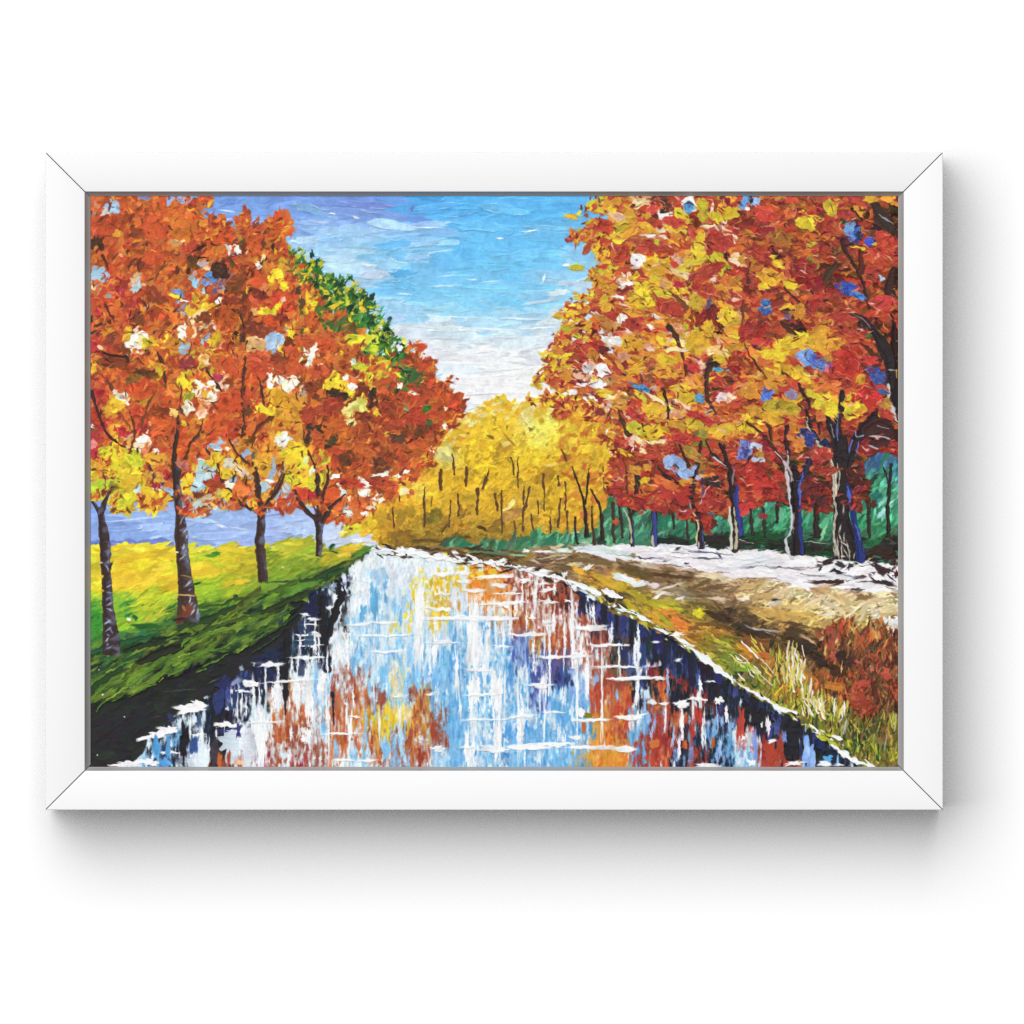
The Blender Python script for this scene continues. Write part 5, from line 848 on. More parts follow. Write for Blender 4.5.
tlines(4, 1, [([(430, 530), (432, 600), (470, 660), (530, 720), (580, 790), (600, 880), (612, 960), (610, 1030)], [10, 18, 17, 18, 20, 22, 24, 22], (226, 218, 194)), ([(620, 830), (640, 900), (630, 990)], [8, 14, 14], (206, 196, 166)), ([(590, 840), (598, 960)], 8, (230, 224, 206)), ([(580, 580), (605, 660)], [6, 10], (150, 160, 180)), ([(632, 500), (620, 600), (625, 680)], [8, 12, 8], (90, 110, 190))], RT[3], rough=.6, h=1.5, col2=(110, 90, 80), streak=.6)
tlines(4, 2, [([(612, -10), (602, 90), (610, 200), (618, 260), (602, 330), (606, 420), (622, 520)], [19, 19, 18, 15, 16, 14, 10], (220, 208, 184)), ([(640, 0), (632, 80)], 10, (206, 200, 180)), ([(605, 400), (610, 520)], 10, (210, 206, 196))], RT[3], rough=.6, h=1.5, col2=(100, 84, 76), streak=.6)
for u, v, L, a in [(640, 400, 60, 80), (625, 460, 90, 90), (665, 410, 50, 100), (670, 450, 60, 30), (690, 470, 70, 80), (650, 490, 90, 90), (680, 510, 60, 60), (700, 520, 60, 90), (630, 520, 60, 80), (660, 530, 40, 0), (730, 520, 40, 100), (640, 350, 40, 100), (660, 230, 60, 90), (600, 490, 60, 90)]:
    tdabs(4, 2, [(u, v, L, 9, a, (206, 200, 180))], TRUNK_OF[RT[3]], h=1.3, rag=.5)
# the second trunk
tlines(4, 1, [([(40, 560), (120, 620), (180, 690), (230, 760), (300, 840)], [12, 18, 22, 24, 20], (84, 50, 44)), ([(150, 470), (175, 550), (195, 640), (205, 710)], [16, 22, 16, 14], (80, 56, 40)), ([(300, 590), (290, 680), (305, 760), (312, 840)], [18, 30, 24, 26], (60, 40, 44)), ([(470, 740), (430, 830), (400, 920), (380, 1030)], [34, 40, 40, 44], (50, 46, 76)), ([(345, 860), (345, 1030)], [40, 70], (46, 36, 38)), ([(25, 70), (60, 140), (120, 220), (170, 280)], [6, 12, 14, 8], (76, 48, 42)), ([(370, 320), (400, 380), (440, 430), (450, 480)], [16, 26, 20, 10], (60, 42, 44)), ([(510, 560), (510, 640)], 16, 'K'), ([(65, 780), (40, 850), (0, 930)], [22, 16, 10], (60, 40, 44))], RT[2], 'K', **TR)
tlines(4, 2, [([(345, -10), (355, 200), (365, 380), (372, 520)], [64, 60, 66, 90]), ([(385, 40), (380, 200), (390, 380), (400, 515)], [16, 20, 24, 20], (48, 58, 132))], RT[2], (44, 36, 40), **TR)
tlines(4, 1, [([(225, 755), (270, 800), (300, 840), (290, 900), (305, 960), (312, 1030)], [8, 12, 16, 12, 16, 16], (202, 190, 186)), ([(300, 750), (312, 800), (302, 850), (330, 900), (325, 940)], [8, 12, 12, 12, 8], (190, 180, 186)), ([(250, 905), (290, 905)], 8, (226, 190, 180)), ([(400, 880), (385, 960), (380, 1020)], [10, 16, 20], (90, 110, 200)), ([(420, 935), (360, 940)], 6, (80, 90, 160))], RT[2], rough=.7, h=1.4)
tlines(4, 2, [([(300, -10), (312, 100), (318, 200), (338, 300), (325, 380), (292, 420), (300, 480), (335, 545)], [14, 18, 18, 18, 12, 14, 18, 16], (206, 206, 212)), ([(385, 100), (382, 200)], [14, 8], (100, 116, 210)), ([(345, 250), (342, 380)], 8, (150, 140, 140)), ([(325, 0), (335, 40)], 10, (180, 150, 140))], RT[2], rough=.7, h=1.5)
# single leaves and sky holes
LF = dict(h=1.9, rag=.24, streak=.5, tail=.3, rim=.42, rimc='c')
tdabs(3, 0, [(150, 70, 130, 50, -30, 'L', 'Y'), (270, 60, 130, 60, -16, 'A'), (450, 55, 100, 60, -14, (240, 206, 150)), (290, 140, 110, 60, 20, (240, 190, 150)), (180, 240, 100, 60, 46, 'L', 'A'), (60, 280, 110, 32, 6, 'L', 'V'), (210, 200, 150, 80, 14, 'E'), (290, 290, 110, 40, 16, 'Y'), (190, 355, 110, 40, 10, 'y', 'L'), (200, 415, 80, 18, 8, (160, 50, 60)), (45, 472, 110, 44, 6, 'L', 'A'), (140, 540, 46, 30, 20, (130, 170, 60)), (480, 210, 90, 60, 40, 'A', 'Y'), (380, 255, 120, 44, -20, (222, 160, 50)), (320, 210, 100, 50, -20, 'y', 'V'),
             (215, 545, 120, 150, 16, (214, 140, 44), 'y'), (445, 430, 110, 80, 20, 'W'), (540, 480, 130, 70, 20, (214, 156, 40), 'y'), (815, 365, 100, 80, -60, 'Y', 'L'), (750, 460, 140, 70, -30, 'Y', 'L'), (950, 440, 150, 80, 40, (200, 180, 44), 'L'), (845, 285, 60, 60, 50, 'Y'), (670, 220, 80, 36, 6, 'y', 'L'), (720, 140, 110, 60, 40, 'Y', 'L'), (600, 130, 90, 40, 14, 'W'), (595, 112, 50, 26, 0, 'K'), (770, 70, 90, 90, 0, 'W'), (765, 80, 60, 70, -30, 'b'), (850, 100, 60, 150, 10, (190, 166, 40), 'L'), (930, 150, 100, 50, 30, 'Y', 'V'), (910, 220, 90, 50, 30, (240, 220, 176)), (960, 90, 26, 80, 10, 'A'), (905, 80, 20, 60, 0, 'W'),
             (500, 630, 150, 110, 30, 'Y', 'L'), (430, 690, 140, 70, 10, (222, 170, 40), 'L'), (520, 690, 90, 60, 20, 'Y'), (610, 650, 80, 60, 30, 'L', 'Y'), (400, 760, 120, 50, 14, 'A'), (230, 710, 90, 90, 10, 'A', 'y'), (50, 740, 130, 60, -30, 'Y', 'A'), (20, 770, 90, 40, -30, 'Y'), (110, 730, 40, 40, 0, 'W'), (100, 840, 90, 60, -30, 'A', 'L'), (220, 815, 160, 60, 40, (196, 120, 60), 'A'), (280, 935, 110, 60, 20, 'W'), (250, 920, 120, 30, 16, 'W'), (390, 950, 130, 110, 0, (226, 160, 44), 'y'), (40, 900, 90, 40, 10, 'L'), (580, 940, 60, 36, 10, 'Y'), (550, 785, 70, 20, 16, 'W'), (520, 850, 60, 22, 20, 'W'), (690, 995, 120, 24, 6, 'W'), (800, 680, 100, 90, 40, (206, 170, 50), 'V'), (885, 850, 70, 90, 0, 'y', 'A'), (880, 820, 140, 150, 0, 'D'), (885, 845, 64, 90, 0, 'y', 'A'), (960, 600, 90, 50, 20, 'A'), (870, 565, 50, 24, 0, 'A'), (740, 840, 40, 120, 10, (190, 160, 40), 'L'), (820, 930, 150, 90, 30, 'A', 'Y'), (930, 1000, 110, 60, 0, 'c'), (990, 780, 90, 100, 0, 'Y'), (720, 520, 130, 40, 20, (240, 206, 150)), (600, 575, 60, 60, 0, 'Q'), (660, 180, 160, 60, 14, (200, 66, 56)), (530, 270, 160, 22, 6, 'W'), (560, 340, 180, 80, 24, 'E'), (300, 380, 130, 100, 0, 'E'), (340, 580, 150, 22, 0, 'W'), (640, 730, 160, 90, 20, 'E'), (870, 500, 170, 90, -30, 'E'), (860, 610, 170, 70, 24, 'E'), (940, 310, 160, 110, 30, 'E'), (400, 840, 110, 80, 30, 'E'), (310, 660, 90, 30, 10, 'W'), (330, 800, 60, 60, 60, 'W'), (885, 700, 36, 60, 20, (90, 76, 110)), (550, 305, 30, 30, 0, 'L')], right_tree, cluster=True, **LF)
tdabs(3, 1, [(260, 40, 110, 50, 16, 'W'), (90, 100, 130, 80, 20, 'E'), (150, 130, 90, 60, 40, (206, 130, 50)), (110, 220, 60, 80, 0, (190, 180, 186)), (210, 230, 90, 80, 30, 'W'), (160, 250, 40, 40, 0, 'r'), (170, 325, 100, 44, 0, 'W'), (20, 375, 60, 40, -20, 'W'), (230, 365, 100, 34, 4, 'Y'), (630, 165, 130, 70, 10, 'y', 'A'), (590, 240, 130, 80, 16, (216, 140, 50), 'y'), (470, 345, 90, 40, 20, (60, 130, 200)), (440, 340, 90, 22, 8, (70, 150, 210)), (540, 345, 60, 30, 0, (226, 170, 150)), (680, 95, 150, 30, -6, 'c'), (790, 210, 120, 70, 30, (200, 60, 60)), (820, 70, 120, 130, 60, (226, 170, 44), 'y'), (950, 100, 130, 60, 6, (236, 176, 90), 'c'), (965, 160, 100, 40, 10, 'y'), (945, 222, 66, 36, 10, (70, 150, 190)), (1000, 240, 30, 14, 0, (90, 180, 220)), (910, 190, 80, 36, 0, 'K'), (690, 340, 110, 50, 0, 'y', 'Y'), (740, 400, 150, 80, 30, 'y', 'A'), (835, 415, 60, 60, 0, (80, 150, 200)), (970, 405, 80, 50, -6, (226, 206, 206)), (560, 420, 160, 26, 30, 'c'), (450, 400, 90, 36, 40, 'L', 'Y'), (530, 490, 140, 80, 6, 'y', 'A'), (570, 545, 80, 40, 0, 'A'), (690, 580, 120, 60, 14, 'A', 'V'), (800, 580, 130, 80, 6, 'y', 'V'), (540, 620, 140, 90, -10, 'y', 'Y'), (420, 610, 110, 70, 30, 'L', 'A'), (560, 690, 120, 24, -8, 'c'), (460, 685, 90, 24, 16, 'c'), (970, 620, 130, 80, -16, 'y', 'A'), (300, 450, 160, 80, -40, (206, 140, 70), 'A'), (250, 470, 70, 40, -60, (226, 196, 170)), (320, 205, 80, 24, 40, 'A'), (430, 220, 110, 60, -20, 'A', 'y'), (460, 150, 130, 24, 6, 'A'), (100, 470, 60, 50, 10, 'E'), (340, 140, 90, 60, -30, (214, 150, 110)), (780, 760, 120, 60, 30, (200, 150, 60), 'V'), (850, 650, 60, 40, 20, 'V'), (350, 760, 110, 30, 30, 'Y'), (420, 870, 90, 50, 20, 'A'), (480, 950, 44, 44, 0, 'y'), (500, 860, 50, 40, 0, 'A'), (740, 950, 90, 50, 0, 'A'), (430, 520, 140, 60, 16, (190, 56, 54)), (820, 520, 190, 40, 20, (196, 56, 54)), (720, 670, 140, 60, 16, (196, 56, 54)), (520, 790, 200, 40, -6, 'E'), (590, 740, 150, 50, 6, 'E'), (300, 780, 60, 40, 0, 'r'), (260, 905, 70, 44, 0, (200, 76, 50)), (530, 100, 30, 12, 40, 'W'), (640, 830, 70, 90, -20, 'S'), (700, 840, 110, 80, 30, 'S'), (750, 885, 70, 50, 30, 'S'), (790, 865, 24, 70, 30, 'S'), (820, 915, 30, 26, 0, 'S'), (670, 850, 24, 30, 30, 'B'), (250, 300, 60, 50, -30, 'Q')], right_tree, cluster=True, **LF)
tdabs(2, 1, [(860, 116, 40, 22, -20, 'y'), (930, 140, 130, 36, 4, 'Y', 'L'), (880, 165, 70, 30, 10, 'r'), (950, 95, 80, 50, 10, 'E'), (1010, 115, 70, 60, 0, 'E'), (945, 198, 130, 16, 4, 'L'), (1000, 185, 60, 30, -10, 'E'), (800, 323, 70, 22, 6, 'Y', 'L'), (890, 270, 130, 30, -6, 'A', 'E'), (985, 270, 120, 90, -10, (222, 140, 44), 'A'), (960, 240, 90, 20, -20, 'E'), (900, 320, 60, 40, 60, 'A'), (945, 355, 50, 24, 20, 'Y'), (800, 425, 90, 32, 4, 'y', 'Y'), (890, 400, 40, 90, -30, 'O'), (870, 430, 80, 30, 20, 'A'), (1000, 460, 50, 90, 14, 'E'), (930, 420, 60, 26, -10, 'A'), (940, 25, 50, 30, 60, 'O'), (990, 30, 80, 80, 0, (226, 150, 44))], RT[0], cluster=True, **LF)
tdabs(2, 0, [(1000, 780, 90, 40, -36, 'Y', 'L'), (1005, 705, 30, 40, 0, 'O'), (1000, 880, 90, 60, -20, 'A'), (970, 930, 50, 60, 40, 'A'), (940, 990, 60, 50, 0, 'E'), (870, 1015, 50, 20, 0, 'Y'), (960, 1015, 80, 20, 4, 'Y')], RT[0], cluster=True, **LF)
tdabs(4, 0, [(30, 60, 40, 110, 20, (90, 160, 220)), (100, 50, 70, 60, 30, (150, 196, 240)), (50, 95, 40, 30, 0, 'W'), (75, 45, 24, 36, 0, 'N'), (580, 90, 70, 110, -30, 'Y', 'V'), (400, 190, 110, 60, 16, 'Y', 'L'), (320, 130, 80, 50, 40, 'O'), (280, 290, 130, 100, 10, (180, 100, 50), 'V'), (560, 255, 50, 60, 20, 'A', 'O'), (720, 240, 90, 110, 20, 'U', 'H'), (700, 215, 70, 40, -20, (120, 170, 230)), (760, 265, 40, 70, 10, 'N', 'U'), (825, 300, 60, 50, -20, (60, 80, 210)), (795, 355, 40, 16, 0, 'Y'), (740, 340, 70, 14, 14, 'Y'), (865, 315, 24, 24, 0, 'L'), (230, 445, 120, 50, 24, 'Y', 'A'), (190, 530, 160, 90, 20, (232, 160, 44), 'Y'), (150, 590, 60, 60, 0, 'Y'), (325, 580, 110, 50, 24, 'Y'), (265, 530, 70, 50, 30, 'A'), (690, 600, 110, 80, 10, (50, 76, 170), 'U'), (750, 650, 110, 40, 20, (60, 96, 190), 'H'), (165, 725, 80, 100, 0, (46, 84, 160), 'b'), (298, 785, 34, 34, 0, 'U'), (380, 755, 80, 90, 20, 'A', 'O'), (510, 900, 110, 110, 10, 'A', 'y'), (310, 955, 130, 80, -16, 'y', 'Y'), (410, 960, 110, 80, 20, 'A', 'Y'), (420, 1010, 70, 40, 0, (130, 170, 230)), (530, 980, 100, 70, 20, 'A'), (190, 1015, 130, 30, 4, 'Y'), (840, 30, 100, 44, 0, 'A', 'Y'), (960, 30, 90, 50, 0, 'A'), (925, 700, 170, 90, 10, (206, 66, 60)), (610, 380, 14, 50, 0, 'G'), (820, 910, 50, 20, 0, 'G'), (950, 320, 140, 110, 30, (200, 66, 54)), (860, 420, 150, 80, 30, (196, 76, 50)), (410, 480, 130, 120, 20, (150, 46, 44)), (170, 130, 160, 90, 20, (206, 70, 56)), (640, 790, 180, 60, 10, 'E'), (500, 680, 150, 90, -30, 'E'), (700, 880, 170, 60, 20, 'E'), (100, 380, 160, 90, 30, 'E'), (540, 220, 110, 90, 30, 'E'), (450, 330, 60, 24, -20, 'L'), (760, 110, 50, 70, -40, 'A'), (10, 410, 40, 50, 0, 'A'), (20, 290, 60, 70, 40, 'O'), (60, 870, 150, 110, -30, (156, 50, 44))], right_tree, cluster=True, **LF)
tdabs(4, 1, [(320, 60, 160, 80, -10, 'y', 'Y'), (410, 55, 90, 90, 10, (226, 180, 50), 'Y'), (210, 140, 150, 60, 10, 'Y', 'y'), (430, 150, 90, 120, 30, (100, 140, 210), 'S'), (500, 185, 110, 90, 30, (66, 100, 190), 'S'), (545, 60, 110, 70, 20, 'A', 'y'), (610, 130, 110, 80, 30, 'A', 'O'), (735, 170, 50, 100, 0, 'A'), (560, 225, 30, 60, 20, (220, 120, 150)), (590, 205, 24, 40, 0, (90, 80, 190)), (390, 270, 130, 80, 10, 'Y', 'A'), (340, 240, 40, 60, 0, 'y'), (870, 250, 150, 60, 30, (54, 66, 140), 'U'), (880, 290, 120, 60, 20, (54, 76, 140)), (775, 300, 66, 60, 0, 'A', 'y'), (60, 360, 140, 100, 0, 'A', 'O'), (175, 390, 70, 90, 20, (70, 110, 220), 'S'), (200, 330, 100, 60, 40, 'A'), (330, 385, 70, 60, 40, (150, 130, 170)), (470, 390, 110, 50, 24, 'Y', 'L'), (540, 470, 160, 80, 26, 'Y', 'L'), (720, 440, 120, 110, 30, 'Y', 'y'), (690, 510, 70, 60, -40, 'L', 'A'), (250, 465, 190, 80, 6, (206, 176, 44), 'V'), (245, 460, 30, 40, 0, 'V'), (110, 510, 90, 90, 10, 'A', 'V'), (220, 540, 130, 80, 0, 'A', 'y'), (0, 600, 60, 50, 0, 'Y'), (510, 520, 60, 70, 20, 'O'), (430, 660, 130, 90, 30, (50, 64, 140), 'N'), (545, 700, 70, 50, 20, 'N'), (40, 740, 80, 130, 20, (70, 76, 160), 'S'), (110, 720, 70, 40, 20, (200, 210, 240)), (115, 810, 70, 60, -30, (190, 204, 236)), (20, 700, 60, 40, 0, (110, 130, 200)), (130, 770, 60, 50, 20, 'A', 'V'), (360, 690, 130, 60, 30, (206, 120, 60), 'A'), (380, 740, 60, 40, 0, 'A'), (920, 450, 90, 90, 0, (150, 110, 50), 'A'), (920, 370, 60, 30, 20, (56, 90, 150)), (130, 920, 220, 150, 10, (196, 54, 48), 'D'), (190, 890, 60, 60, 0, 'B'), (690, 180, 160, 140, 60, (200, 56, 46)), (820, 400, 150, 120, 40, (200, 54, 48)), (820, 165, 130, 50, 10, (206, 60, 60)), (520, 780, 130, 90, 10, (170, 60, 50)), (550, 870, 150, 60, 0, (150, 54, 46)), (580, 330, 150, 50, -20, 'O'), (650, 270, 150, 50, 20, 'E'), (160, 180, 110, 50, 10, 'O'), (190, 270, 90, 30, 30, 'A'), (730, 900, 90, 120, 0, (80, 40, 38)), (940, 510, 120, 60, 20, 'E')], right_tree, cluster=True, **LF)
tdabs(4, 2, [(30, 200, 70, 60, 0, (196, 56, 50)), (150, 270, 50, 40, 0, (160, 50, 56)), (130, 60, 220, 100, 10, (190, 56, 48)), (510, 190, 110, 90, 10, (80, 42, 42)), (735, 185, 60, 60, 0, (86, 40, 40)), (855, 190, 50, 50, 0, (90, 50, 44)), (450, 60, 100, 110, 0, (110, 44, 44)), (180, 120, 90, 60, 20, 'D')], right_tree, cluster=True, h=1.2, rag=.3)
tdabs(3, 2, [(740, 260, 90, 50, 0, (190, 60, 44)), (880, 310, 60, 60, 0, (170, 60, 46)), (660, 120, 240, 120, 10, (180, 56, 46)), (290, 310, 36, 50, 0, (190, 76, 44)), (440, 200, 60, 60, 0, (150, 52, 46)), (620, 60, 160, 60, 20, 'O'), (480, 50, 60, 50, 0, 'y'), (940, 170, 120, 90, 20, (170, 60, 50)), (730, 232, 60, 10, 4, (226, 200, 200)), (280, 110, 120, 60, 10, (150, 60, 44)), (500, 90, 110, 60, 0, (200, 100, 44)), (920, 60, 130, 60, 0, (60, 44, 44)), (720, 10, 80, 30, 20, 'S'), (820, 20, 30, 30, 0, 'S')], right_tree, cluster=True, h=1.2, rag=.3)
for pts, w in (([(835, 505), (845, 560)], 3), ):
    pass

# ---------------------------------------------------------------- the green tree behind on the left
GREEN = motif('painted_tree')
gr_poly = tl(1, 0, [(200, 270), (240, 330), (290, 410), (350, 470), (430, 460), (440, 540), (540, 540), (595, 560), (610, 650), (670, 640), (730, 620), (775, 740), (800, 830), (830, 880), (900, 1000)]) + tl(1, 1, [(940, 170), (1000, 200), (980, 300), (800, 260), (560, 100), (400, 20), (330, 0)]) + tl(1, 0, [(300, 900), (250, 700), (200, 500)])
for l0, l1, w0, w1, num in ((6, 12, 4, 7, 230), (3, 7, 1.5, 3.5, 1100)):
    for _ in range(num):
        x, y = rand_in(gr_poly)
        e = (x - 300) * .75 + 285 - y                      # how near the right edge
        c = random.choice(['G', 'g', 'G', (62, 122, 52), 'L', (40, 86, 44), 'g', (120, 150, 50)] if e > -18 else ['G', 'L', 'Y', 'O', 'R', 'A', 'g', 'O'])
        dab(x, y, random.uniform(l0, l1), random.uniform(w0, w1), RR(-60, 35), jitter(c, .1), random.choice(['G', 'g', 'L']), h=1.2, rag=.5, streak=.5, tail=.6, lab=GREEN, rim=.15, rimc='L', p=2.1)
tdabs(1, 0, [(425, 490, 50, 60, -60, (50, 120, 60)), (405, 560, 50, 90, 80, (50, 110, 56)), (525, 570, 40, 100, 30, (50, 110, 50)), (480, 580, 50, 50, 0, (190, 190, 60)), (575, 590, 40, 130, 6, (56, 110, 60)), (640, 690, 60, 110, 20, (60, 130, 60)), (730, 680, 50, 100, -20, (50, 110, 60)), (700, 710, 50, 20, -30, (60, 130, 70)), (830, 790, 90, 24, -40, (60, 140, 60)), (810, 840, 20, 60, 20, (60, 130, 60)), (710, 790, 90, 80, 0, (60, 130, 70)), (720, 860, 110, 90, -40, (70, 140, 60)), (620, 720, 60, 150, 10, (56, 120, 56)), (560, 690, 90, 60, 0, (150, 170, 60)), (340, 550, 70, 60, 30, (60, 120, 60)), (460, 760, 60, 110, 20, (50, 110, 60)), (790, 930, 60, 70, 20, (60, 120, 56)), (850, 970, 80, 50, 40, (90, 150, 50)), (225, 330, 80, 40, 20, (180, 180, 40)), (215, 260, 60, 20, -20, (80, 130, 60)), (690, 940, 60, 40, 40, 'L'), (560, 790, 90, 60, -20, 'O'), (590, 850, 40, 90, -20, 'O'), (640, 890, 70, 60, 30, 'A', 'L'), (280, 420, 60, 40, 30, 'r'), (335, 460, 50, 30, 10, 'r'), (375, 490, 40, 10, -10, (110, 90, 100)), (270, 385, 30, 12, 0, 'g'), (745, 745, 60, 14, -10, 'w'), (690, 700, 24, 40, 0, (170, 210, 240)), (740, 890, 40, 60, 20, (180, 210, 240)), (460, 880, 60, 40, 0, (190, 214, 236)), (430, 780, 16, 30, 0, 'w'), (640, 815, 60, 20, 20, (180, 214, 240)), (550, 640, 60, 16, 20, (170, 210, 240))], GREEN, h=1.3, rag=.6, streak=.4)

# ---------------------------------------------------------------- the orange trees on the left bank
LT = [tree_motif() for _ in range(4)]


def left_tree(x, y):
    xx = x + random.gauss(0, 4)
    return LT[0] if (xx < 128 and y > 440) else LT[1] if xx < 222 - (y < 330) * 10 else LT[2] if xx < 296 else LT[3]


lt_poly = [(84, 190)] + tl(0, 0, [(770, 10), (765, 50), (700, 60), (640, 60), (650, 130), (690, 140), (705, 230), (765, 285), (780, 215), (775, 160), (800, 148), (830, 170), (830, 205), (880, 235), (930, 310), (950, 260), (975, 200), (940, 180), (985, 148), (995, 195)]) + \
    tl(1, 0, [(0, 195), (60, 320), (80, 250), (100, 230), (120, 190), (185, 128), (240, 175), (230, 250), (160, 320), (200, 350), (250, 400), (290, 410), (300, 480), (340, 560), (420, 640), (440, 740), (520, 780), (600, 800), (660, 900), (720, 960), (780, 1024)]) + \
    tl(1, 1, [(760, 180), (900, 200), (1000, 190)]) + [(410, 362)] + tl(2, 1, [(10, 60), (45, 110), (20, 170), (70, 195), (110, 195), (130, 260), (80, 290), (130, 320), (190, 360), (260, 290), (230, 350), (200, 380), (260, 400), (320, 500), (270, 500), (290, 560), (190, 570), (195, 620), (170, 690), (130, 740), (150, 800), (60, 840), (0, 900)]) + \
    tl(1, 1, [(960, 900), (940, 1010)]) + tl(1, 2, [(820, 120), (760, 200), (700, 260), (640, 320), (610, 280), (560, 290), (500, 220), (470, 200), (400, 175), (280, 180), (200, 180), (120, 215), (0, 195)]) + \
    tl(0, 2, [(1000, 150), (900, 180), (850, 200), (740, 220), (700, 280), (690, 240), (610, 230), (590, 140), (500, 70), (480, 140), (440, 205), (360, 205), (300, 130), (240, 210), (150, 238), (180, 130), (60, 130), (-30, 140)])
lt_cells = Cells([
    (90, 194, ["OS RO OO OR SO OB SS SS", "OR RB RR RO OA OB RO RO", "KO OR RB RO OP RB RO WK", "RO OR RK RO OB RP OB KB", "SR RC RP RO OR RS UK BK", "RC RC CB RA RS YR RW BK", "RK RC BR RO OW WP BO BK", "CR BR WO YO AS PO YA KB"]),
    (90, 334, ["CK BR OW YO AO OS RP YK", "AB BR OK YO BO LC OR RB", "RC RO BK RK OA YR PW RC", "CR WA AR RB RO PW WR RB", "CB OA RC RO RB OA RO RO", "CR YA OP PR RO RO RS AS", "YA YL YL AO OK RC SY YS", "LS LY LY YO SC YS SC WO"]),
    (90, 494, ["LY LY Y. .. .. SA SC OA"]),
    (250, 194, [".. .. .. ..", "R. OR .. ..", "OB OB L. ..", "OK OA LO GO", "RB YO RL YG", "RB OR RL YG", "BO BR YO OG OG GO G. G.", "BP SB YG RO RB OL GY GL"]),
    (250, 334, ["PB SB OG RO OL OY GY ..", "RO RB RB OW OB RB LY OG", "RO OW WR BO YA YW OL RG", "RY AY AB OB BK KY YK RB", "OR AY AO BK RB RO RY RB", "OA AW AY RB RO RO OR OB", "AO AS YA LO RB RB OB OB", "AS SB YB LY RB RO RW RY"]),
    (250, 474, ["AO SA YL LR RO RO RW OA", "RS RS RC RC RO OR OR AY"]),
    (410, 334, ["R. .. ..", "RB R. ..", "RB RO R.", "RO RB R.", "RB BR R.", "BO B. ..", "RO .. .."])])
TL_ = dict(rough=.22, h=1.0, flat=True, side=(116, 120, 150), col2=(40, 30, 32))
# trunks (the leaves come over their tops)
tlines(0, 2, [([(550, -60), (555, 60), (570, 200), (582, 330), (582, 400), (592, 500), (605, 640), (622, 780), (628, 860), (620, 945)], [34, 42, 50, 74, 90, 76, 92, 112, 124, 150])], LT[1], (74, 54, 48), **TL_)
tlines(0, 2, [([(66, 230), (75, 300), (90, 380), (95, 440), (102, 560), (108, 700), (112, 820), (125, 950), (138, 1060), (138, 1160)], [40, 46, 70, 72, 64, 64, 68, 86, 106, 110])], LT[0], (66, 50, 50), **TL_)
tlines(0, 2, [([(-10, 130), (25, 190), (66, 250)], [16, 22, 32]), ([(70, 250), (90, 180), (140, 90), (170, 40)], [34, 30, 20, 10])], LT[0], (66, 50, 50), **TL_)
tlines(1, 2, [([(40, -80), (52, 100), (72, 210), (72, 330), (62, 420), (70, 530), (86, 690)], [14, 26, 44, 50, 58, 62, 62]), ([(92, 225), (130, 165), (190, 90), (220, 0)], [32, 30, 20, 14]), ([(45, 238), (0, 208), (-30, 190)], [30, 24, 16])], LT[2], (70, 52, 48), **TL_)
tlines(1, 2, [([(445, 280), (446, 340), (442, 440), (440, 530)], [74, 50, 42, 46]), ([(465, 300), (500, 230), (555, 175), (612, 130)], [36, 34, 24, 8]), ([(425, 290), (360, 240), (315, 180), (290, 100)], [30, 30, 24, 10]), ([(438, 280), (445, 150), (428, 0)], [36, 30, 24]), ([(460, 220), (475, 110), (500, 0)], [24, 18, 12]), ([(420, 245), (400, 200), (385, 160)], [16, 12, 8])], LT[3], (64, 50, 46), **TL_)
tdabs(0, 2, [(600, 900, 130, 60, -50, (120, 70, 50)), (570, 930, 100, 16, -8, (50, 36, 34)), (690, 910, 26, 60, 0, (120, 130, 160)), (600, 860, 20, 40, -30, (170, 110, 60))], TRUNK_OF[LT[1]], h=.8)
for u, v in [(600, 470), (608, 500), (595, 530), (650, 830), (640, 800), (670, 850), (660, 880), (690, 880), (625, 560), (610, 360), (620, 400), (585, 300), (630, 700), (640, 740), (645, 680)]:
    tdabs(0, 2, [(u, v, random.uniform(20, 50), 11, random.gauss(-70, 30), random.choice([(150, 156, 180), (120, 130, 160), (190, 190, 200)]))], TRUNK_OF[LT[1]], h=1.1, rag=.5)
for u, v in [(115, 510), (120, 560), (112, 600), (118, 720), (128, 760), (110, 800), (125, 830), (130, 870), (125, 940), (110, 950), (125, 990), (140, 1010), (118, 1030), (110, 1090), (120, 1110), (108, 1060)]:
    tdabs(0, 2, [(u, v, random.uniform(20, 50), 12, random.gauss(-60, 40), random.choice([(130, 140, 176), (110, 120, 160), (170, 176, 200)]))], TRUNK_OF[LT[0]], h=1.1, rag=.5)
tdabs(0, 2, [(620, 655, 70, 10, 10, (160, 130, 50)), (610, 775, 110, 10, 4, (220, 170, 90)), (76, 565, 22, 12, 0, 'P'), (75, 655, 22, 14, 0, 'Y'), (78, 745, 26, 12, 0, 'y'), (560, 500, 24, 12, 0, 'c'), (548, 45, 40, 10, 0, 'P'), (135, 590, 14, 60, 10, (60, 46, 40))], TRUNK_OF[LT[1]], h=1.1)

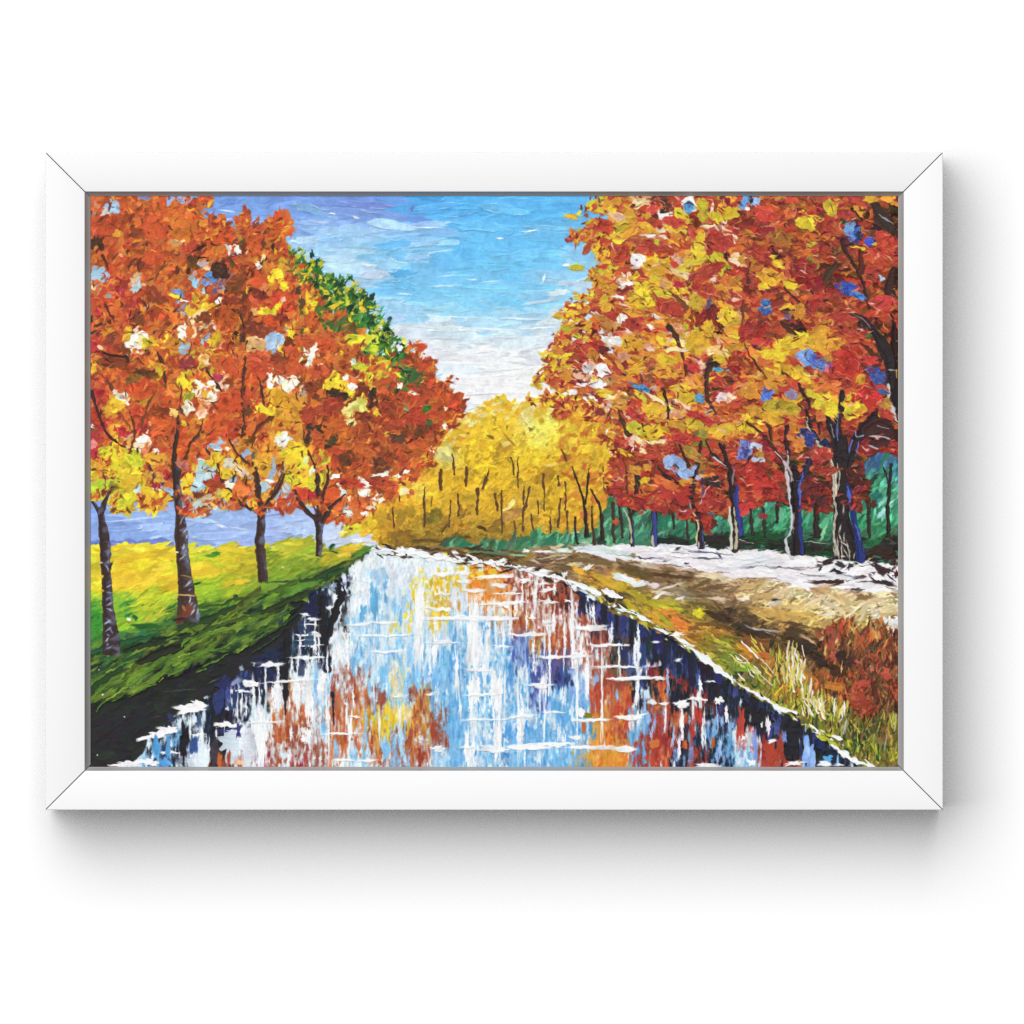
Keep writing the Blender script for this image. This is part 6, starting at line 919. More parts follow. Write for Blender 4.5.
for l0, l1, w0, w1, num, f1 in ((16, 30, 10, 18, 1700, .82), (9, 20, 6, 11, 2300, .66), (4, 11, 2.5, 5.5, 1700, .52)):
    for _ in range(num):
        x, y = rand_in(lt_poly)
        c = lt_cells.pick(x, y, sig=8, first=f1)
        if c in 'BK' and random.random() < .45:
            c = random.choice('ROR')
        if l1 > 20 and c in 'SUWPK':
            c = 'R'
        if c in 'WSPUY' and random.random() < (.45 if c != 'Y' else .25):
            c = random.choice('ROB')
        if c == 'W' and random.random() < .5:
            c = 'P'
        base = jitter(c, .07)
        if c in 'RO' and random.random() < .35:
            base = jitter(random.choice([(190, 72, 44), (206, 92, 50), (172, 68, 42), (214, 92, 46), (156, 64, 40), (204, 100, 48)]), .05)
        if c == 'K' and l1 > 12:
            base = jitter((84, 50, 36), .1)
        if x > 330 and c in 'RO':
            base = base * .94
        if x > 352 and c in 'ROB' and y < 480:
            base = base * .66 + np.array((.54, .19, .15), np.float32) * .34
        dab(x, y, random.uniform(l0, l1), random.uniform(w0, w1), RR(-50, 45), base, random.choice(['R', 'O', 'B', 'A', None]), h=random.uniform(.6, 1.3), rag=.34, streak=.55, tail=.5, lab=left_tree(x, y), rim=.12 if l1 > 12 else .1,
            rimc=random.choice(['A', 'Q', 'c', 'B']), p=2.1, soft=1.4 if l1 > 12 else 1.1)
BR = dict(rough=.3, h=1.0)
tlines(0, 1, [([(560, 480), (562, 560), (555, 640), (540, 720), (538, 850), (552, 960), (560, 1040)], [14, 18, 26, 26, 34, 44, 44], (66, 48, 42)), ([(558, 870), (610, 800), (640, 700), (690, 645), (715, 600), (722, 550)], [14, 16, 16, 20, 12, 6], (84, 56, 42)), ([(430, 120), (455, 170), (480, 240), (490, 340)], [12, 24, 22, 8], (80, 54, 40)), ([(650, 50), (630, 150), (612, 270), (585, 340), (570, 470)], [6, 12, 16, 12, 8], (110, 64, 44)), ([(740, 215), (790, 290), (860, 380), (932, 490)], [8, 14, 16, 12], (80, 50, 40)), ([(1003, 130), (985, 250), (968, 350), (970, 470), (985, 550), (1000, 620)], [14, 18, 12, 18, 14, 8], (84, 52, 40)), ([(1000, 590), (960, 655)], [18, 10], (84, 56, 40)), ([(870, 640), (900, 690), (930, 750), (980, 800), (1030, 845)], [14, 16, 12, 12, 10], (80, 52, 42)), ([(740, 730), (780, 780), (810, 830), (835, 890), (860, 950)], [10, 14, 16, 12, 14], (84, 54, 40)), ([(925, 820), (938, 850), (925, 910), (905, 960)], [16, 18, 12, 8], 'K'),
             ([(412, 380), (385, 430), (350, 520), (325, 600)], [8, 18, 24, 10], (120, 72, 40)), ([(250, 500), (275, 570), (290, 640), (282, 700), (245, 790), (236, 840)], [10, 14, 16, 14, 16, 10], (100, 62, 40)), ([(110, 290), (130, 340), (155, 390)], [10, 16, 6], (110, 66, 44)), ([(5, 110), (70, 120), (150, 140), (240, 150), (245, 180)], [10, 20, 26, 18, 6], (66, 40, 36)), ([(10, 365), (40, 460), (70, 560), (100, 630), (150, 680), (230, 720)], [26, 16, 22, 22, 18, 8], (74, 42, 42)), ([(380, 840), (430, 910), (480, 970), (520, 1030)], [16, 22, 24, 20], (90, 60, 60)), ([(215, 850), (195, 900), (180, 945)], [20, 26, 16], (110, 76, 40)), ([(190, 490), (240, 580), (262, 620)], [6, 12, 6], (140, 84, 44)), ([(880, 1000), (930, 1030)], [26, 20], 'K'), ([(85, 900), (90, 950)], 10, (120, 84, 44)), ([(130, 700), (150, 760)], [14, 8], (130, 80, 44))], left_tree, 'K', **BR)
tlines(0, 2, [([(430, 15), (480, 80), (515, 120), (542, 160)], [24, 24, 24, 20], (80, 70, 90)), ([(870, 110), (920, 160), (980, 195), (1030, 225)], [30, 24, 20, 22], (64, 50, 48)), ([(825, -10), (850, 60)], 12), ([(140, 110), (165, 80)], [22, 12], 'K')], left_tree, 'K', **BR)
tlines(0, 0, [([(95, 700), (125, 760), (158, 820)], [10, 14, 6], (84, 46, 40)), ([(800, 720), (870, 705), (930, 725), (965, 780), (990, 860)], [8, 14, 18, 20, 14], (84, 48, 36)), ([(655, 370), (700, 345), (745, 320)], [8, 18, 8], 'K'), ([(625, 500), (635, 460), (660, 410)], [26, 22, 8], (80, 46, 34)), ([(80, 390), (100, 440), (120, 480)], [16, 20, 6], (96, 50, 34)), ([(515, 270), (510, 200)], [10, 14], (110, 60, 36)), ([(370, 345), (320, 400)], [10, 6], (130, 70, 36)), ([(500, 370), (470, 460), (450, 490)], [8, 16, 8], (130, 70, 40)), ([(690, 410), (760, 405)], [16, 8], 'K'), ([(50, 280), (75, 350)], [40, 30], (80, 46, 34)), ([(785, 490), (860, 510)], [40, 30], 'B'), ([(1010, 950), (1000, 1030)], [26, 20], 'B')], left_tree, 'K', **BR)
tlines(1, 1, [([(40, 1030), (36, 930), (28, 860), (14, 780)], [20, 22, 20, 14], (96, 58, 40)), ([(8, 720), (20, 650), (60, 590), (120, 545), (170, 500), (195, 440)], [14, 18, 22, 26, 24, 6], (110, 60, 36)), ([(90, 480), (85, 390), (70, 320), (55, 280)], [8, 20, 16, 8], (84, 52, 40)), ([(160, 1000), (190, 940), (215, 880), (210, 820)], [24, 30, 20, 14], (110, 66, 40)), ([(300, 1040), (275, 960), (245, 910)], [24, 18, 6], (70, 46, 38)), ([(430, 1040), (430, 920), (410, 830), (370, 750), (345, 680), (335, 600)], [26, 24, 16, 14, 10, 5], (84, 48, 36)), ([(488, 1000), (500, 920), (496, 840)], [16, 16, 10], (70, 44, 36)), ([(315, 960), (328, 900), (322, 850)], [12, 18, 8], (90, 56, 36)), ([(680, 830), (720, 780), (765, 740)], [10, 16, 5], (110, 54, 38)), ([(330, 390), (345, 440), (370, 470)], [10, 16, 6], (110, 62, 40)), ([(640, 430), (600, 470), (570, 460)], [14, 20, 8], (100, 60, 40)), ([(20, 800), (25, 760)], 20, (110, 100, 90))], left_tree, 'K', **BR)
LF2 = dict(h=1.3, rag=.32, streak=.55, tail=.4, rim=.14, rimc='c')
tdabs(0, 0, [(150, 80, 90, 80, 20, (160, 184, 226), 'S'), (100, 115, 70, 50, -60, (196, 190, 196)), (130, 60, 36, 20, 0, 'r'), (45, 505, 84, 80, 30, (150, 184, 226)), (30, 540, 60, 30, 0, (180, 200, 230)), (295, 590, 60, 80, 30, (186, 196, 220)), (565, 630, 64, 50, 20, (110, 150, 220)), (550, 660, 90, 24, 26, 'Y'), (600, 685, 50, 14, 6, 'W'), (780, 530, 80, 60, 20, (80, 130, 216)), (740, 570, 60, 40, 0, (110, 150, 226)), (715, 450, 90, 30, -20, (190, 170, 190)), (520, 40, 44, 70, 20, (140, 160, 230)), (585, 40, 60, 50, 20, (160, 176, 236)), (345, 24, 60, 24, 0, (110, 120, 190)), (660, 35, 40, 70, 20, (130, 150, 226)), (735, 35, 70, 44, 0, 'R'), (735, 70, 40, 12, 0, 'N'), (740, 122, 26, 8, 30, 'N'), (680, 120, 30, 14, 0, 'K'), (305, 930, 120, 80, -20, 'W'), (330, 940, 60, 50, 0, 'c'), (290, 870, 40, 50, 40, 'P'), (240, 890, 40, 90, 20, 'Y', 'A'), (355, 960, 40, 60, 20, 'Y', 'V'), (405, 950, 70, 40, 36, 'y'), (250, 960, 40, 40, -30, 'W'), (600, 875, 80, 70, -30, 'W'), (580, 920, 30, 60, 10, 'W'), (660, 890, 50, 60, 40, 'P'), (670, 850, 16, 50, 10, (240, 160, 130)), (635, 890, 50, 50, 0, 'O'), (800, 920, 36, 110, 26, 'y'), (775, 945, 50, 40, 0, 'Y'), (825, 685, 44, 30, -10, 'W'), (840, 610, 50, 30, 0, (170, 150, 170)), (900, 345, 60, 40, 10, (226, 226, 236)), (935, 355, 40, 60, -20, 'W'), (900, 375, 30, 30, 0, (220, 220, 236)), (865, 260, 16, 50, -20, (240, 190, 170)), (880, 300, 14, 30, 0, 'P'), (640, 325, 100, 70, -20, (190, 70, 56)), (205, 400, 24, 24, 0, (236, 200, 190)), (370, 715, 40, 20, -20, 'P'), (20, 605, 40, 20, 20, 'P'), (610, 295, 60, 24, -20, 'P'), (540, 320, 80, 40, 10, 'Q'), (180, 250, 40, 50, 40, 'A'), (640, 750, 60, 60, 40, 'A', 'L'), (700, 770, 90, 24, -30, 'P'), (600, 975, 80, 40, 20, (160, 180, 220)), (580, 1015, 40, 24, 0, 'S'), (545, 985, 90, 90, -20, (196, 130, 44)), (110, 880, 90, 40, -20, 'A'), (30, 980, 60, 60, 40, (190, 50, 60)), (70, 985, 40, 30, 30, 'P'), (1015, 620, 30, 60, 0, 'y'), (820, 480, 90, 90, 0, (74, 46, 36)), (300, 250, 110, 60, 20, (130, 66, 40)), (210, 170, 100, 70, -50, (150, 66, 38)), (40, 310, 70, 80, 0, (76, 46, 34)), (410, 650, 110, 60, 30, (130, 56, 40)), (330, 440, 70, 60, -40, (110, 50, 36)), (740, 790, 110, 60, 0, (120, 60, 36)), (310, 800, 110, 80, 0, (130, 66, 36)), (430, 220, 130, 130, 10, (200, 84, 48)), (430, 390, 150, 110, -10, (196, 82, 46)), (80, 210, 140, 110, 0, (190, 76, 46)), (610, 220, 150, 110, 0, (206, 110, 46)), (560, 110, 130, 90, 30, (206, 100, 44)), (850, 770, 160, 130, 0, (190, 82, 42)), (910, 690, 100, 60, 0, (130, 56, 36)), (940, 580, 110, 90, -40, (120, 66, 38)), (810, 200, 50, 100, 0, (200, 80, 46)), (850, 260, 110, 110, 40, (200, 78, 44)), (735, 260, 60, 80, -50, (196, 82, 42)), (965, 185, 40, 60, 30, (170, 72, 50)), (985, 250, 90, 80, 0, (190, 82, 46)), (960, 300, 60, 70, -40, (96, 72, 46)), (645, 440, 50, 90, -20, (100, 56, 36))], left_tree, cluster=True, **LF2)
tdabs(0, 1, [(20, 210, 40, 80, 0, 'A', 'Y'), (205, 405, 80, 60, 20, 'W'), (195, 400, 30, 24, 0, (190, 150, 170)), (165, 460, 90, 80, -30, 'Y', 'A'), (120, 480, 70, 90, 20, 'A'), (600, 280, 50, 90, 20, 'Y', 'L'), (625, 320, 60, 80, -20, 'Y'), (620, 400, 60, 50, -40, 'V', 'L'), (710, 330, 26, 90, -40, 'W'), (730, 335, 70, 16, -6, 'W'), (685, 370, 50, 60, 60, 'P', 'W'), (800, 410, 80, 80, 20, (240, 214, 204), 'W'), (625, 460, 70, 80, 30, (240, 220, 206), 'W'), (645, 485, 30, 50, 60, 'W'), (720, 510, 50, 80, 40, (236, 190, 176), 'W'), (395, 570, 24, 24, 0, 'W'), (345, 690, 90, 90, 10, 'P', 'W'), (330, 670, 60, 30, -20, 'W'), (300, 750, 60, 40, 20, 'W'), (360, 740, 40, 90, 10, (220, 130, 90)), (425, 750, 50, 30, 30, 'W'), (535, 500, 50, 50, 0, (236, 190, 110)), (595, 570, 40, 40, 0, 'Y'), (420, 220, 110, 70, 30, 'A'), (440, 260, 60, 90, 40, 'y'), (400, 250, 90, 50, 10, (120, 66, 36)), (320, 250, 110, 50, 10, (96, 56, 36)), (460, 500, 90, 80, 10, (130, 56, 34)), (280, 300, 80, 90, 0, (140, 90, 40)), (150, 180, 150, 70, 10, (130, 60, 40)), (800, 715, 60, 50, 10, (170, 190, 226)), (815, 750, 40, 30, 0, 'w'), (880, 735, 30, 30, 0, (240, 226, 230)), (885, 825, 60, 80, 10, (214, 206, 196)), (720, 820, 90, 40, 20, 'w'), (730, 870, 100, 90, 20, (176, 206, 226)), (700, 960, 90, 80, -40, (140, 180, 230)), (740, 920, 60, 60, 0, (190, 214, 226)), (900, 970, 80, 40, 20, 'W'), (950, 860, 90, 40, 40, 'P'), (990, 890, 50, 60, 50, (236, 200, 190)), (590, 115, 50, 30, 20, 'S'), (600, 80, 80, 24, -16, (160, 180, 220)), (735, 160, 60, 70, 30, 'A', 'P'), (740, 185, 50, 30, 0, 'P'), (10, 590, 24, 30, 0, 'W'), (20, 705, 40, 60, 30, (240, 140, 150)), (30, 770, 60, 80, 0, 'C'), (100, 760, 110, 70, 10, 'L', 'Y'), (160, 800, 130, 60, 20, 'Y', 'L'), (280, 810, 110, 110, -40, 'L', 'Y'), (230, 890, 130, 110, 0, 'Y', 'L'), (300, 960, 150, 90, 20, 'Y', 'L'), (80, 960, 150, 60, -10, 'L', 'l'), (40, 830, 80, 60, 20, 'A'), (50, 990, 110, 50, 0, 'L', 'l'), (140, 985, 60, 60, -40, 'V'), (420, 800, 130, 60, 10, 'A'), (430, 910, 110, 50, 30, 'A', 'P'), (490, 900, 50, 60, 20, 'C'), (430, 970, 90, 40, 30, (150, 40, 56)), (640, 950, 90, 110, 20, 'Y', 'A'), (790, 810, 70, 110, 40, 'y'), (870, 900, 80, 60, 20, 'Y', 'A'), (790, 960, 110, 60, 20, (150, 46, 50)), (500, 1000, 90, 40, 30, 'S'), (400, 1005, 60, 30, 10, 'S'), (310, 1000, 60, 40, 0, 'w'), (820, 280, 60, 60, 40, (176, 60, 80)), (620, 180, 90, 80, -60, (150, 56, 66)), (940, 150, 110, 110, 0, 'O'), (910, 200, 110, 110, 0, 'R'), (200, 620, 110, 50, 30, 'C'), (210, 100, 70, 40, 0, 'B'), (880, 430, 130, 130, 30, (196, 76, 44)), (350, 340, 150, 90, 0, (196, 74, 44)), (470, 600, 130, 110, 0, (206, 90, 44)), (820, 560, 130, 110, -40, (206, 86, 44)), (920, 600, 110, 60, -50, (196, 70, 44)), (310, 500, 110, 80, -20, (190, 66, 44)), (590, 840, 60, 80, -40, (196, 110, 100))], left_tree, cluster=True, **LF2)
tdabs(0, 2, [(220, 160, 130, 90, -50, 'L', 'Y'), (210, 215, 90, 40, -24, 'L', 'y'), (260, 60, 160, 90, 10, 'y', 'A'), (380, 160, 90, 80, 20, 'A', 'Y'), (360, 110, 80, 60, 40, 'y'), (60, 90, 120, 50, -10, 'L', 'l'), (430, 180, 60, 40, 20, 'O'), (490, 205, 60, 12, 40, (200, 110, 110)), (480, 234, 60, 8, 0, (200, 120, 130)), (740, 255, 70, 40, -30, (150, 70, 60)), (730, 265, 40, 24, -30, 'P'), (640, 180, 60, 50, 0, (170, 150, 130)), (695, 200, 60, 90, 30, (176, 196, 206)), (745, 170, 70, 70, 20, (196, 176, 150)), (800, 215, 40, 36, 20, 'w'), (620, 210, 30, 70, 20, (150, 40, 70)), (600, 90, 60, 70, 40, 'Y'), (690, 60, 70, 110, 20, (176, 200, 226)), (860, 130, 110, 70, 30, 'Y', 'A'), (850, 180, 20, 50, 0, 'r'), (910, 175, 30, 20, 30, 'C'), (970, 100, 90, 90, 20, (226, 120, 60)), (800, 70, 110, 60, 20, 'r'), (820, 130, 50, 70, 20, (200, 170, 90)), (510, 70, 60, 60, 40, 'O'), (430, 100, 60, 20, 20, 'w'), (310, 105, 50, 60, 20, (190, 206, 226))], left_tree, cluster=True, **LF2)
tdabs(1, 0, [(180, 220, 110, 150, 20, (206, 90, 40)), (190, 165, 80, 60, 20, (200, 80, 40)), (40, 200, 50, 40, -20, (100, 60, 50)), (45, 160, 20, 40, 20, 'R'), (10, 270, 60, 110, 20, (196, 84, 48)), (95, 265, 30, 80, 20, (120, 66, 50)), (30, 340, 80, 80, 40, (196, 86, 44)), (85, 410, 30, 40, 0, 'c'), (60, 450, 50, 40, 40, 'W'), (180, 525, 30, 24, 0, 'P'), (220, 440, 90, 60, 20, (200, 170, 44)), (165, 510, 60, 60, 0, 'Y'), (130, 550, 40, 40, 0, 'Y'), (60, 570, 120, 60, 20, (214, 80, 46)), (90, 605, 60, 50, 40, (226, 120, 80)), (30, 680, 80, 70, 40, (206, 84, 56)), (150, 680, 130, 60, -50, (196, 66, 44)), (270, 650, 110, 70, -40, (186, 74, 44)), (235, 735, 110, 70, 10, (206, 66, 40)), (210, 680, 30, 24, -40, 'P'), (180, 715, 44, 50, 20, 'Y'), (90, 745, 60, 50, 20, 'Y'), (140, 755, 60, 50, 0, 'L', 'Y'), (30, 745, 50, 40, 0, 'Q'), (140, 805, 90, 60, 20, (200, 76, 44)), (270, 770, 60, 40, -30, 'O'), (370, 680, 50, 90, 20, 'Y', 'A'), (410, 690, 50, 60, 0, 'Y', 'L'), (390, 810, 80, 130, -20, (206, 92, 44)), (350, 940, 120, 90, 20, (200, 88, 46)), (160, 945, 90, 110, 40, (150, 176, 226), 'w'), (200, 940, 40, 50, 0, (180, 196, 230)), (30, 970, 70, 110, 20, 'Q', 'P'), (70, 950, 60, 60, 0, 'Q'), (260, 890, 50, 60, 20, 'Y'), (200, 1000, 40, 60, 20, 'Y'), (360, 1000, 60, 30, -50, 'W'), (400, 1005, 50, 50, 0, 'W'), (480, 910, 90, 50, 20, (190, 90, 50)), (540, 920, 80, 60, 20, (190, 80, 46)), (600, 970, 70, 50, 40, 'O'), (500, 970, 90, 60, 0, 'R'), (40, 860, 110, 80, 20, 'B'), (190, 790, 90, 60, 0, (140, 56, 38)), (110, 880, 90, 60, 20, (140, 70, 44)), (60, 640, 110, 60, 20, (120, 50, 40)), (150, 400, 70, 80, 20, (200, 110, 44)), (330, 700, 40, 90, 0, (96, 70, 40)), (310, 620, 30, 60, 0, (70, 60, 40)), (160, 345, 50, 50, 40, 'K'), (400, 860, 40, 60, 20, 'r')], left_tree, cluster=True, **LF2)
tdabs(1, 1, [(30, 60, 90, 110, 20, 'Q', 'P'), (160, 40, 90, 110, 30, (150, 176, 226)), (50, 150, 110, 90, 20, (206, 90, 60)), (40, 230, 110, 90, 20, (200, 76, 50)), (390, 150, 40, 150, 14, 'W'), (370, 110, 60, 16, -60, 'W'), (330, 165, 14, 60, 10, (190, 220, 170)), (190, 300, 60, 44, 20, 'W'), (250, 320, 80, 90, 20, 'W', 'c'), (280, 320, 40, 50, 30, 'W'), (160, 390, 110, 90, 30, 'A', 'y'), (120, 490, 90, 60, 0, 'Y'), (60, 480, 70, 40, -20, 'Y'), (220, 430, 120, 80, 40, (222, 156, 40)), (290, 440, 70, 90, -40, 'A'), (240, 520, 130, 60, 10, 'A'), (310, 570, 60, 110, 0, 'A', 'O'), (210, 685, 90, 70, -20, 'W', (190, 190, 200)), (235, 680, 50, 50, 0, 'w'), (300, 720, 120, 60, 20, 'Y', 'A'), (330, 750, 70, 70, 40, 'Y'), (230, 770, 110, 60, 0, 'Y', 'L'), (280, 820, 90, 120, -40, 'y', 'Y'), (270, 900, 110, 130, 0, (226, 180, 44), 'A'), (350, 870, 50, 130, 10, 'L', 'w'), (380, 930, 110, 130, 0, 'L', 'Y'), (400, 900, 40, 80, 20, 'w'), (290, 960, 60, 60, 0, 'Y'), (75, 850, 110, 110, 40, 'A', 'Y'), (145, 890, 50, 110, 26, (170, 190, 230)), (80, 985, 60, 50, 0, 'S'), (130, 940, 60, 16, 0, 'W'), (240, 990, 50, 60, 0, (160, 170, 200)), (110, 760, 90, 60, 10, 'A'), (520, 300, 70, 110, 20, 'Y', 'y'), (590, 330, 90, 60, 10, 'Y'), (615, 280, 50, 40, 20, 'W'), (650, 335, 40, 50, -50, 'W'), (660, 300, 70, 40, 20, (230, 120, 70)), (640, 380, 60, 40, 20, 'Y', 'L'), (650, 480, 110, 70, -50, (212, 206, 100), 'c'), (720, 460, 70, 90, 0, (216, 206, 130), 'L'), (640, 565, 60, 60, 0, (216, 206, 140), 'c'), (530, 385, 90, 80, 20, (66, 46, 34)), (600, 395, 60, 50, 0, (60, 46, 36)), (790, 400, 60, 110, 10, (60, 44, 36)), (720, 345, 60, 60, 40, (110, 56, 36)), (390, 340, 110, 60, 20, (130, 56, 40)), (520, 480, 130, 130, 20, (156, 62, 44)), (390, 520, 110, 90, 0, (176, 70, 54)), (725, 530, 110, 70, 10, (126, 56, 40)), (450, 610, 90, 50, 0, (60, 42, 34)), (380, 600, 60, 40, 30, (60, 42, 34)), (410, 650, 90, 80, 20, (196, 90, 60)), (370, 660, 30, 80, 0, (70, 46, 36)), (520, 690, 80, 60, -30, (70, 56, 40)), (520, 590, 80, 110, 20, (190, 92, 44)), (720, 620, 90, 90, 10, (160, 74, 44)), (680, 720, 150, 90, 20, (196, 96, 44)), (760, 800, 150, 110, -30, (190, 84, 44)), (550, 800, 70, 120, 10, (186, 70, 44)), (620, 790, 80, 90, 60, (110, 60, 38)), (840, 840, 110, 70, 20, (100, 56, 40)), (870, 770, 130, 40, 0, (140, 64, 40)), (960, 670, 110, 60, 0, (96, 66, 46)), (880, 480, 110, 110, 0, (160, 64, 44)), (870, 390, 90, 60, 10, (150, 58, 40)), (870, 370, 60, 40, 20, (206, 96, 56)), (995, 465, 30, 60, 0, (110, 170, 120)), (960, 330, 30, 50, 0, 'W'), (930, 250, 80, 90, 20, (190, 84, 50)), (990, 240, 90, 110, 0, (70, 130, 60)), (820, 210, 110, 50, 0, (190, 100, 46)), (700, 200, 90, 40, -10, 'L', 'V'), (760, 270, 50, 80, 0, 'L', 'Y'), (840, 120, 50, 40, 0, (170, 210, 230)), (780, 100, 90, 60, 0, 'L', 'G'), (660, 180, 40, 40, 0, (190, 214, 200)), (540, 910, 60, 26, -10, 'W'), (740, 960, 60, 40, 30, 'W'), (710, 930, 50, 30, 20, 'W'), (830, 900, 110, 26, -6, 'W'), (880, 890, 24, 30, 0, 'W'), (940, 905, 40, 26, -10, 'W'), (1000, 880, 40, 24, 0, 'W'), (570, 965, 24, 20, 0, 'W'), (600, 1010, 40, 30, 0, 'W'), (950, 990, 60, 60, 40, 'Y'), (1000, 950, 60, 60, 0, 'A'), (990, 1010, 60, 40, 0, 'c'), (840, 960, 200, 60, 0, (176, 66, 44)), (640, 940, 160, 60, 10, (170, 60, 44)), (580, 40, 90, 60, 10, 'O', 'L'), (550, 90, 80, 60, 0, (190, 84, 46)), (340, 50, 110, 60, 20, (196, 84, 46)), (270, 110, 90, 80, 20, (196, 84, 50)), (190, 160, 110, 60, 10, (130, 60, 40)), (230, 230, 110, 60, 10, (186, 80, 44)), (430, 240, 120, 60, -20, (190, 84, 50)), (650, 30, 90, 60, -20, 'L', 'Y'), (580, 120, 24, 30, 0, 'Y')], left_tree, cluster=True, **LF2)
tdabs(1, 2, [(90, 85, 60, 50, 0, (170, 196, 220)), (210, 175, 60, 70, 40, (206, 96, 60)), (180, 190, 24, 50, 30, 'w'), (150, 195, 36, 50, 30, (214, 100, 70)), (20, 185, 60, 60, 0, 'Y', 'A'), (60, 140, 20, 50, 0, 'O'), (110, 150, 60, 50, 20, 'A'), (340, 115, 120, 60, 10, (196, 66, 50)), (420, 140, 90, 80, 20, (186, 50, 56)), (270, 140, 50, 50, 0, (180, 70, 80)), (310, 160, 90, 20, 20, (170, 60, 80)), (475, 205, 40, 60, 10, 'R'), (560, 240, 60, 110, 10, (214, 110, 60)), (590, 190, 90, 80, 40, (206, 96, 50)), (625, 300, 40, 50, 0, (206, 106, 60)), (570, 280, 50, 20, 0, 'O'), (680, 250, 90, 60, 20, (206, 110, 56)), (620, 240, 60, 90, 20, (210, 220, 240)), (735, 260, 50, 40, 0, 'W'), (590, 120, 70, 50, 20, 'w'), (750, 130, 110, 50, 20, 'W'), (720, 120, 50, 30, -30, 'W'), (740, 60, 60, 40, 30, 'W'), (550, 14, 60, 24, -10, 'W'), (640, 160, 40, 40, 0, 'P'), (700, 190, 130, 60, 0, (210, 96, 50)), (770, 200, 60, 50, 20, 'P'), (830, 170, 60, 26, 0, 'W'), (720, 70, 40, 16, 0, 'C'), (520, 150, 110, 80, 0, (206, 84, 46)), (880, 90, 110, 60, 20, 'R'), (340, 20, 60, 110, 10, 'Y', 'A'), (390, 50, 50, 90, 10, 'L', 'Y'), (260, 30, 60, 60, 0, 'L'), (235, 95, 40, 60, 0, (180, 190, 210))], left_tree, cluster=True, **LF2)
tlines(1, 2, [([(290, 100), (315, 180), (360, 240), (425, 290)], [10, 24, 30, 30]), ([(428, 0), (445, 150), (440, 280)], [24, 30, 36]), ([(500, 0), (475, 110), (460, 220)], [12, 18, 24]), ([(612, 130), (555, 175), (500, 230), (465, 300)], [8, 24, 34, 36]), ([(220, 0), (190, 90), (130, 165), (92, 225)], [14, 20, 30, 32]), ([(40, -40), (52, 100), (66, 190)], [16, 30, 42])], lambda x, y: LT[2] if x < 288 else LT[3], (70, 50, 46), **BR)
tlines(0, 2, [([(548, -30), (552, 60), (565, 200)], [40, 44, 52]), ([(70, 250), (90, 180), (140, 90)], [34, 30, 18])], lambda x, y: LT[0] if x < 128 else LT[1], (64, 50, 50), side=(110, 116, 146), **BR)
tdabs(2, 1, [(20, 80, 20, 50, 20, (170, 60, 44)), (25, 110, 30, 40, 20, 'w'), (20, 160, 50, 14, 0, (60, 70, 60)), (95, 220, 40, 80, 30, (176, 64, 50)), (110, 250, 50, 20, 20, (170, 66, 50)), (230, 330, 110, 40, -56, (186, 66, 56)), (150, 350, 90, 90, 10, (176, 64, 40)), (110, 400, 80, 14, 40, (190, 80, 80)), (190, 470, 110, 110, -20, (160, 70, 40)), (260, 440, 50, 110, -40, (196, 70, 50)), (280, 490, 90, 20, 10, (150, 44, 50)), (220, 520, 100, 70, -10, (180, 80, 40)), (235, 480, 24, 24, 0, 'P'), (150, 600, 110, 60, 20, (126, 44, 40)), (70, 600, 90, 130, 10, (124, 62, 40)), (50, 430, 130, 150, 0, (196, 76, 44)), (60, 530, 130, 100, 0, (186, 62, 44)), (105, 480, 50, 50, 0, 'G'), (130, 570, 40, 50, 0, (80, 100, 60)), (30, 380, 60, 20, 0, 'W'), (80, 730, 150, 90, 10, (206, 100, 46)), (60, 690, 130, 60, 20, (190, 84, 44)), (80, 340, 150, 70, 30, (150, 66, 44)), (30, 280, 80, 80, 20, (60, 90, 50)), (90, 810, 90, 60, 20, 'A'), (30, 830, 60, 50, 0, (216, 110, 50)), (140, 740, 40, 50, 30, 'W'), (195, 580, 26, 40, 20, (170, 60, 50)), (255, 570, 40, 30, 0, 'O'), (280, 540, 40, 24, 40, 'C'), (220, 590, 30, 40, 0, 'W')], LT[3], cluster=True, **LF2)

# flecks of the under-painting and of stray light paint between the leaves
for poly, lab_of, n, cols in ((lt_poly, left_tree, 1100, ['K', 'B', (90, 44, 34), (150, 60, 40), 'O', (226, 120, 70), 'R']), (rt_poly, right_tree, 1100, ['K', (90, 40, 38), 'D', (120, 52, 40), (240, 180, 150), 'A', 'E', (232, 140, 110)])):
    for _ in range(n):
        x, y = rand_in(poly)
        jx, jy = int((x - PX0) * S), int((y - PY0) * S)
        if not (0 <= jx < GW and 0 <= jy < GH) or LAB[jy, jx] in TRUNK_OF.values():
            continue
        c = random.choice(cols)
        k = random.gauss(14, 35) if poly is rt_poly else random.gauss(-45, 50)
        dab(x, y, random.uniform(2.5, 9), random.uniform(.9, 2.2), k, jitter(c, .08), h=random.uniform(.4, 2.0), rag=.4, streak=.3, lab=lab_of(x, y), op=.85)

for _ in range(105):
    y = random.uniform(200, 420)
    edge = np.interp(y, [196, 213, 236, 250, 270, 291, 302, 320, 340, 352, 381, 401, 420], [606, 588, 578, 596, 592, 594, 578, 562, 556, 548, 540, 540, 560])
    x = edge + random.gauss(8, 8)
    c = random.choice(['Y', 'y', 'A', 'L', 'E', 'E', 'O', (170, 60, 48)])
    dab(x, y, random.uniform(7, 15), random.uniform(3.5, 7), random.gauss(-6, 22), jitter(c, .05), random.choice(['E', 'y', 'O']), h=1.8, rag=.25, streak=.5, rim=.4, rimc='c', lab=RT[0])

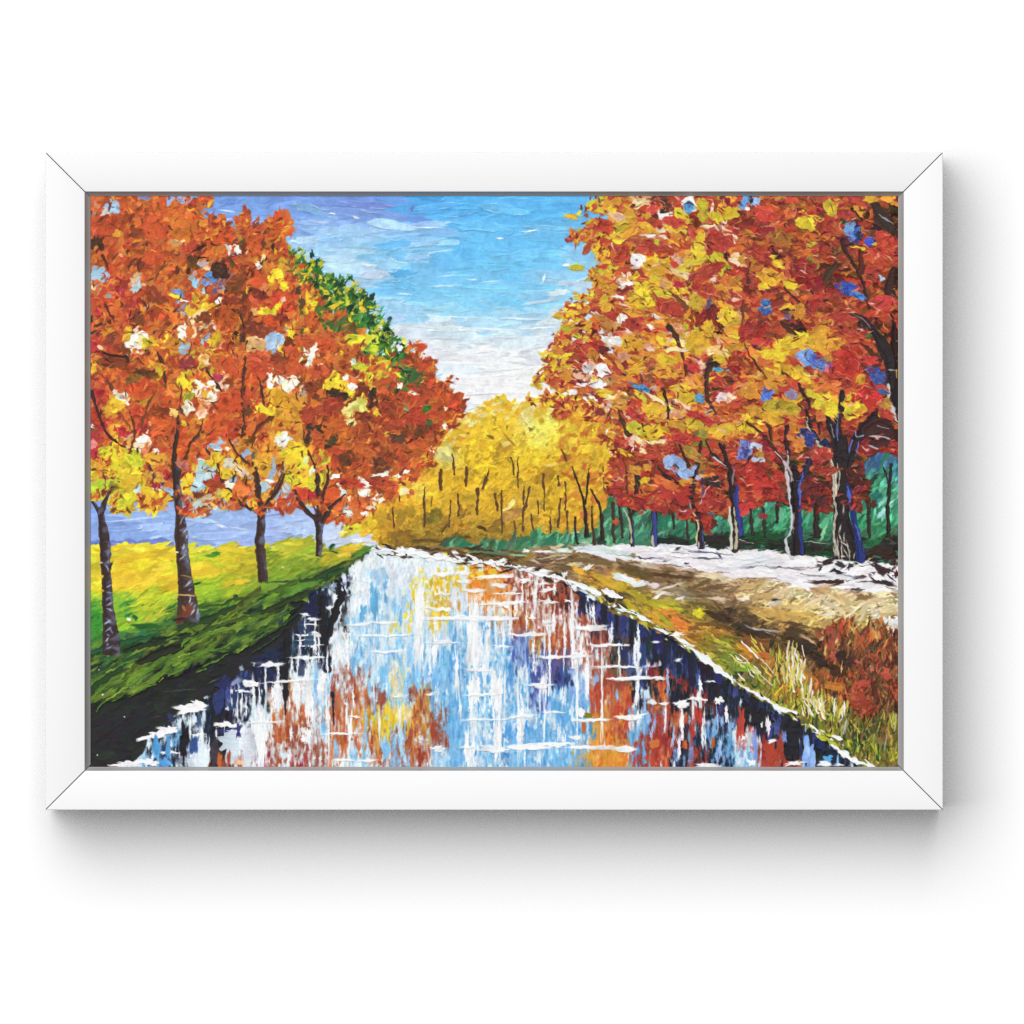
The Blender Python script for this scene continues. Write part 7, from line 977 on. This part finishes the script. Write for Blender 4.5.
# loose green leaves along the shoulder of the left crowns, and ragged leaf tips round every crown
for _ in range(330):
    t = random.random()
    x = 294 + 112 * t
    y = np.interp(x, [294, 320, 345, 365, 385, 406], [262, 278, 290, 306, 334, 362]) + random.gauss(3, 9)
    dab(x + random.gauss(0, 3), y, random.uniform(3, 9), random.uniform(1.6, 4.2), RR(-60, 40), jitter(random.choice(['G', 'g', (50, 104, 48), (70, 130, 56), 'g', (120, 150, 50), 'Y', 'L']), .08), h=1.4, rag=.45, streak=.5, tail=.6, lab=GREEN)
for poly, lab_of, cols, n, keep in ((lt_poly, left_tree, ['R', 'O', 'R', (176, 66, 42), 'B', 'A'], 620, lambda x, y: y < 300 or x > 395 or y > 490), (rt_poly, right_tree, ['E', 'A', 'Y', 'O', 'D'], 420, lambda x, y: x < 620 or y > 490)):
    for _ in range(n):
        k = random.randrange(len(poly))
        (ax, ay), (bx, by) = poly[k], poly[(k + 1) % len(poly)]
        if math.hypot(ax - bx, ay - by) > 60:
            continue
        t = random.random()
        x, y = ax + (bx - ax) * t + random.gauss(0, 3.2), ay + (by - ay) * t + random.gauss(0, 3.2)
        if keep(x, y):
            c = random.choice(cols)
            if y > 480 and lab_of is right_tree:
                c = random.choice(['E', 'D', 'E'])
            dab(x, y, random.uniform(2.5, 8), random.uniform(1.5, 3.6), RR(-40, 45), jitter(c, .07), h=1.3, rag=.45, streak=.4, tail=.6, lab=lab_of(x, y))

# ---------------------------------------------------------------- the paint was worked wet in wet: drag it about a little
def warp_field(cell):
    return (value_noise(GH, GW, cell * S) - .5) * 2


trees = np.isin(LAB, RT + LT + [GREEN])
trunks = np.isin(LAB, list(TRUNK_OF.values()))
amp = np.where(trees, .95, np.where(trunks, .3, .5)).astype(np.float32)
k = amp.copy()
for _ in range(6):
    k[1:-1, 1:-1] = (k[1:-1, 1:-1] + k[:-2, 1:-1] + k[2:, 1:-1] + k[1:-1, :-2] + k[1:-1, 2:]) / 5
wx = (warp_field(3.2) * 1.2 + warp_field(9) * 1.2) * k * S
wy = (warp_field(3.2) * 1.2 + warp_field(9) * 1.2) * k * S
wx[np.isin(LAB, [RIV])] *= .5
wx[LAB == SKY] *= .5
wy[LAB == SKY] *= .5
JJ, II = np.mgrid[0:GH, 0:GW]
fx = np.clip(II + wx, 0, GW - 1.001)
fy = np.clip(JJ + wy, 0, GH - 1.001)
i0, j0 = fx.astype(int), fy.astype(int)
tx_, ty_ = (fx - i0).astype(np.float32), (fy - j0).astype(np.float32)


def resample(A):
    a = tx_[..., None] if A.ndim == 3 else tx_
    b = ty_[..., None] if A.ndim == 3 else ty_
    return (A[j0, i0] * (1 - a) + A[j0, i0 + 1] * a) * (1 - b) + (A[j0 + 1, i0] * (1 - a) + A[j0 + 1, i0 + 1] * a) * b


COL = resample(COL)
HGT = resample(HGT)
LAB = LAB[np.clip(np.rint(fy).astype(int), 0, GH - 1), np.clip(np.rint(fx).astype(int), 0, GW - 1)]

low = LAB == SKY
low[:int((455 - PY0) * S)] = False
LAB[low] = LOWSKY

lum = COL @ np.array((.3, .59, .11), np.float32)
COL = lum[..., None] + (COL - lum[..., None]) * .94
COL = np.clip(COL - .02 * (1 - COL), .01, .97)        # the pigments are a touch deeper than mixed
crown = np.isin(LAB, LT)
COL[crown] = np.clip(COL[crown] * np.array((1.05, 1.07, 1.0), np.float32), 0, .97)

# ---------------------------------------------------------------- light and exposure settings
ALB = .92                                            # paint reflects a little less than the wall
KEY = ((-12.4, -40.0, 19.6), 46.4, 52.0, 34500)
AMBIENT = .02
EXPO = 0.0

# ================================================================ the scene
import bpy, bmesh

scene = bpy.context.scene
link = scene.collection.objects.link
CX, CY = 512.0, 512.0
CAM_D = 12.000                        # camera to the face of the frame: 1 mm there is one pixel
RECESS = 0.0070                      # face of the frame to the paint
DEPTH = 0.090                        # thickness of the frame
GAP = 0.010                          # bumpers behind the frame
Y_FACE = -(DEPTH + GAP)
Y_PAINT = Y_FACE + RECESS
K = 1 + RECESS / CAM_D


def srgb_lin(c):
    return np.where(c <= .04045, c / 12.92, ((np.clip(c, 0, 1) + .055) / 1.055) ** 2.4)


def material(name, base, rough, spec=.5, bump=0.0, scale=300.0, tint=0.0, attr=None):
    m = bpy.data.materials.new(name)
    m.use_nodes = True
    nt = m.node_tree
    b = nt.nodes['Principled BSDF']
    b.inputs['Roughness'].default_value = rough
    b.inputs['Specular IOR Level'].default_value = spec
    tc = nt.nodes.new('ShaderNodeTexCoord')
    nz = nt.nodes.new('ShaderNodeTexNoise')
    nz.inputs['Scale'].default_value = scale
    nz.inputs['Detail'].default_value = 4
    nt.links.new(tc.outputs['Object'], nz.inputs['Vector'])
    rr = nt.nodes.new('ShaderNodeMapRange')
    rr.inputs['To Min'].default_value = rough - .07
    rr.inputs['To Max'].default_value = rough + .07
    nt.links.new(nz.outputs['Fac'], rr.inputs['Value'])
    nt.links.new(rr.outputs['Result'], b.inputs['Roughness'])
    if attr:
        at = nt.nodes.new('ShaderNodeVertexColor')
        at.layer_name = attr
        nt.links.new(at.outputs['Color'], b.inputs['Base Color'])
    else:
        mx = nt.nodes.new('ShaderNodeMix')
        mx.data_type = 'RGBA'
        mx.inputs['A'].default_value = (*base, 1)
        mx.inputs['B'].default_value = (*[v * (1 - tint) for v in base], 1)
        nt.links.new(nz.outputs['Fac'], mx.inputs['Factor'])
        nt.links.new(mx.outputs['Result'], b.inputs['Base Color'])
    if bump:
        bp = nt.nodes.new('ShaderNodeBump')
        bp.inputs['Strength'].default_value = bump
        bp.inputs['Distance'].default_value = .0006
        nt.links.new(nz.outputs['Fac'], bp.inputs['Height'])
        nt.links.new(bp.outputs['Normal'], b.inputs['Normal'])
    return m


M_WALL = material('wall_paint', (.93, .93, .93), .8, .15, .04, 900, .006)
M_FRAME = material('frame_lacquer', (.82, .82, .822), .42, .3, .02, 500, .006)
M_SHADE = material('shade_grey', (.37, .365, .36), .5, .3, .02, 500, .01)  # grey stands for shade on the inner lip and in the mitre
M_EDGE = material('edge_absorber', (.18, .18, .18), .6, .2, .05, 300, .2)  # added dark side colour, soaks up light that would brighten the wall
M_BOARD = material('canvas_board', (.62, .57, .48), .9, .1, .3, 900, .2)
M_PAINT = material('impasto_paint', (0, 0, 0), .42, .08, .06, 1400, 0, attr='pigment')

# ---------------------------------------------------------------- wall
def box(name, x0, x1, y0, y1, z0, z1, mat, parent=None):
    bm = bmesh.new()
    bmesh.ops.create_cube(bm, size=1)
    for v in bm.verts:
        v.co = ((x0 if v.co.x < 0 else x1), (y0 if v.co.y < 0 else y1), (z0 if v.co.z < 0 else z1))
    me = bpy.data.meshes.new(name)
    bm.to_mesh(me)
    bm.free()
    me.materials.append(mat)
    o = bpy.data.objects.new(name, me)
    link(o)
    o.parent = parent
    return o


wall = box('wall', -2.6, 2.6, 0, .12, -2.2, 2.4, M_WALL)
wall['kind'] = 'structure'
wall['label'] = 'plain bright white wall behind the framed painting'
wall['category'] = 'wall'

# ---------------------------------------------------------------- frame
FX0, FX1 = (45.5 - CX) / 1000, (943 - CX) / 1000
FZ0, FZ1 = (CY - 810) / 1000, (CY - 152.4) / 1000
RW = .0394                            # face width
art = bpy.data.objects.new('framed_painting', None)
art.empty_display_size = .1
art.location = ((FX0 + FX1) / 2, -GAP, FZ0)
art['label'] = 'framed autumn river painting in a white mitred frame on the white wall'
art['category'] = 'painting'
link(art)


def on_art(o):
    o.parent = art
    o.matrix_parent_inverse.identity()


def rail(p0, p1, inward, SLOPE):
    """a mitred length of moulding; p0, p1 are outer corners, inward the direction of the opening"""
    L = math.hypot(p1[0] - p0[0], p1[1] - p0[1])
    d = ((p1[0] - p0[0]) / L, (p1[1] - p0[1]) / L)
    r = .0011
    arc = lambda cx, cy, a0, a1, n=5: [(cx + r * math.cos(math.radians(a0 + (a1 - a0) * i / (n - 1))), cy - r * math.sin(math.radians(a0 + (a1 - a0) * i / (n - 1)))) for i in range(n)]
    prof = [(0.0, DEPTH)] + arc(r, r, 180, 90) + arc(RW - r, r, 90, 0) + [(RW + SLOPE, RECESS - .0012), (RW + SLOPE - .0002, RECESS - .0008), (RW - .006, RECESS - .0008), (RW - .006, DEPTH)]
    g = .00012                                       # the hairline left open in the mitre
    rings = [(g, .0011), (g + .00055, .0004), (g + .0010, .00012), (g + .0022, 0.0)]
    seq = [(e, s, False) for e, s in rings] + [(e, s, True) for e, s in reversed(rings)]
    bm = bmesh.new()
    vs = []
    for e, sink, far in seq:
        ring = []
        for w, dep in prof:
            dd = dep + (sink if dep < .002 else 0)
            along = L - w - e if far else w + e
            ring.append(bm.verts.new((p0[0] + d[0] * along + inward[0] * w, Y_FACE + dd, p0[1] + d[1] * along + inward[1] * w)))
        vs.append(ring)
    n = len(prof)
    for k, (a, b) in enumerate(zip(vs, vs[1:])):
        for i in range(n):
            f = bm.faces.new((a[i], a[(i + 1) % n], b[(i + 1) % n], b[i]))
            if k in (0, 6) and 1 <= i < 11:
                f.material_index = 1                   # shadow in the joint, painted grey
    bm.faces.new(vs[0])
    bm.faces.new(list(reversed(vs[-1])))
    bmesh.ops.recalc_face_normals(bm, faces=bm.faces)
    for f in bm.faces:
        f.smooth = len(f.verts) == 4
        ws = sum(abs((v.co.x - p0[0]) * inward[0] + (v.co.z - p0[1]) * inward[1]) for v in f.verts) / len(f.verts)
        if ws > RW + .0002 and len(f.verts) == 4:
            f.material_index = 1                       # shade on the inner lip, put in as grey colour
        if ws < 1e-6:
            f.material_index = 2                       # outer side, darkened so it bounces no light onto the wall
    ox, oy, oz = art.location
    for v in bm.verts:
        v.co.x -= ox
        v.co.y -= oy
        v.co.z -= oz
    me = bpy.data.meshes.new('frame_rail')
    bm.to_mesh(me)
    bm.free()
    me.set_sharp_from_angle(angle=math.radians(50))
    me.materials.append(M_FRAME)
    me.materials.append(M_SHADE)
    me.materials.append(M_EDGE)
    o = bpy.data.objects.new('frame_rail', me)
    link(o)
    on_art(o)
    return o


TLc, TRc, BRc, BLc = (FX0, FZ1), (FX1, FZ1), (FX1, FZ0), (FX0, FZ0)
rail(TLc, TRc, (0, -1), .0040)
rail(TRc, BRc, (-1, 0), .0054)
rail(BRc, BLc, (0, 1), .0037)
rail(BLc, TLc, (1, 0), .0054)

# ---------------------------------------------------------------- canvas board and its paint
def wx_(px):
    return (px - CX) * K / 1000


def wz_(py):
    return (CY - py) * K / 1000


ox, oy, oz = art.location
canvas = box('canvas', wx_(PX0) - ox, wx_(PX1) - ox, Y_PAINT - oy + .0004, Y_PAINT - oy + .006, wz_(PY1) - oz, wz_(PY0) - oz, M_BOARD)
on_art(canvas)

REL = .00085
H = np.clip(HGT, 0, 4)
H[1:-1, 1:-1] = (H[1:-1, 1:-1] * 4 + H[:-2, 1:-1] + H[2:, 1:-1] + H[1:-1, :-2] + H[1:-1, 2:]) / 8
edge = np.minimum(np.minimum(np.arange(GW)[None, :], GW - 1 - np.arange(GW)[None, :]), np.minimum(np.arange(GH)[:, None], GH - 1 - np.arange(GH)[:, None])) / S
H *= np.clip((edge - 1.5) / 6, .12, 1)                 # thin where the frame grips it
gx, gy = np.meshgrid(np.arange(GW) / S + PX0, np.arange(GH) / S + PY0)
P = np.stack([wx_(gx) - ox, Y_PAINT - oy - H * REL, wz_(gy) - oz], -1).reshape(-1, 3).astype(np.float32)
C4 = np.concatenate([srgb_lin(COL) * ALB, np.ones((GH, GW, 1), np.float32)], -1).reshape(-1, 4).astype(np.float32)
FL = LAB[:-1, :-1]
jj, ii = np.mgrid[0:GH - 1, 0:GW - 1]
v00 = jj * GW + ii
PART_LABEL = {}


def paint_mesh(k, name, label=None, parent=None):
    m = FL == k
    if not m.any():
        return None
    a = v00[m]
    quads = np.stack([a, a + GW, a + GW + 1, a + 1], 1)
    used, inv = np.unique(quads, return_inverse=True)
    inv = inv.reshape(-1).astype(np.int32)
    nf = len(quads)
    me = bpy.data.meshes.new(name)
    me.vertices.add(len(used))
    me.vertices.foreach_set('co', P[used].ravel())
    me.loops.add(nf * 4)
    me.loops.foreach_set('vertex_index', inv)
    me.polygons.add(nf)
    me.polygons.foreach_set('loop_start', np.arange(0, nf * 4, 4, dtype=np.int32))
    at = me.color_attributes.new('pigment', 'FLOAT_COLOR', 'POINT')
    at.data.foreach_set('color', C4[used].ravel())
    me.update(calc_edges=True)
    me.shade_smooth()
    me.materials.append(M_PAINT)
    o = bpy.data.objects.new(name, me)
    link(o)
    o.parent = parent or art
    if label:
        o['label'] = label
    return o


TREE_LABEL = {LT[0]: 'slim yellow leaved painted tree at the left edge', LT[1]: 'tall orange painted tree with the thickest trunk on the grass', LT[2]: 'orange and gold painted tree with a thin forked trunk', LT[3]: 'rust red painted tree nearest the river on the left bank',
              GREEN: 'dark green painted tree peeping out behind the orange crowns', RT[0]: 'gold and red painted tree leaning over the river', RT[1]: 'red and yellow painted tree with a slim dark trunk', RT[2]: 'brick red painted tree with a pale streaked trunk', RT[3]: 'dark red painted tree with the widest black trunk on the right'}
for k, name in enumerate(LABELS):
    if k not in TRUNK_OF.values():
        tree = paint_mesh(k, name, TREE_LABEL.get(k))
        if k in TRUNK_OF:
            paint_mesh(TRUNK_OF[k], 'painted_trunk', None, tree)

# ---------------------------------------------------------------- light
def softbox(name, loc, target, sx, sz, power):
    l = bpy.data.lights.new(name, 'AREA')
    l.shape = 'RECTANGLE'
    l.size, l.size_y = sx, sz
    l.energy = power
    o = bpy.data.objects.new(name, l)
    link(o)
    from mathutils import Vector
    o.location = loc
    o.rotation_euler = (Vector(target) - Vector(loc)).to_track_quat('-Z', 'Y').to_euler()
    return o


softbox('studio_softbox', KEY[0], (KEY[0][0], 0, KEY[0][2]), *KEY[1:])
w = bpy.data.worlds.new('World')
scene.world = w
w.use_nodes = True
w.node_tree.nodes['Background'].inputs['Color'].default_value = (1, 1, 1, 1)
w.node_tree.nodes['Background'].inputs['Strength'].default_value = AMBIENT

# ---------------------------------------------------------------- camera
cd = bpy.data.cameras.new('camera')
cd.sensor_fit = 'HORIZONTAL'
cd.sensor_width = 36
cd.lens = 36 * CAM_D / 1.024
cd.clip_end = 50
cam = bpy.data.objects.new('camera', cd)
link(cam)
cam.location = (0, Y_FACE - CAM_D, 0)
cam.rotation_euler = (math.radians(90), 0, 0)
scene.camera = cam
scene.view_settings.view_transform = 'Standard'
scene.view_settings.look = 'None'
scene.view_settings.exposure = EXPO
scene.view_settings.gamma = 1
scene.view_settings.use_curve_mapping = False
scene.cycles.use_denoising = False
scene.cycles.use_adaptive_sampling = False
scene.cycles.max_bounces = 8
scene.cycles.filter_width = 1.1
